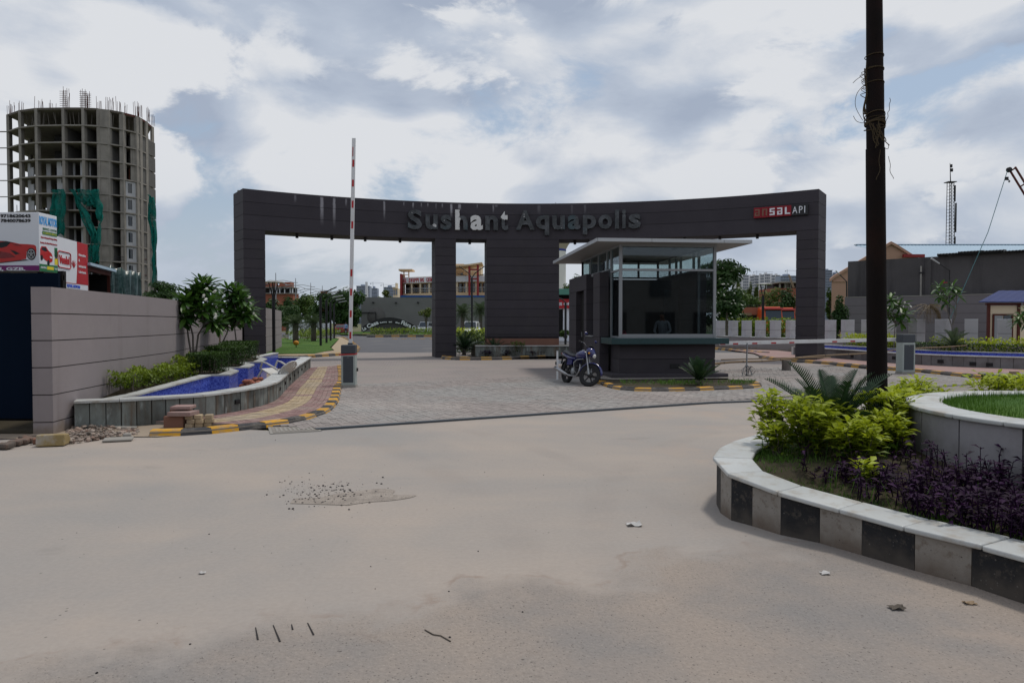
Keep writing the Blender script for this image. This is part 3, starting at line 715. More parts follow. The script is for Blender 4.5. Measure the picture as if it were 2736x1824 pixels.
def build_gate():
 aL, aR = gang(649, sy=520), gang(2188, sy=520)
 piers = [(aL, gang(709)), (gang(1162.7), gang(1218.5)), (gang(1300), gang(1494)), (gang(1574), gang(1636)), (gang(2127), aR)]
 g = .014
 core = MB(); n = 40
 A = [gp(aL + .0012 + (aR - aL - .0024) * i / n, GR + .02) for i in range(n + 1)]; B = [gp(aL + .0012 + (aR - aL - .0024) * i / n, GR + GT - .02) for i in range(n + 1)]
 core.ribbon(A, B, GB + .02, GTOP - .03)
 for a0, a1 in piers:
  core.prism(arcpoly(a0 + .0012, a1 - .0012, GR + .02, GR + GT - .02, 6), -.05, GB + .015)
 part('core', core, M('gate_core'), gate)
 for z0, z1 in ((GB, 6.13), (6.13, 6.66), (6.66, GTOP)):
  mb = MB(); n = 48
  A = [gp(aL + (aR - aL) * i / n, GR) for i in range(n + 1)]; B = [gp(aL + (aR - aL) * i / n, GR + GT) for i in range(n + 1)]
  mb.ribbon(A, B, z0 + (0 if z0 == GB else g), z1)
  part('beam_panel', mb, M('gate_band'), gate)
 for k, (a0, a1) in enumerate(piers):
  z = GB - g; h = .403
  zs = []
  while z > -.02: zs.append((max(z - h, -.03), z)); z -= h
  for z0, z1 in zs:
   if k == 2 and z1 < .98: continue
   mb = MB(); mb.prism(arcpoly(a0, a1, GR, GR + GT, 8 if k == 2 else 3), z0 + g, z1)
   part('pier_panel', mb, M('gate_paint'), gate)
  if k == 2:
   mb = MB(); mb.prism(arcpoly(a0, a1, GR - .015, GR + GT, 8), .55, .90)
   part('plinth_band', mb, M('terracotta'), gate)
   mb = MB(); mb.prism(arcpoly(a0, a1, GR + .0, GR + GT, 8), .9, .99); part('pier_panel', mb, M('gate_paint'), gate)
 for sx in (794, 887, 976, 1069, 1255, 1536, 1733, 1829, 1923, 2023):
  a = gang(sx, GR + .5); x, y = gp(a, GR + .5)
  mb = MB(); mb.lathe([(.0, GB - .19), (.06, GB - .19), (.065, GB - .18), (.065, GB - .02), (.08, GB - .02), (.08, GB + .01)], 12, c=(x, y))
  part('downlight', mb, M('black_steel'), gate)
 for sx in (640, 650, 1485):
  a = gang(sx, GR + 1.0, 500); x, y = gp(a, GR + 1.0)
  mb = MB(); mb.box(x - .06, x + .06, y - .1, y + .1, GTOP - .01, GTOP + (.07 if sx < 700 else .02)); 
  if sx > 700: mb.tube([(x, y, GTOP), (x, y, GTOP + .22)], .012, 5)
  part('coping_stub', mb, M('concrete'), gate)
 a = gang(2135, GR + .8, 520)
 mb = MB()
 for da in (0, .012):
  mb = MB(); x, y = gp(a + da, GR + .8); mb.tube([(x, y, GTOP), (x, y, GTOP + .13), (x + .12, y, GTOP + .13)], .014, 5)
  part('conduit_end', mb, M('black_steel'), gate)
 R1 = lambda x0, x1, y0, y1: (1060 + .17007 * x0, 1060 + .17007 * x1, 520 + .17007 * y0, 520 + .17007 * y1)
 R2 = lambda x0, x1, y0, y1: (1400 + .15306 * x0, 1400 + .15306 * x1, 520 + .15306 * y0, 520 + .15306 * y1)
 letters = [('S', R1(170, 395, 235, 545), 'b'), ('u', R1(450, 640, 310, 545), 'b'), ('s', R1(685, 860, 320, 552), 'b'), ('h', R1(918, 1110, 240, 553), 'l'),
               ('a', R1(1155, 1350, 325, 558), 'w'), ('n', R1(1390, 1590, 330, 560), 'b'), ('t', R1(1622, 1748, 262, 565), 't'), ('A', R1(1872, 2165, 250, 556), 'b'),
               ('q', R2(208, 440, 365, 710), 'b'), ('u', R2(495, 712, 365, 615), 'b'), ('a', R2(765, 985, 362, 612), 'b'), ('p', R2(1028, 1260, 360, 700), 'b'),
               ('o', R2(1300, 1540, 355, 605), 'b'), ('l', R2(1590, 1660, 268, 600), 'b'), ('i', R2(1715, 1780, 260, 594), 'b'), ('s', R2(1830, 2040, 342, 597), 'b')]
 for ch, (x0, x1, y0, y1), k in letters:
  r = GR - .10
  a0, a1 = gang(x0, r, (y0 + y1) / 2), gang(x1, r, (y0 + y1) / 2)
  q0, q1 = Vector(gp(a0, r)), Vector(gp(a1, r)); w = (q1 - q0).length
  zt, zb = ZA(y0, q0.y), ZA(y1, q0.y)
  d = q1 - q0; ang = math.atan2(d.y, d.x)
  mb = text_mb(ch, w, zt - zb, .16, .035, X=TR(q0.x, q0.y, zb) @ RZ(ang))
  o = part('letter', mb, M({'b': 'letter_black', 'w': 'letter_white', 'l': 'letter_half_left', 't': 'letter_top'}[k]), gate)
  bev(o, .012, 1)
build_gate()
def logo_sign():
 r = GR - .10
 L = lambda x, y=565: Vector(gp(gang(x, r, y), r))
 q0, qm, q1 = L(2014), L(2115), L(2159)
 zb, zt = ZA(583, q0.y) , ZA(556, q0.y)
 d = q1 - q0; ang = math.atan2(d.y, d.x)
 sg = thing('logo_sign', 'small red and black name sign near the right end of the gate beam', 'sign', (q0.x, q0.y, zb))
 X = TR(q0.x, q0.y, zb) @ RZ(ang); W1 = (qm - q0).length; W2 = (q1 - q0).length; H = zt - zb
 for i in range(5): part('red_panel', MB().box(W1 * (i * .2) + .004, W1 * (i * .2 + .2) - .008, -.02, .09, 0, H, X=X), M('logo_red'), sg)
 part('black_panel', MB().box(W1, W2, -.015, .085, 0, H, X=X), M('sign_black'), sg)
 def rects(ch):
  return {'a': [(0, 1, .8, 1), (.72, 1, 0, .8), (0, .72, 0, .2), (0, .3, .2, .55), (.3, .72, .42, .55)],
    'n': [(0, .3, 0, .8), (0, 1, .8, 1), (.7, 1, 0, .8)],
    's': [(0, 1, .8, 1), (0, .3, .42, .8), (.3, 1, .42, .6), (.7, 1, .2, .42), (0, 1, 0, .2)],
    'l': [(0, .36, 0, 1), (.36, 1, 0, .2)]}[ch]
 for i, ch in enumerate('ansal'):
  x = W1 * (.03 + i * .2); w = W1 * .135; h = H * .68; z = H * .16; mb = MB()
  for a, b, c, e in rects(ch): mb.box(x + a * w, x + b * w, -.035, -.018, z + c * h, z + e * h, X=X)
  part('letter', mb, M('sign_white' if i > 1 else 'terracotta'), sg)
 for ch, x, w in (('A', .06, .30), ('P', .46, .22), ('I', .78, .05)):
  D = W2 - W1
  part('letter', text_mb(ch, D * w, H * .66, .02, .0 if ch != 'I' else .0, X=X @ TR(W1 + D * x, -.02, H * .17)), M('sign_white'), sg)
logo_sign()
def island():
 a0, a1 = gang(1266), gang(1536); n = 22
 pl = thing('island_planter', 'low curved stone planter with white coping under the wide middle pier', 'planter', (*gp((a0 + a1) / 2, GR - 1), 0))
 A = [gp(a0 + (a1 - a0) * i / n, GR - .95) for i in range(n + 1)]; B = [gp(a0 + (a1 - a0) * i / n, GR - .78) for i in range(n + 1)]
 mb = MB(); mb.ribbon(B, [gp(a0 + (a1 - a0) * i / n, GR + 1.9) for i in range(n + 1)], 0, .56); part('fill', mb, M('soil'), pl)
 for i in range(n):
  q = [A[i], A[i + 1], B[i + 1], B[i]]
  q[0], q[1] = lerp(q[0], q[1], .012), lerp(q[1], q[0], .012); q[3], q[2] = lerp(q[3], q[2], .012), lerp(q[2], q[3], .012)
  part('stone_slab', MB().prism(q, -.02, .56), M('slate'), pl)
 A2 = [gp(a0 + (a1 - a0) * i / 8, GR - 1.0) for i in range(9)]; B2 = [gp(a0 + (a1 - a0) * i / 8, GR - .62) for i in range(9)]
 for i in range(8):
  part('coping_slab', MB().prism([lerp(A2[i], A2[i + 1], .004), lerp(A2[i + 1], A2[i], .004), lerp(B2[i + 1], B2[i], .004), lerp(B2[i], B2[i + 1], .004)], .562, .60), M('marble'), pl)
 ks = offset(spline(KI, 2), .19)
 back = [gp(gang(sx), GR - .78) for sx in (1640, 1536, 1480, 1400, 1320, 1266, 1225, 1190)]
 solo('island_bed', sheet(ks + back, .11), M('soil'), kind='structure')
island()
WL = spline([(-6.64, 10.26), (-6.93, 12.3), (-7.15, 13.7), (-7.6, 16.0), (-8.5, 19.2), (-10.2, 26.5), (-11.6, 30.6)], 6)
def left_wall():
 w = thing('boundary_wall', 'long mauve grey boundary wall with dark horizontal joints beside the blue pool', 'wall', (-8.2, 17, 0))
 out = offset(WL, .27); g = .016; top = 2.14
 courses = [0.0, .18, .575, .97, 1.36, 1.75, top]
 inn = offset(WL, .012); bk = offset(WL, .258)
 inn[0] = lerp(inn[0], inn[1], .06); bk[0] = lerp(bk[0], bk[1], .06)
 part('wall_core', MB().ribbon(inn, bk, -.05, top - .02), M('wall_joint'), w)
 for a, b in zip(courses, courses[1:]):
  part('wall_panel', MB().ribbon(WL, out, a + (g if a else -.05), b), M('wall_paint'), w)
 q = spline([(-12.25, 34.6), (-13.4, 40), (-14.9, 46)], 4)
 for a, b in zip([0, .45, .9, 1.35, 1.8], [.45, .9, 1.35, 1.8, 2.4]):
  part('wall_panel', MB().ribbon(q, offset(q, .25), a + g, b), M('wall_paint'), w)
 part('wall_core', MB().ribbon(offset(q, .012), offset(q, .24), 0, 2.38), M('wall_joint'), w)
left_wall()
def pool():
 top = .405
 pool = thing('pool', 'empty blue mosaic pool with slate clad outer wall and white coping along the boundary wall', 'pool', (-5.9, 15, 0))
 path = resample(PWS, .21)
 inn = offset(path, .16)
 part('wall_core', MB().ribbon(offset(PWS, .055), offset(PWS, .15), -.02, top), M('mortar'), pool)
 for i in range(len(path) - 1):
  k = rnd.uniform(.02, .05)
  A = [lerp(path[i], path[i + 1], k), lerp(path[i + 1], path[i], k)]
  B = [lerp(offset(path, .05)[i], offset(path, .05)[i + 1], k), lerp(offset(path, .05)[i + 1], offset(path, .05)[i], k)]
  j = rnd.uniform(-.006, .006); nrm = Vector((A[1][1] - A[0][1], -(A[1][0] - A[0][0]))).normalized() * j
  A = [(a[0] + nrm.x, a[1] + nrm.y) for a in A]
  part('stone_slab', MB().prism([A[0], A[1], B[1], B[0]], -.02, top - .004), M('slate'), pool)
 cp = resample(PWS, .62); co, ci = offset(cp, -.045), offset(cp, .30)
 for i in range(len(cp) - 1):
  j = rnd.uniform(-.004, .005)
  part('coping_slab', MB().prism([lerp(co[i], co[i + 1], .006), lerp(co[i + 1], co[i], .006), lerp(ci[i + 1], ci[i], .006), lerp(ci[i], ci[i + 1], .006)], top + .002 + j, top + .036 + j), M('marble'), pool)
 inner = offset(PWS, .17)
 part('mosaic_lining', MB().ribbon(offset(PWS, .152), inner, .0, top - .004), M('mosaic'), pool)
 for t_ in (.17, .335, .43, .52, .60, .68, .76, .85):
  q = resample(PWS, n=200); i = int(200 * t_); a, b = Vector(q[i]), Vector(q[i + 1]); d = (b - a).normalized(); ang = math.atan2(d.y, d.x)
  mb = MB(); X = TR(a.x, a.y, .20) @ RZ(ang)
  mb.box(0, .13, -.02, .02, 0, .075, X=X); mb.box(.0, .13, -.028, -.018, .032, .044, X=X)
  part('step_light', mb, M('black_steel'), pool)
 far_in = (-9.7, 25.0)
 e = PWS[-1]
 A = [e, (-8.0, 25.0), far_in]; B = [(e[0] - .1, e[1] - .3), (-8.0, 24.72), (-9.7, 24.72)]
 part('end_wall', MB().ribbon(A, offset(A, .3), 0, top), M('mosaic'), pool)
 A2 = offset(A, -.03)
 part('coping_slab', MB().ribbon(A2, offset(A2, .36), top + .002, top + .036), M('marble'), pool)
 rim = [(-6.42, 10.95, .40), (-6.28, 11.9, .43), (-6.12, 13.1, .52), (-5.97, 14.04, .60), (-5.66, 14.2, .60), (-5.9, 15.28, .60), (-6.55, 16.35, .60), (-6.16, 16.56, .60), (-6.4, 17.6, .60), (-7.05, 18.6, .60),
           (-6.65, 18.8, .60), (-7.05, 20.4, .60), (-7.7, 21.6, .60), (-8.1, 24.6, .60)]
 rim = [(x, y, z) for x, y, z in rim]
 n = len(rim); A = [(p[0], p[1]) for p in rim]; zt = [p[2] - .03 for p in rim]
 def toward(p, d):  # step from the rim towards the boundary wall
  return (p[0] - d, p[1] - d * .12)
 B = [toward(p, .06) for p in A]
 part('planter_wall', MB().ribbon(A, B, .0, zt), M('mosaic'), pool)
 part('planter_backing', MB().ribbon(B, [toward(p, .16) for p in A], .0, [z - .002 for z in zt]), M('mortar'), pool)
 C0 = [toward(p, -.02) for p in A]; C1 = [toward(p, .2) for p in A]
 for i in range(n - 1):
  part('coping_slab', MB().ribbon([C0[i], C0[i + 1]], [C1[i], C1[i + 1]], [rim[i][2] - .027, rim[i + 1][2] - .027], [rim[i][2] + .003, rim[i + 1][2] + .003]), M('marble'), pool)
 soil = [toward(p, .17) for p in A]
 wl = [p for p in WL if p[1] < 25.3]
 wl = [min(wl, key=lambda q: abs(q[1] - p[1])) for p in soil]
 mb = MB()
 for i in range(n - 1):
  z0, z1 = rim[i][2] - .05, rim[i + 1][2] - .05
  mb.add([(*soil[i], z0), (*soil[i + 1], z1), (wl[i + 1][0], wl[i + 1][1], z1), (wl[i][0], wl[i][1], z0)], [(0, 1, 2, 3)])
 part('soil_bed', mb, M('soil'), pool)
 part('pool_floor', sheet([tuple(p[:2]) for p in inner] + [far_in] + [toward(p, .05) for p in A[::-1]], .05), M('sand'), pool)
 return rim
RIM = pool()
def person(name, label, loc, rz, J, E, rad, paint, group=None, head=None, hair=True, sc=1.0):
 me = bpy.data.meshes.new('body'); me.from_pydata(J, E, [])
 o = bpy.data.objects.new('body', me); COL.objects.link(o)
 sk = o.modifiers.new('skin', 'SKIN'); sk.use_smooth_shade = True
 for v, r in zip(me.skin_vertices[0].data, rad): v.radius = r if isinstance(r, tuple) else (r, r)
 me.skin_vertices[0].data[0].use_root = True
 o.modifiers.new('sub', 'SUBSURF').levels = 1
 nm = bpy.data.meshes.new_from_object(o.evaluated_get(bpy.context.evaluated_depsgraph_get()))
 bpy.data.objects.remove(o); bpy.data.meshes.remove(me)
 nm.name = 'body'
 for k in ('skin', paint[0], paint[1], 'metal_dark'): nm.materials.append(M(k))
 for p in nm.polygons: p.use_smooth = True; p.material_index = paint[2](p.center)
 root = thing(name, label, 'person', loc, rz, group); root.scale = (sc, sc, sc)
 b = link('body', nm, root)
 if head:
  x, y, z = head
  mb = MB(); rings = []
  for k in range(7):
   t = k / 6; zz = z + .02 + .115 * sin(t * pi / 2); r = .088 * cos(t * pi / 2) ** .6 + .002
   rings.append([(x - .018 + r * 1.08 * cos(w * 2 * pi / 12), y + r * .95 * sin(w * 2 * pi / 12), zz) for w in range(12)])
  rings.insert(0, [(x - .055 + .05 * cos(w * 2 * pi / 12), y + .078 * sin(w * 2 * pi / 12), z - .05) for w in range(12)])
  mb.loft(rings); part('hair', mb, M('hair'), root, local=True)
  fb = MB()
  fb.loft([[(x + .084 + d, y + w * .011, z - .005 + h) for w, h in ((-1, -.02), (1, -.02), (.5, .028), (-.5, .028))] for d in (0, .016)])
  part('nose', fb, M('skin'), root, local=True)
  for s in (-1, 1):
   part('eye', MB().box(x + .083, x + .091, y + s * .031 - .011, y + s * .031 + .011, z + .012, z + .022), M('hair'), root, local=True)
  part('mouth', MB().box(x + .080, x + .090, y - .022, y + .022, z - .055, z - .047), M('maroon'), root, local=True)
 return root
def standing(lean=0.0, reach=False):
 h = lambda x, z: (x + lean * max(0, z - .95), z)
 J = []; E = []; rad = []
 def v(x, y, z, r, l=None):
  xx = x + lean * max(0, z - .95); J.append((xx, y, z)); rad.append(r)
  if l is not None: E.append((l, len(J) - 1))
  return len(J) - 1
 pel = v(0, 0, .93, (.15, .11)); wa = v(0, 0, 1.08, (.135, .10), pel); ch = v(0, 0, 1.28, (.165, .11), wa); sh = v(0, 0, 1.42, (.10, .08), ch)
 nk = v(0, 0, 1.49, .055, sh); hd = v(.02, 0, 1.60, (.085, .095), nk); v(.02, 0, 1.69, (.065, .07), hd)
 for s in (-1, 1):
  a = v(0, s * .175, 1.40, .052, sh)
  if reach: e = v(.10, s * .24, 1.14, .043, a); wv = v(.34, s * .16, 1.08, .032, e); v(.43, s * .14, 1.07, .03, wv)
  else: e = v(-.02, s * .225, 1.13, .043, a); wv = v(.05, s * .235, .89, .032, e); v(.07, s * .235, .80, .03, wv)
  hp = v(0, s * .095, .86, .088, pel); k = v(.02, s * .10, .49, .062, hp); an = v(-.01, s * .10, .09, .043, k); v(.13, s * .105, .045, .038, an)
 return J, E, rad
def dress(c):
 if c.z > 1.455: return 0
 if c.z < .11: return 3
 if abs(c.y) > .2 and c.z < .92: return 0
 return 1 if c.z > .93 else 2
BO = Vector((2.77, 19.67)); BR = R(6)
booth = thing('guard_booth', 'dark grey guard booth with glazed front room and flat overhanging roof', 'booth', (BO.x, BO.y, 0), BR)
def build_booth():
 def pb(name, x0, x1, y0, y1, z0, z1, m, b=0, parent=booth):
  o = part(name, MB().box(x0, x1, y0, y1, z0, z1), M(m), parent, local=True)
  return bev(o, b) if b else o
 pb('plinth', 0, 3.35, 0, 6.9, -.02, .20, 'gate_paint', .012)
 pb('dado_core', .30, 3.05, .31, 1.5, .2, 1.02, 'gate_core')
 for z0, z1 in ((.2, .60), (.612, 1.02)):
  pb('dado_panel', .28, 3.07, .28, .30, z0, z1, 'gate_paint'); pb('dado_panel', .28, .30, .302, 1.3, z0, z1, 'gate_paint'); pb('dado_panel', 3.05, 3.07, .302, 1.48, z0, z1, 'gate_paint')
 v = part('vent', MB().box(1.75, 2.02, .268, .282, .34, .47), M('black_steel'), booth, local=True)
 for k in range(3): part('vent_blade', MB().box(1.76, 2.01, .258, .27, .36 + k * .036, .372 + k * .036), M('metal_dark'), v, local=True)
 pb('counter', -.02, 3.36, -.02, .30, 1.03, 1.2, 'granite', .008); pb('counter_return', -.02, .30, .302, 1.3, 1.03, 1.2, 'granite', .008); pb('counter_return', 3.05, 3.36, .302, 1.48, 1.03, 1.2, 'granite', .008)
 y0 = .26
 for x in (.27, 3.0): pb('post', x, x + .085, y0, y0 + .085, 1.2, 3.83, 'metal_grey', .006)
 for z0, z1 in ((1.2, 1.31), (3.09, 3.15), (3.77, 3.83)): pb('rail', .357, 2.998, y0 + .004, y0 + .075, z0, z1, 'metal_grey', .004)
 pb('window_pane', .357, 2.998, y0 + .036, y0 + .042, 1.312, 3.088, 'glass_dark'); pb('window_pane', .357, 2.998, y0 + .036, y0 + .042, 3.152, 3.768, 'glass_clear')
 for x, ys in ((.275, [.347, 1.30]), (3.005, [.347, 1.48])):
  for z0, z1 in ((1.2, 1.25), (3.09, 3.14)): pb('rail', x, x + .07, ys[0], ys[1], z0, z1, 'metal_grey')
  pb('window_pane', x + .03, x + .036, ys[0], ys[1], 1.252, 3.088, 'glass_dark')
  pb('post', x, x + .07, ys[1], ys[1] + .06, 1.2, 3.77, 'metal_grey')
 for x, ysl in ((.275, [.347, 1.36, 1.80, 2.95, 4.1, 5.44]), (3.005, [.347, 1.54, 1.92, 3.09, 3.53, 4.2, 5.44])):
  pb('rail', x, x + .07, .347, 5.5, 3.77, 3.83, 'metal_grey'); pb('rail', x, x + .07, 1.6, 5.5, 3.19, 3.23, 'metal_grey')
  for a, b in zip(ysl, ysl[1:]):
   if b < 5.4 and b > 1.6: pb('post', x + .002, x + .068, b, b + .06, 3.23, 3.77, 'metal_grey')
   pb('window_pane', x + .03, x + .036, a + .06, b, 3.235 if a > 1 else 3.152, 3.765, 'glass_clear')
 pb('rail', .275, 3.075, 5.502, 5.57, 3.77, 3.83, 'metal_dark'); pb('rail', .275, 3.075, 5.502, 5.57, 3.19, 3.25, 'metal_dark')
 for x in (.275, 1.05, 2.3, 3.01): pb('post', x, x + .065, 5.504, 5.566, 3.25, 3.77, 'metal_dark')
 pb('window_pane', .34, 3.0, 5.53, 5.536, 3.252, 3.768, 'glass_clear')
 H = 3.19
 def wall(x0, x1, y0, y1, z0, z1, split=True):
  pb('wall_core', x0 + .012, x1 - .012, y0 + .012, y1 - .012, z0, z1 - .01, 'gate_core')
  zs = [z0] + [z for z in (.72, 1.2, 1.72, 2.22, 2.69) if z0 + .1 < z < z1 - .1] + [z1]
  for a, b in zip(zs, zs[1:]): pb('wall_panel', x0, x1, y0, y1, a + (.012 if a > z0 else 0), b, 'gate_paint')
 wall(-.05, .22, 1.32, 2.2, .2, 3.12); wall(-.05, .22, 2.202, 3.2, .2, 1.2); wall(-.05, .22, 3.202, 3.6, .2, H); wall(-.05, .22, 3.602, 4.9, 2.69, H); wall(-.05, .22, 4.902, 6.2, .2, H)
 pb('window_pane', .16, .17, 2.202, 3.2, 1.22, 3.1, 'glass_dark'); pb('window_head', .1, .22, 2.202, 3.2, 3.1, 3.18, 'metal_grey')
 pb('sill', -.09, .12, 2.21, 3.19, 1.2, 1.225, 'metal_grey'); pb('post', .14, .20, 2.66, 2.72, 1.225, 3.1, 'metal_dark')
 pb('door', .12, .17, 3.61, 4.89, .2, 2.68, 'shed_dark'); part('door_handle', MB().box(.09, .12, 4.66, 4.69, 1.15, 1.32), M('metal_grey'), booth, local=True)
 wall(3.06, 3.30, 1.56, 6.2, .2, H)
 pb('back_wall', .222, 3.058, 5.9, 6.15, .2, H, 'gate_paint')
 pb('partition', .98, 3.05, 3.3, 3.42, .2, 3.0, 'dark_wall'); pb('partition', .225, .978, 3.3, 3.42, .2, 2.70, 'dark_wall'); pb('partition', .225, .978, 3.3, 3.42, 2.93, 3.0, 'dark_wall')
 pb('floor_slab', .31, 3.05, .32, 5.89, .2, .24, 'dark_wall')
 pb('side_board', 2.55, 3.0, 3.24, 3.298, .24, 2.7, 'cab_dark')
 d = pb('desk', .5, 2.4, .55, 1.15, .92, .97, 'wood')
 pb('desk_leg', .52, .58, .6, 1.1, .24, .918, 'wood'); pb('desk_leg', 2.32, 2.38, .6, 1.1, .24, .918, 'wood')
 pb('roof', -.5, 3.83, -.36, 6.9, 3.835, 3.90, 'ceiling_panel')
 xs = [-.5, 1.0, 3.04, 3.83]
 for a, b in zip(xs, xs[1:]): pb('fascia', a + .006, b - .006, -.385, -.355, 3.822, 3.915, 'metal_light', .003)
 ysf = [-.355, 1.6, 3.6, 5.4, 6.9]
 for a, b in zip(ysf, ysf[1:]): pb('fascia', -.53, -.498, a + .006, b - .006, 3.822, 3.915, 'metal_light'); pb('fascia', 3.828, 3.86, a + .006, b - .006, 3.822, 3.915, 'metal_light')
 pb('fascia', -.5, 3.83, 6.9, 6.93, 3.822, 3.915, 'metal_light'); pb('roof_sheet', -.49, 3.82, -.35, 6.89, 3.902, 3.91, 'metal_light')
 for i, (a, b) in enumerate(((-.345, .9), (.91, 2.2), (2.21, 3.5), (3.51, 4.8), (4.81, 6.88))):
  for c, e in ((-.49, .9), (.91, 2.3), (2.31, 3.82)): pb('soffit_panel', c, e, a, b, 3.832 - .006, 3.834, 'ceiling_panel')
 for x, y in ((.8, 1.3), (2.2, 1.3)): part('ceiling_lamp', MB().lathe([(0, 3.815), (.09, 3.815), (.1, 3.826)], 14, c=(x, y)), M('metal_dark'), booth, local=True)
build_booth()
BX = TR(BO.x, BO.y, 0) @ RZ(BR)
J, E, r_ = standing(.42, True)
q = BX @ Vector((2.02, 1.72, .24))
person('person', 'person with dark hair in a grey shirt leaning over the desk behind the booth glass', q, R(-112), J, E, r_, ('shirt_grey', 'trousers', dress), head=(.02 + .42 * .66, 0, 1.62))
def magenta_bag():
 t = thing('bag', 'small magenta bag on the sill inside the booth window', 'bag', BX @ Vector((.47, .5, 1.0)))
 mb = MB(); mb.loft([[(x * s, y * s2, z) for x, y in ((-.09, -.05), (.09, -.05), (.09, .05), (-.09, .05))] for s, s2, z in ((1, 1, 0), (1.05, 1.1, .12), (.9, .6, .26), (.85, .15, .33))])
 b = part('body', mb, M('magenta'), t, local=True)
 part('handle', MB().tube([(-.04, 0, .33), (-.03, 0, .40), (.03, 0, .40), (.04, 0, .33)], .008, 6), M('magenta'), t, local=True)
magenta_bag()
pp = solo('paper_pad', MB().box(-.02, .0, 0, .3, 0, .012, X=BX @ TR(-.05, 2.4, 1.226)).box(-.1, .02, .02, .28, 0.0, .01, X=BX @ TR(.0, 2.4, 1.226)), M('paper'), 'pale paper pad lying on the booth side sill', 'paper')
solo('booth_apron', sheet([tuple((BX @ Vector(p)).xy) for p in ((-.35, -.2, 0), (-.1, -.5, 0), (3.4, -.35, 0), (3.5, .2, 0), (3.35, 6.9, 0), (-.35, 6.9, 0))], .10), M('mortar'), kind='structure')
KBi = offset(KB, .19)
solo('booth_bed', sheet(KBi + [(6.25, 19.3), (2.4, 19.3)], .085), M('soil'), kind='structure')
def marks(root, arm_len, spots, X, w=.095):
 for a in spots:
  part('reflector', MB().box(-w * .24, w * .24, -.0275, -.0255, a, a + .20, X=X), M('red_paint'), root)
def barrier(name, label, loc, rz, ht, tape):
 t = thing(name, label, 'barrier', (*loc, 0), rz, 'boom barriers at the entrance')
 W, D = .34 * ht / 1.06, .30 * ht / 1.06
 pb = lambda n, x0, x1, y0, y1, z0, z1, m, b=0: (lambda o: bev(o, b) if b else o)(part(n, MB().box(x0, x1, y0, y1, z0, z1), M(m), t, local=True))
 pb('base', -W / 2 - .01, W / 2 + .01, -D / 2 - .01, D / 2 + .01, -.01, .085, 'concrete', .004)
 cab = pb('cabinet', -W / 2, W / 2, -D / 2, D / 2, .085, ht * .795, 'cab_light', .008)
 o = part('door', MB().box(-W / 2 + .05, W / 2 - .05, -D / 2 - .008, -D / 2 + .004, .15, ht * .74), M('cab_dark'), cab, local=True)
 part('lock', MB().lathe([(0, 0), (.012, 0), (.012, .01), (0, .01)], 10, X=TR(0, -D / 2 - .008, ht * .71) @ RX(R(90))), M('chrome'), cab, local=True)
 pb('hood', -W / 2 - .004, W / 2 + .004, -D / 2 - .006, D / 2 + .006, ht * .797, ht, 'cab_dark', .018)
 if tape: part('tape', MB().box(-W / 2 - .02, W / 2 + .035, -D / 2 - .012, D / 2 + .012, ht * .77, ht * .797, X=RY(R(-2))), M('red_paint'), t, local=True)
 return t
bl = barrier('boom_barrier', 'grey barrier cabinet with red tape and its red and white boom raised upright', (-4.07, 17.75), R(4), 1.08, True)
def boom_left():
 a = part('boom_mount', MB().box(-.06, .06, .16, .23, .84, 1.12), M('cab_dark'), bl, local=True)
 mb = MB(); X = TR(0, .20, 1.0) @ RY(R(1.3))
 mb.box(-.045, .045, -.025, .025, 0, 5.25, X=X)
 boom = bev(part('boom', mb, M('white_paint'), bl, local=True), .006)
 for zpx, hpx in ((1312, 45), (1172, 45), (1030, 45), (904, 46), (591, 46), (456, 46), (318, 44), (188, 46), (112, 60)):
  z = ZA(360 + .4081 * zpx, 17.95) - 1.0; h = hpx * .4081 / 1900 * 17.95
  part('reflector', MB().box(-.024, .024 if hpx < 60 else -.006, -.030, -.0255, z - h / 2, z + h / 2, X=X), M('red_paint'), boom, local=True)
 part('reader', MB().box(.19, .22, -.04, .04, .42, .50), M('metal_dark'), bl, local=True)
boom_left()
br = barrier('boom_barrier', 'grey barrier cabinet at the right kerb with its red and white boom lowered', (12.46, 22.5), R(3), 1.27, False)
def boom_right():
 p0, p1 = P(2382, 907, 22.75), P(1921, 917, 21.6)
 off = Vector(br.location); d = p1 - p0; L = d.length
 X = Matrix.Translation(p0) @ d.to_track_quat('X', 'Z').to_matrix().to_4x4()
 mb = MB().box(-.35, L, -.028, .028, -.055, .055, X=X)
 q = RZ(-R(3)) @ TR(*-off)
 mb.v = [tuple(q @ Vector(v)) for v in mb.v]
 boom = bev(part('boom', mb, M('white_paint'), br, local=True), .006)
 for zx in (1090, 980, 863, 590, 477, 360, 243, 165):
  sx = 1860 + .42095 * zx; s = (2382 - sx) / (2382 - 1921) * L
  m2 = MB().box(s - .085, s + .085, .0285, .031, -.045, -.002, X=X); m2.v = [tuple(q @ Vector(v)) for v in m2.v]
  part('reflector', m2, M('red_paint'), boom, local=True)
boom_right()
def boom_stand():
 x, y = G(*Z6(320, 1392))
 t = thing('boom_stand', 'slim steel post with wire loops standing under the lowered boom', 'stand', (x, y, 0))
 part('post', MB().tube([(0, 0, .0), (.0, 0, .35), (.01, 0, 1.02)], .022, 8), M('metal_grey'), t, local=True)
 for s in (-1, 1): part('leg', MB().tube([(.0, 0, .38), (s * .10, -.02, .22), (s * .16, -.05, .0)], .013, 6), M('metal_grey'), t, local=True)
 for k in range(5):
  a = rnd.uniform(.05, .16); pts = [(a * cos(w * .5) + rnd.uniform(-.03, .12), a * .3 * sin(w * .5) - .03, .17 + .15 * sin(w * .5 + k)) for w in range(14)]
  part('wire_loop', MB().tube(pts, .005, 4), M('metal_dark'), t, local=True)
boom_stand()
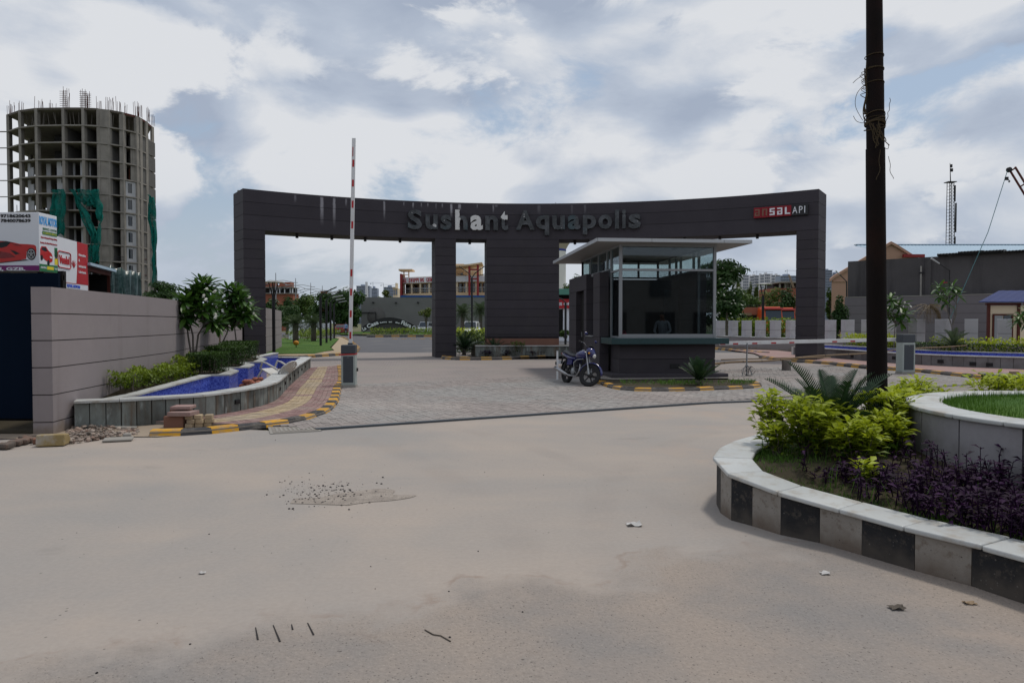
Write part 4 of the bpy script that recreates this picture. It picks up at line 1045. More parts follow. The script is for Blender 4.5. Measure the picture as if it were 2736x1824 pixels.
def left_post():
 x, y = G(1470 + .12758 * 150, 860 + .12758 * 1222)
 t = thing('marker_post', 'thin white steel post on a flat base left of the blue motorcycle', 'post', (x, y, 0))
 part('base', MB().box(-.16, .16, -.05, .05, 0, .012), M('white_paint'), t, local=True)
 bev(part('post', MB().box(-.026, .026, -.02, .02, .012, .84), M('white_paint'), t, local=True), .004)
 part('cap', MB().lathe([(.0, .87), (.03, .86), (.035, .84), (.0, .838)], 10), M('cab_dark'), t, local=True)
 part('sensor', MB().box(-.06, -.026, -.03, .03, .44, .53), M('black_steel'), t, local=True)
left_post()
def stump():
 x, y = G(*Z6(572, 1356))
 mb = MB(); rings = []
 for z, r in ((0, .165), (.05, .15), (.2, .145), (.36, .155), (.375, .14)):
  rings.append([(r * cos(w * pi / 8) * (1 + .07 * sin(w * 2.3)), r * sin(w * pi / 8) * (1 + .06 * cos(w * 1.7)), z) for w in range(16)])
 mb.loft(rings)
 t = thing('tree_stump', 'short sawn log standing on the paving under the bamboo pole', 'log', (x, y, 0)); part('log', mb, M('bark_grey'), t, local=True)
 part('cut_face', MB().lathe([(0, .379), (.13, .378), (.135, .37)], 14), M('wood'), t, local=True)
 return x, y
sx_, sy_ = stump()
def bamboo():
 a, b = P(1900, 973, sy_ - .6), P(2584, 921, sy_ + 1.0)
 c = Vector((sx_, sy_, .41)); pts = []
 for k in range(13): pts.append(a.lerp(c, k / 12))
 for k in range(1, 25): pts.append(c.lerp(b, k / 24))
 pts = [p + Vector((0, 0, .02 * sin(i * .5))) for i, p in enumerate(pts)]
 t = thing('bamboo_pole', 'long bamboo pole lying across the log as a makeshift barrier', 'pole', pts[0])
 part('pole', MB().tube(pts, [.036 - .0006 * i for i in range(len(pts))], 8), M('wood'), t)
 for i in range(2, len(pts), 3): 
  d = (pts[min(i + 1, len(pts) - 1)] - pts[i - 1]).normalized() * .012
  part('node', MB().tube([pts[i] - d, pts[i] + d], .040 - .0006 * i, 8), M('bark'), t)
 s = MB().tube([c + Vector((-2.2, .05, -.03)), c + Vector((0, .04, .03)), c + Vector((1.5, .0, .05))], .022, 6)
 solo('stick', s, M('wood'), 'short stick tied beside the bamboo pole on the log', 'stick')
bamboo()
def arc(cx, cz, r, a0, a1, n): return [(cx + r * cos(a0 + (a1 - a0) * k / n), cz + r * sin(a0 + (a1 - a0) * k / n)) for k in range(n + 1)]
def motorcycle(label, loc, rz, steer, lean, group=None):
 root = thing('motorcycle', label, 'motorcycle', (*loc, 0), rz, group)
 ax = (Vector((.97, 0, .9)) - Vector((1.26, 0, .30))).normalized(); pv = Vector((1.05, 0, .73))
 LE = RX(-lean); ST = LE @ TR(*pv) @ Matrix.Rotation(steer, 4, ax) @ TR(*-pv)
 def pt(name, mb, m, X=LE, parent=root, smooth=None):
  mb.v = [tuple(X @ Vector(v)) for v in mb.v]
  return part(name, mb, M(m), parent, local=True)
 def wheel(name, x, R_, w, X):
  Y = TR(x, 0, .30) @ RX(R(90))
  tyre = MB().lathe([(R_ - .085, -w * .38), (R_ - .05, -w * .5), (R_ - .018, -w * .42), (R_, 0), (R_ - .018, w * .42), (R_ - .05, w * .5), (R_ - .085, w * .38), (R_ - .085, -w * .38)], 32, X=Y)
  rim = MB().lathe([(R_ - .115, -.02), (R_ - .083, -.03), (R_ - .083, .03), (R_ - .115, .02), (R_ - .115, -.02)], 28, X=Y)
  wn = pt(name, tyre, 'rubber', X)
  r = pt('rim', rim, 'metal_dark', X, wn)
  for k in range(6):
   a = k * pi / 3; s = MB().box(.03, R_ - .10, -.014, .014, -.012, .012, X=Y @ RZ(a)); pt('spoke', s, 'metal_dark', X, wn)
  pt('hub', MB().lathe([(0, -.05), (.055, -.05), (.07, -.02), (.07, .02), (.055, .05), (0, .05)], 16, X=Y), 'metal_dark', X, wn)
  return wn
 wheel('front_wheel', 1.26, .30, .078, ST); wheel('rear_wheel', 0, .30, .095, LE)
 for s in (-1, 1):
  pt('fork_tube', MB().tube([(1.26, s * .085, .30), (1.19, s * .085, .45)], .027, 10), 'metal_grey', ST)
  pt('fork_tube', MB().tube([(1.19, s * .085, .45), (.985, s * .085, .88)], .018, 10), 'chrome', ST)
 def guard(cx, cz, r, a0, a1, w):
  mb = MB(); n = 12; rings = []
  for k in range(n + 1):
   a = a0 + (a1 - a0) * k / n; ww = w * (1 - .35 * abs(2 * k / n - 1) ** 3)
   rings.append([(cx + (r + d) * cos(a), y * ww, cz + (r + d) * sin(a)) for y, d in ((-1, -.035), (-.7, .0), (0, .014), (.7, 0), (1, -.035), (.7, -.012), (0, 0), (-.7, -.012))])
  return mb.loft(rings)
 pt('front_mudguard', guard(1.26, .30, .33, R(8), R(170), .06), 'blue_paint', ST)
 pt('rear_mudguard', guard(0, .30, .34, R(20), R(170), .075), 'black_steel')
 rings = []
 for x, w, z0, z1 in ((.99, .10, .86, .98), (1.06, .135, .80, 1.02), (1.14, .13, .76, 1.0), (1.20, .10, .745, .92), (1.225, .07, .77, .88)):
  zc, h = (z0 + z1) / 2, (z1 - z0) / 2
  rings.append([(x, w * cos(k * pi / 6), zc + h * sin(k * pi / 6)) for k in range(12)])
 cw = pt('headlamp_cowl', MB().loft(rings), 'blue_paint', ST)
 rings = [[(x, w * cos(k * pi / 6), zc + h * sin(k * pi / 6)) for k in range(12)] for x, w, zc, h in ((1.19, .088, .81, .062), (1.222, .08, .812, .058), (1.238, .05, .815, .035))]
 pt('headlamp', MB().loft(rings), 'lamp_glass', ST, cw)
 pt('visor', MB().loft([[(1.02, -.09, 1.0), (1.02, .09, 1.0), (1.02, .09, 1.012), (1.02, -.09, 1.012)], [(1.09, -.07, 1.03), (1.09, .07, 1.03), (1.09, .07, 1.042), (1.09, -.07, 1.042)], [(1.02, -.05, 1.10), (1.02, .05, 1.10), (1.01, .05, 1.105), (1.01, -.05, 1.105)]], sm=False), 'black_steel', ST, cw)
 for s in (-1, 1):
  pt('indicator', MB().lathe([(0, -.03), (.022, -.02), (.028, 0), (.022, .02), (0, .03)], 8, X=TR(1.13, s * .17, .82) @ RX(R(90))), 'orange_ball', ST)
 pt('handlebar', MB().tube([(.86, -.36, 1.03), (.93, -.24, 1.05), (.985, -.10, .97), (.985, .10, .97), (.93, .24, 1.05), (.86, .36, 1.03)], .013, 8), 'chrome', ST)
 for s in (-1, 1):
  pt('grip', MB().tube([(.905, s * .265, 1.045), (.855, s * .385, 1.028)], .02, 8), 'rubber', ST)
  pt('lever', MB().tube([(.94, s * .25, 1.04), (.935, s * .38, 1.02)], .007, 6), 'chrome', ST)
  m = pt('mirror', MB().tube([(.93, s * .22, 1.05), (.97, s * .27, 1.16), (.95, s * .31, 1.24)], .007, 6), 'black_steel', ST)
  rings = [[(.95 + dx, s * .32 + .062 * sc * cos(k * pi / 5), 1.275 + .042 * sc * sin(k * pi / 5)) for k in range(10)] for dx, sc in ((-.012, .9), (.0, 1), (.03, .75), (.04, .3))]
  pt('mirror_shell', MB().loft(rings), 'blue_paint', ST, m)
 def body(secs, m, name, parent=root):
  rings = [[(x, w * cos(k * pi / 8) * (1 - .12 * max(0, -sin(k * pi / 8))), zc + h * sin(k * pi / 8)) for k in range(16)] for x, w, zc, h in secs]
  return pt(name, MB().loft(rings), m, LE, parent)
 tk = body([(.50, .07, .72, .06), (.56, .115, .745, .085), (.68, .155, .785, .115), (.80, .16, .80, .12), (.90, .13, .80, .105), (.97, .08, .80, .07)], 'blue_paint', 'fuel_tank')
 pt('filler_cap', MB().lathe([(0, .93), (.045, .93), (.05, .915)], 14, c=(.78, 0)), 'chrome', LE, tk)
 for k in range(3): pt('stripe', MB().box(.56 + k * .035, .58 + k * .035, -.162, -.15, .78, .85 - k * .01, X=TR(0, .012, 0) @ RX(R(-6))), 'sign_white', LE, tk)
 body([(-.20, .07, .84, .03), (-.16, .115, .845, .045), (-.02, .13, .825, .055), (.12, .135, .80, .05), (.20, .13, .775, .045), (.36, .12, .755, .045), (.50, .085, .76, .05), (.56, .05, .77, .04)], 'seat_vinyl', 'seat')
 body([(-.34, .05, .79, .03), (-.26, .095, .785, .05), (-.05, .125, .745, .06), (.15, .13, .70, .07), (.35, .12, .68, .07), (.46, .09, .68, .05)], 'blue_paint', 'tail_cowl')
 pt('tail_lamp', MB().box(-.37, -.335, -.05, .05, .77, .81), 'red_paint')
 pt('grab_rail', MB().tube([(-.05, -.13, .82), (-.25, -.12, .86), (-.36, 0, .87), (-.25, .12, .86), (-.05, .13, .82)], .011, 8), 'metal_dark')
 pt('plate', MB().box(-.42, -.412, -.10, .10, .50, .60, X=RY(0)), 'sign_white')
 pt('plate_bracket', MB().tube([(-.28, 0, .72), (-.38, 0, .66), (-.405, 0, .52)], .022, 6), 'black_steel')
 for s in (-1, 1):
  pt('side_panel', MB().loft([[(x, s * (.115 + d), z) for x, z in ((.18, .50), (.46, .52), (.48, .64), (.22, .66))] for d in (0, .03)], sm=False), 'blue_paint')
  pt('shock', MB().tube([(.03, s * .13, .34), (.12, s * .125, .66)], .026, 10), 'metal_dark')
  pt('swing_arm', MB().tube([(0, s * .10, .30), (.42, s * .11, .36)], .022, 8), 'metal_dark')
  pt('footrest', MB().tube([(.48, s * .12, .31), (.48, s * .24, .31)], .014, 8), 'rubber')
  pt('crash_guard', MB().tube([(.93, s * .06, .70), (.86, s * .22, .66), (.82, s * .27, .58), (.84, s * .25, .38), (.80, s * .10, .26)], .010, 8), 'metal_grey')
 pt('frame', MB().tube([(.98, 0, .84), (.9, 0, .66), (.86, 0, .42), (.78, 0, .26), (.5, 0, .25), (.4, 0, .36), (.3, 0, .66), (-.2, 0, .74)], .022, 8), 'black_steel')
 en = pt('engine', MB().loft([[(x, y, z) for y, z in ((-w, z0), (w, z0), (w, z1), (-w, z1))] for x, w, z0, z1 in ((.40, .09, .26, .44), (.46, .13, .23, .48), (.70, .13, .23, .46), (.76, .10, .26, .42))], sm=False), 'metal_dark')
 for k in range(6): pt('cooling_fin', MB().box(.56, .74, -.10, .10, .48 + k * .026, .492 + k * .026, X=TR(0, 0, 0)), 'metal_dark', LE, en)
 pt('clutch_cover', MB().lathe([(0, .0), (.085, 0), (.09, -.02), (.09, -.04)], 18, X=TR(.56, -.155, .35) @ RX(R(90))), 'metal_grey', LE, en)
 ex = pt('exhaust', MB().tube([(.74, -.05, .56), (.84, -.08, .52), (.86, -.11, .36), (.78, -.14, .24), (.5, -.16, .23), (.3, -.17, .25)], .022, 10), 'chrome')
 pt('muffler', MB().tube([(.34, -.17, .245), (.26, -.18, .26), (-.15, -.21, .35), (-.32, -.22, .385), (-.33, -.22, .387)], [.024, .046, .052, .05, .03], 14), 'chrome', LE, ex)
 pt('chain_case', MB().box(.0, .42, .10, .125, .26, .36), 'black_steel')
 pt('side_stand', MB().tube([(.5, .12, .28), (.42, .25, .015)], .012, 6), 'black_steel')
 return root
_f = Vector(G(1572, 1034)); 
_hd = math.atan2(-1.16, .48)
_rear = _f - Vector((cos(_hd), sin(_hd))) * 1.24
motorcycle('blue motorcycle parked beside the guard booth with its front wheel turned', (_rear.x, _rear.y), _hd, R(38), R(7))
PR = spline([(13.7, 34.6), (14.1, 31.5), (14.8, 26.6), (16.6, 24.0), (19.0, 22.4), (22.0, 21.4)], 6)
def right_pool():
 t = thing('pool', 'long low blue lined pool with grey slate wall on the right of the entrance', 'pool', (16, 27, 0)); top = .455
 path = resample(PR, .36)
 part('wall_core', MB().ribbon(offset(PR, .05), offset(PR, .15), -.02, top), M('mortar'), t)
 o5 = offset(path, .045)
 for i in range(len(path) - 1):
  k = rnd.uniform(.012, .03)
  part('stone_slab', MB().prism([lerp(path[i], path[i + 1], k), lerp(path[i + 1], path[i], k), lerp(o5[i + 1], o5[i], k), lerp(o5[i], o5[i + 1], k)], -.02, top - .004), M('slate_grey'), t)
 cp = resample(PR, .75); co, ci = offset(cp, -.045), offset(cp, .26)
 for i in range(len(cp) - 1):
  part('coping_slab', MB().prism([lerp(co[i], co[i + 1], .005), lerp(co[i + 1], co[i], .005), lerp(ci[i + 1], ci[i], .005), lerp(ci[i], ci[i + 1], .005)], top + .002, top + .036), M('marble'), t)
 inner = offset(PR, .17); back = offset(PR, 1.3)
 part('pool_floor', MB().ribbon(inner, offset(PR, 1.28), .02, .05), M('mosaic'), t)
 part('mosaic_lining', MB().ribbon(offset(PR, .152), inner, .05, top - .003), M('mosaic'), t)
 part('back_wall', MB().ribbon(back, offset(PR, 1.5), 0, .56), M('mosaic'), t)
 part('back_coping', MB().ribbon(offset(PR, 1.27), offset(PR, 1.55), .562, .585), M('marble'), t)
 part('soil_bed', MB().ribbon(offset(PR, 1.5), offset(PR, 3.2), 0, .52), M('soil'), t)
 part('end_wall', MB().prism([PR[0], offset(PR, 1.5)[0], (offset(PR, 1.5)[0][0], PR[0][1] + .25), (PR[0][0], PR[0][1] + .25)], 0, .47), M('marble'), t)
 for zx, zy in ((812, 1246), (1018, 1262), (1258, 1272), (1528, 1294), (1764, 1309), (1850, 1315)):
  sx, sy = Z6(zx, zy); k = ray(sx, sy); k = k[0] / k[1]
  i = min(range(len(PR) - 1), key=lambda i: abs(PR[i][0] / PR[i][1] - k)); a, b = Vector(PR[i]), Vector(PR[i + 1]); d = (b - a).normalized()
  z = ZA(sy, a.y)
  m = part('step_light', MB().box(0, .2, -.02, .03, z - .06, z + .06, X=TR(a.x, a.y, 0) @ RZ(math.atan2(d.y, d.x))), M('black_steel'), t)
right_pool()
PB = [(12.9, 52.0), (13.7, 47), (14.6, 43.2), (15.7, 39.6), (16.0, 36.3), (16.15, 34.0), (16.4, 32.2), (16.9, 29.9), (17.6, 28.6), (18.6, 27.9), (19.4, 27.4), (21.5, 26.4)]
def low_wall():
 q = spline(PB, 4)
 t = thing('low_wall', 'low pale plinth wall under a row of square mauve posts on the right', 'wall', (15, 40, 0))
 part('wall_body', MB().ribbon(q, offset(q, .5), 0, .74), M('wall_paint'), t)
 part('wall_cap', MB().ribbon(offset(q, -.03), offset(q, .53), .742, .785), M('marble'), t)
 spots = []; q = resample(q, n=600)
 for sx in (1916, 1950, 1985, 2022, 2062, 2104, 2205, 2251, 2308, 2360, 2437, 2511, 2595, 2684):
  k = ray(sx, 880); k = k[0] / k[1]
  best = min(range(len(q) - 1), key=lambda i: abs(q[i][0] / q[i][1] - k) + (0 if (q[i][1] > 38) == (sx < 2160) else .5))
  a, b = Vector(q[best]), Vector(q[best + 1]); d = (b - a).normalized()
  spots.append((a + Vector((-d.y, d.x)) * .25, math.atan2(d.y, d.x)))
 names = ['first', 'second', 'third', 'fourth', 'fifth', 'sixth', 'seventh', 'eighth', 'ninth', 'tenth', 'eleventh', 'twelfth', 'thirteenth', 'fourteenth']
 proto = None
 for i, (p, a) in enumerate(spots):
  lab = '%s square mauve post from the guard booth along the low wall' % names[i]
  if proto is None:
   proto = thing('wall_post', lab, 'post', (p.x, p.y, .785), a, 'square posts on the low wall')
   part('lower_block', MB().box(-.22, .22, -.22, .22, .0, .42), M('post_paint'), proto, local=True)
   part('upper_block', MB().box(-.22, .22, -.22, .22, .434, .975), M('post_paint'), proto, local=True)
   part('joint', MB().box(-.2, .2, -.2, .2, .415, .44), M('wall_joint'), proto, local=True)
   part('cap', MB().box(-.222, .222, -.222, .222, .9755, .995), M('sign_white'), proto, local=True)
  else:
   c = copy_tree(proto, label=lab); c.location = (p.x, p.y, .785); c.rotation_euler.z = a
low_wall()
def right_walls():
 a, b = Vector((20.8, 44.5)), Vector((34, 32.6)); d = (b - a).normalized(); L = (b - a).length; X = TR(a.x, a.y, 0) @ RZ(math.atan2(d.y, d.x))
 t = thing('boundary_wall', 'mauve grey coursed wall behind the square posts on the right', 'wall', (a.x, a.y, 0))
 z = 3.2; zs = []
 while z > 0: zs.append((max(0, z - .52), z)); z -= .52
 part('wall_core', MB().box(.01, L, .012, .29, -.02, 3.18, X=X), M('wall_joint'), t)
 for z0, z1 in zs: part('wall_panel', MB().box(0, L, 0, .3, z0 + .018, z1, X=X), M('wall_dark'), t)
 part('wall_cap', MB().box(0, L, -.02, .32, 3.202, 3.24, X=X), M('concrete'), t)
 t = thing('rendered_wall', 'tall stained dark grey rendered wall with pipes behind the coursed wall', 'wall', (21.3, 45, 0))
 X2 = TR(21.3, 45.2, 0) @ RZ(math.atan2(d.y, d.x)); H = 5.52
 segs = [0, 5.7, 11.4, 17.5]
 part('wall_body', MB().box(.0, 17.5, 0, .35, 0, H, X=X2), M('grey_render'), t)
 for s in (4.35, 9.6): part('buttress', MB().box(s, s + .3, -.06, -.002, 1.5, H - .1, X=X2), M('grey_render'), t)
 for s, z1 in ((4.15, 5.0), (9.45, 4.6)): part('pipe', MB().tube([X2 @ Vector((s, -.14, 2.9)), X2 @ Vector((s, -.14, z1))], .05, 8), M('plastic_white' if s > 5 else 'concrete'), t)
 part('pipe_bracket', MB().box(4.05, 4.25, -.2, 0, 4.55, 4.65, X=X2), M('metal_dark'), t)
 for i in range(9):
  s0 = 5.0 + i * 1.05; mb = MB(); n = 14; rings = []
  for k in range(n + 1):
   s = s0 + 1.1 * k / n; zz = H + .07 + .035 * cos(2 * pi * k / 2) + .06 * sin(i * 1.3)
   rings.append([(s, -.30, H + .004), (s, .9, H + .004), (s, .9, zz + .12), (s, -.30, zz + .04)])
  mb.loft(rings, sm=False, X=X2); part('roof_sheet', mb, M('shed_dark'), t)
 for s, m in ((5.05, 'rust_frame'), (5.5, 'paper'), (8.1, 'paper')): part('loose_block', MB().box(s, s + .22, -.05, .15, H + .002, H + .14, X=X2), M(m), t)
right_walls()
def street_lamp_small(sx, sy0, sy1, hx, hy, Y, label):
 p0, p1, p2 = P(sx, sy0, Y), P(sx, sy1, Y), P(hx, hy, Y)
 t = thing('wall_lamp', label, 'lamp', (p0.x, p0.y, 0))
 part('pole', MB().tube([(p0.x, p0.y, 0), p1], Y * .0009, 8), M('metal_dark'), t)
 part('arm', MB().tube([p1, p1.lerp(p2, .6), p2], Y * .0007, 6), M('metal_dark'), t)
 d = (p2 - p1).normalized()
 part('lamp_head', MB().tube([p2 - d * .05, p2 + d * .45], [.03, .05], 8), M('metal_light'), t)
street_lamp_small(2537, 815, 722, 2508, 703, 36.0, 'thin street lamp with bent arm against the tall dark wall')
street_lamp_small(2262, 900, 752, 2243, 733, 60.0, 'thin street lamp with bent arm in front of the peach building')
def peach():
 Y = 72; Pz = lambda sx, sy, dy=0: P(sx, sy, Y + dy)
 t = thing('gabled_building', 'peach plastered building with a shallow gable behind the dark wall', 'building', (Pz(2320, 800).x, Y, 0))
 prof = [(2222, None), (2222, 746), (2228, 738), (2378, 648), (2448, 690), (2448, None)]
 pts = [((Pz(x, y).x, Pz(x, y).z) if y else (Pz(x, 800).x, 0)) for x, y in prof]
 mb = MB(); n = len(pts)
 mb.add([(x, Y, z) for x, z in pts] + [(x + 9.5, Y + 18, z) for x, z in pts], [tuple(range(n)), tuple(range(n, 2 * n))[::-1]] + [(i, n + i, n + (i + 1) % n, (i + 1) % n) for i in range(n)])
 part('wall', mb, M('peach'), t)
 e = [(2216, 752), (2227, 743), (2378, 653), (2392, 660), (2452, 698)]
 part('gable_trim', MB().loft([[(Pz(x, y).x, Y - .25, Pz(x, y).z), (Pz(x, y).x, Y - .003, Pz(x, y).z), (Pz(x, y).x, Y - .003, Pz(x, y).z + .28), (Pz(x, y).x, Y - .25, Pz(x, y).z + .28)] for x, y in e], sm=False), M('peach'), t)
 a, b = Pz(2224, 753), Pz(2262, 753)
 part('string_course', MB().box(a.x, b.x, Y - .1, Y - .004, a.z, a.z + .14), M('peach'), t)
 c = Pz(2420, 682); part('red_eave', MB().box(c.x - .5, c.x + 1.6, Y - .6, Y - .26, c.z - .25, c.z + .05), M('maroon'), t)
 t2 = thing('sheet_roof', 'broad pale blue corrugated sheet roof beyond the dark wall', 'roof', (P(2600, 800, 80).x, 80, 0))
 x0, x1 = P(2380, 655, 78).x, P(3000, 655, 78).x; zt = P(2500, 656, 88).z; ze = P(2500, 700, 68).z
 mb = MB(); rings = []; n = 120
 for k in range(n + 1):
  x = x0 + (x1 - x0) * k / n; z = .05 if k % 2 else -.05
  rings.append([(x, 68, ze + z), (x + .9, 88, zt + z), (x + .9, 88, zt + z + .03), (x, 68, ze + z + .03)])
 part('sheeting', mb.loft(rings, sm=False), M('sheet_roof'), t2)
 part('gable_wall', MB().box(x0 + 3.5, x1, 69, 87, 0, ze - .1), M('grey_render'), t2)
 part('ridge_cap', MB().box(x0 + .9, x1 + .9, 87.6, 88.3, zt + .06, zt + .14), M('sheet_roof'), t2)
peach()
def mast():
 Y = 210; b = P(2538, 860, Y); ztop = P(2532, 488, Y).z; x = b.x; sc = Y / 1900
 t = thing('lattice_mast', 'thin steel lattice telecom mast with antennas rising behind the sheet roof', 'mast', (x, Y, 0))
 w0, w1 = 1.0, .62
 w = lambda z: w0 + (w1 - w0) * z / ztop
 for sx in (-1, 1):
  for sy in (-1, 1):
   part('leg', MB().tube([(x + sx * w0 * 1.02, Y + sy * w0, 0), (x - .45 + sx * w1, Y + sy * w1, ztop)], .10, 5), M('metal_dark'), t)
 mb = MB(); n = 44
 for i in range(n):
  z0, z1 = ztop * i / n, ztop * (i + 1) / n; c0, c1 = x - .45 * z0 / ztop, x - .45 * z1 / ztop
  for s in (-1, 1):
   mb.tube([(c0 - w(z0), Y + s * w(z0), z0), (c0 + w(z0), Y + s * w(z0), z0)], .05, 4)
   mb.tube([(c0 - s * w(z0), Y - w(z0), z0), (c1 + s * w(z1), Y - w(z1), z1)], .045, 4)
 part('bracing', mb, M('metal_dark'), t, kind='stuff')
 part('platform', MB().box(x - 1.8, x + .8, Y - 1.1, Y + 1.1, ztop, ztop + .2), M('metal_dark'), t)
 part('spire', MB().tube([(x - .45, Y, ztop), (x - .7, Y, P(2532, 436, Y).z)], [.16, .07], 5), M('metal_dark'), t)
 for z, dx in ((ztop + 3.2, .6), (ztop + 4.4, .4)): part('antenna', MB().box(x - .5, x - .5 + dx, Y - .25, Y + .25, z, z + .9), M('metal_dark'), t)
 for z0, z1, dx in ((.66, .86, 1.35), (.87, .98, 1.0), (.55, .63, 1.2)): part('panel_antenna', MB().box(x + dx - .4, x + dx - .1, Y - .4, Y, ztop * z0, ztop * z1), M('metal_dark'), t)
mast()
def jib():
 Y = 33; tip = P(2698, 455, Y); foot = P(3004, 957, Y); foot.z = 0; d = foot - tip; d2 = P(2704, 452, Y) - tip
 t = thing('crane_jib', 'dark steel ladder-like jib leaning in from the right with a rope at its tip', 'crane', (foot.x, foot.y, 0))
 o = Vector((.30, 0, .19)) * .8
 part('rail', MB().tube([tip, foot], .05, 6), M('rust_frame'), t)
 part('rail', MB().tube([tip + o, foot + o], .05, 6), M('rust_frame'), t)
 for k in range(12): q = tip.lerp(foot, .005 + k * .083); part('rung', MB().tube([q, q + o], .035, 6), M('rust_frame'), t)
 part('pulley', MB().lathe([(0, -.05), (.12, -.05), (.09, 0), (.12, .05), (0, .05)], 14, X=Matrix.Translation(tip + Vector((-.03, 0, .02))) @ RX(R(90))), M('metal_dark'), t)
 part('rope', MB().tube([tip + Vector((-.1, 0, 0)), P(2640, 620, Y + .3), P(2567, 787, Y + 1), P(2520, 894, Y + 2)], .016, 5), M('rope'), t)
 h = P(2689, 479, Y); pts = [h + Vector((.03 + .10 * sin(a), 0, -.02 - .10 * (1 - cos(a)) * .5)) for a in (0, .6, 1.2, 1.9, 2.6, 3.3, 4.0)]
 part('hook', MB().tube([h, h + Vector((.09, 0, -.04)), h + Vector((.16, 0, -.08)), h + Vector((.15, 0, -.13)), h + Vector((.09, 0, -.12))], .025, 6), M('metal_dark'), t)
 part('hook_block', MB().box(h.x - .05, h.x + .07, Y - .05, Y + .05, h.z - .04, h.z + .1), M('metal_dark'), t)
jib()
def hut():
 Y = 29.2; x0, x1 = XA(2641, Y), XA(2716, Y); H = ZA(815, Y)
 t = thing('guard_hut', 'small cream hut with dark frame and sloping blue sheet roof at the far right', 'hut', ((x0 + x1) / 2, Y, 0)); rz = R(-36)
 W = x1 - x0 + .05; D = 2.0; X = TR(x0, Y, 0) @ RZ(R(-2)); sk = lambda x, y: (x + y * 1.15, y)   # plan is a rhombus set out along the road edge
 base = [sk(0, 0), sk(W, 0), sk(W, D), sk(0, D)]
 part('wall', MB().prism([sk(.03, .03), sk(W - .03, .03), sk(W - .03, D), sk(.03, D)], 0, H - .02, X=X), M('cream_light'), t)
 for x in (0, W): part('corner_post', MB().box(x - .05, x + .05, -.03, .06, 0, H, X=X), M('rust_frame'), t)
 part('head_beam', MB().box(-.12, W + .05, -.06, .05, H - .002, H + .09, X=X), M('rust_frame'), t)
 fr = part('window_frame', MB().box(.16, .22, -.02, .03, .5, H - .36, X=X).box(W - .28, W - .22, -.02, .03, .5, H - .36, X=X).box(.22, W - .28, -.02, .03, H - .42, H - .36, X=X), M('rust_frame'), t)
 for a, b, m in ((.24, .56, 'metal_grey'), (.60, W - .30, 'tint_glass')): part('window_pane', MB().box(a, b, .0, .028, .6, H - .43, X=X), M(m), t)
 rf = MB(); n = 10; rings = []
 for k in range(n + 1):
  u = k / n; xx = -.28 + (W + .62) * u
  rings.append([sk(xx, -.25) + (H + .10 + .012 * (k % 2),), sk(xx - .0, 1.3) + (H + .62 + .012 * (k % 2),), sk(xx, 1.3) + (H + .65 + .012 * (k % 2),), sk(xx, -.25) + (H + .13 + .012 * (k % 2),)])
 part('roof', rf.loft(rings, sm=False, X=X), M('blue_roof'), t)
 part('barge_board', MB().add([sk(W + .3, -.25) + (H + .0,), sk(W + .3, 1.3) + (H + .52,), sk(W + .3, 1.3) + (H + .61,), sk(W + .3, -.25) + (H + .09,), sk(W + .35, -.25) + (H + .0,), sk(W + .35, 1.3) + (H + .52,), sk(W + .35, 1.3) + (H + .61,), sk(W + .35, -.25) + (H + .09,)], [(3, 2, 1, 0), (4, 5, 6, 7), (0, 1, 5, 4), (1, 2, 6, 5), (2, 3, 7, 6), (3, 0, 4, 7)], X=X), M('rust_frame'), t)
hut()
def stone_bench():
 a = P(2660, 990, 18.2)
 t = thing('stone_bench', 'dark low bench with a pale top at the right road edge', 'bench', (a.x + 1, 18.6, 0))
 bev(part('seat', MB().box(a.x, a.x + 2.4, 18.2, 18.9, .26, .30), M('slate_grey'), t), .01)
 for x in (a.x + .06, a.x + 1.1, a.x + 2.1): part('leg', MB().box(x, x + .22, 18.25, 18.85, 0, .258), M('shed_dark'), t)
 part('front_panel', MB().box(a.x + .04, a.x + 2.36, 18.22, 18.248, .04, .257), M('shed_dark'), t)
 solo('brick', MB().box(a.x + .52, a.x + .72, 18.35, 18.45, .302, .37), M('wood'), 'single pale brick left on the dark bench top', 'brick')
stone_bench()
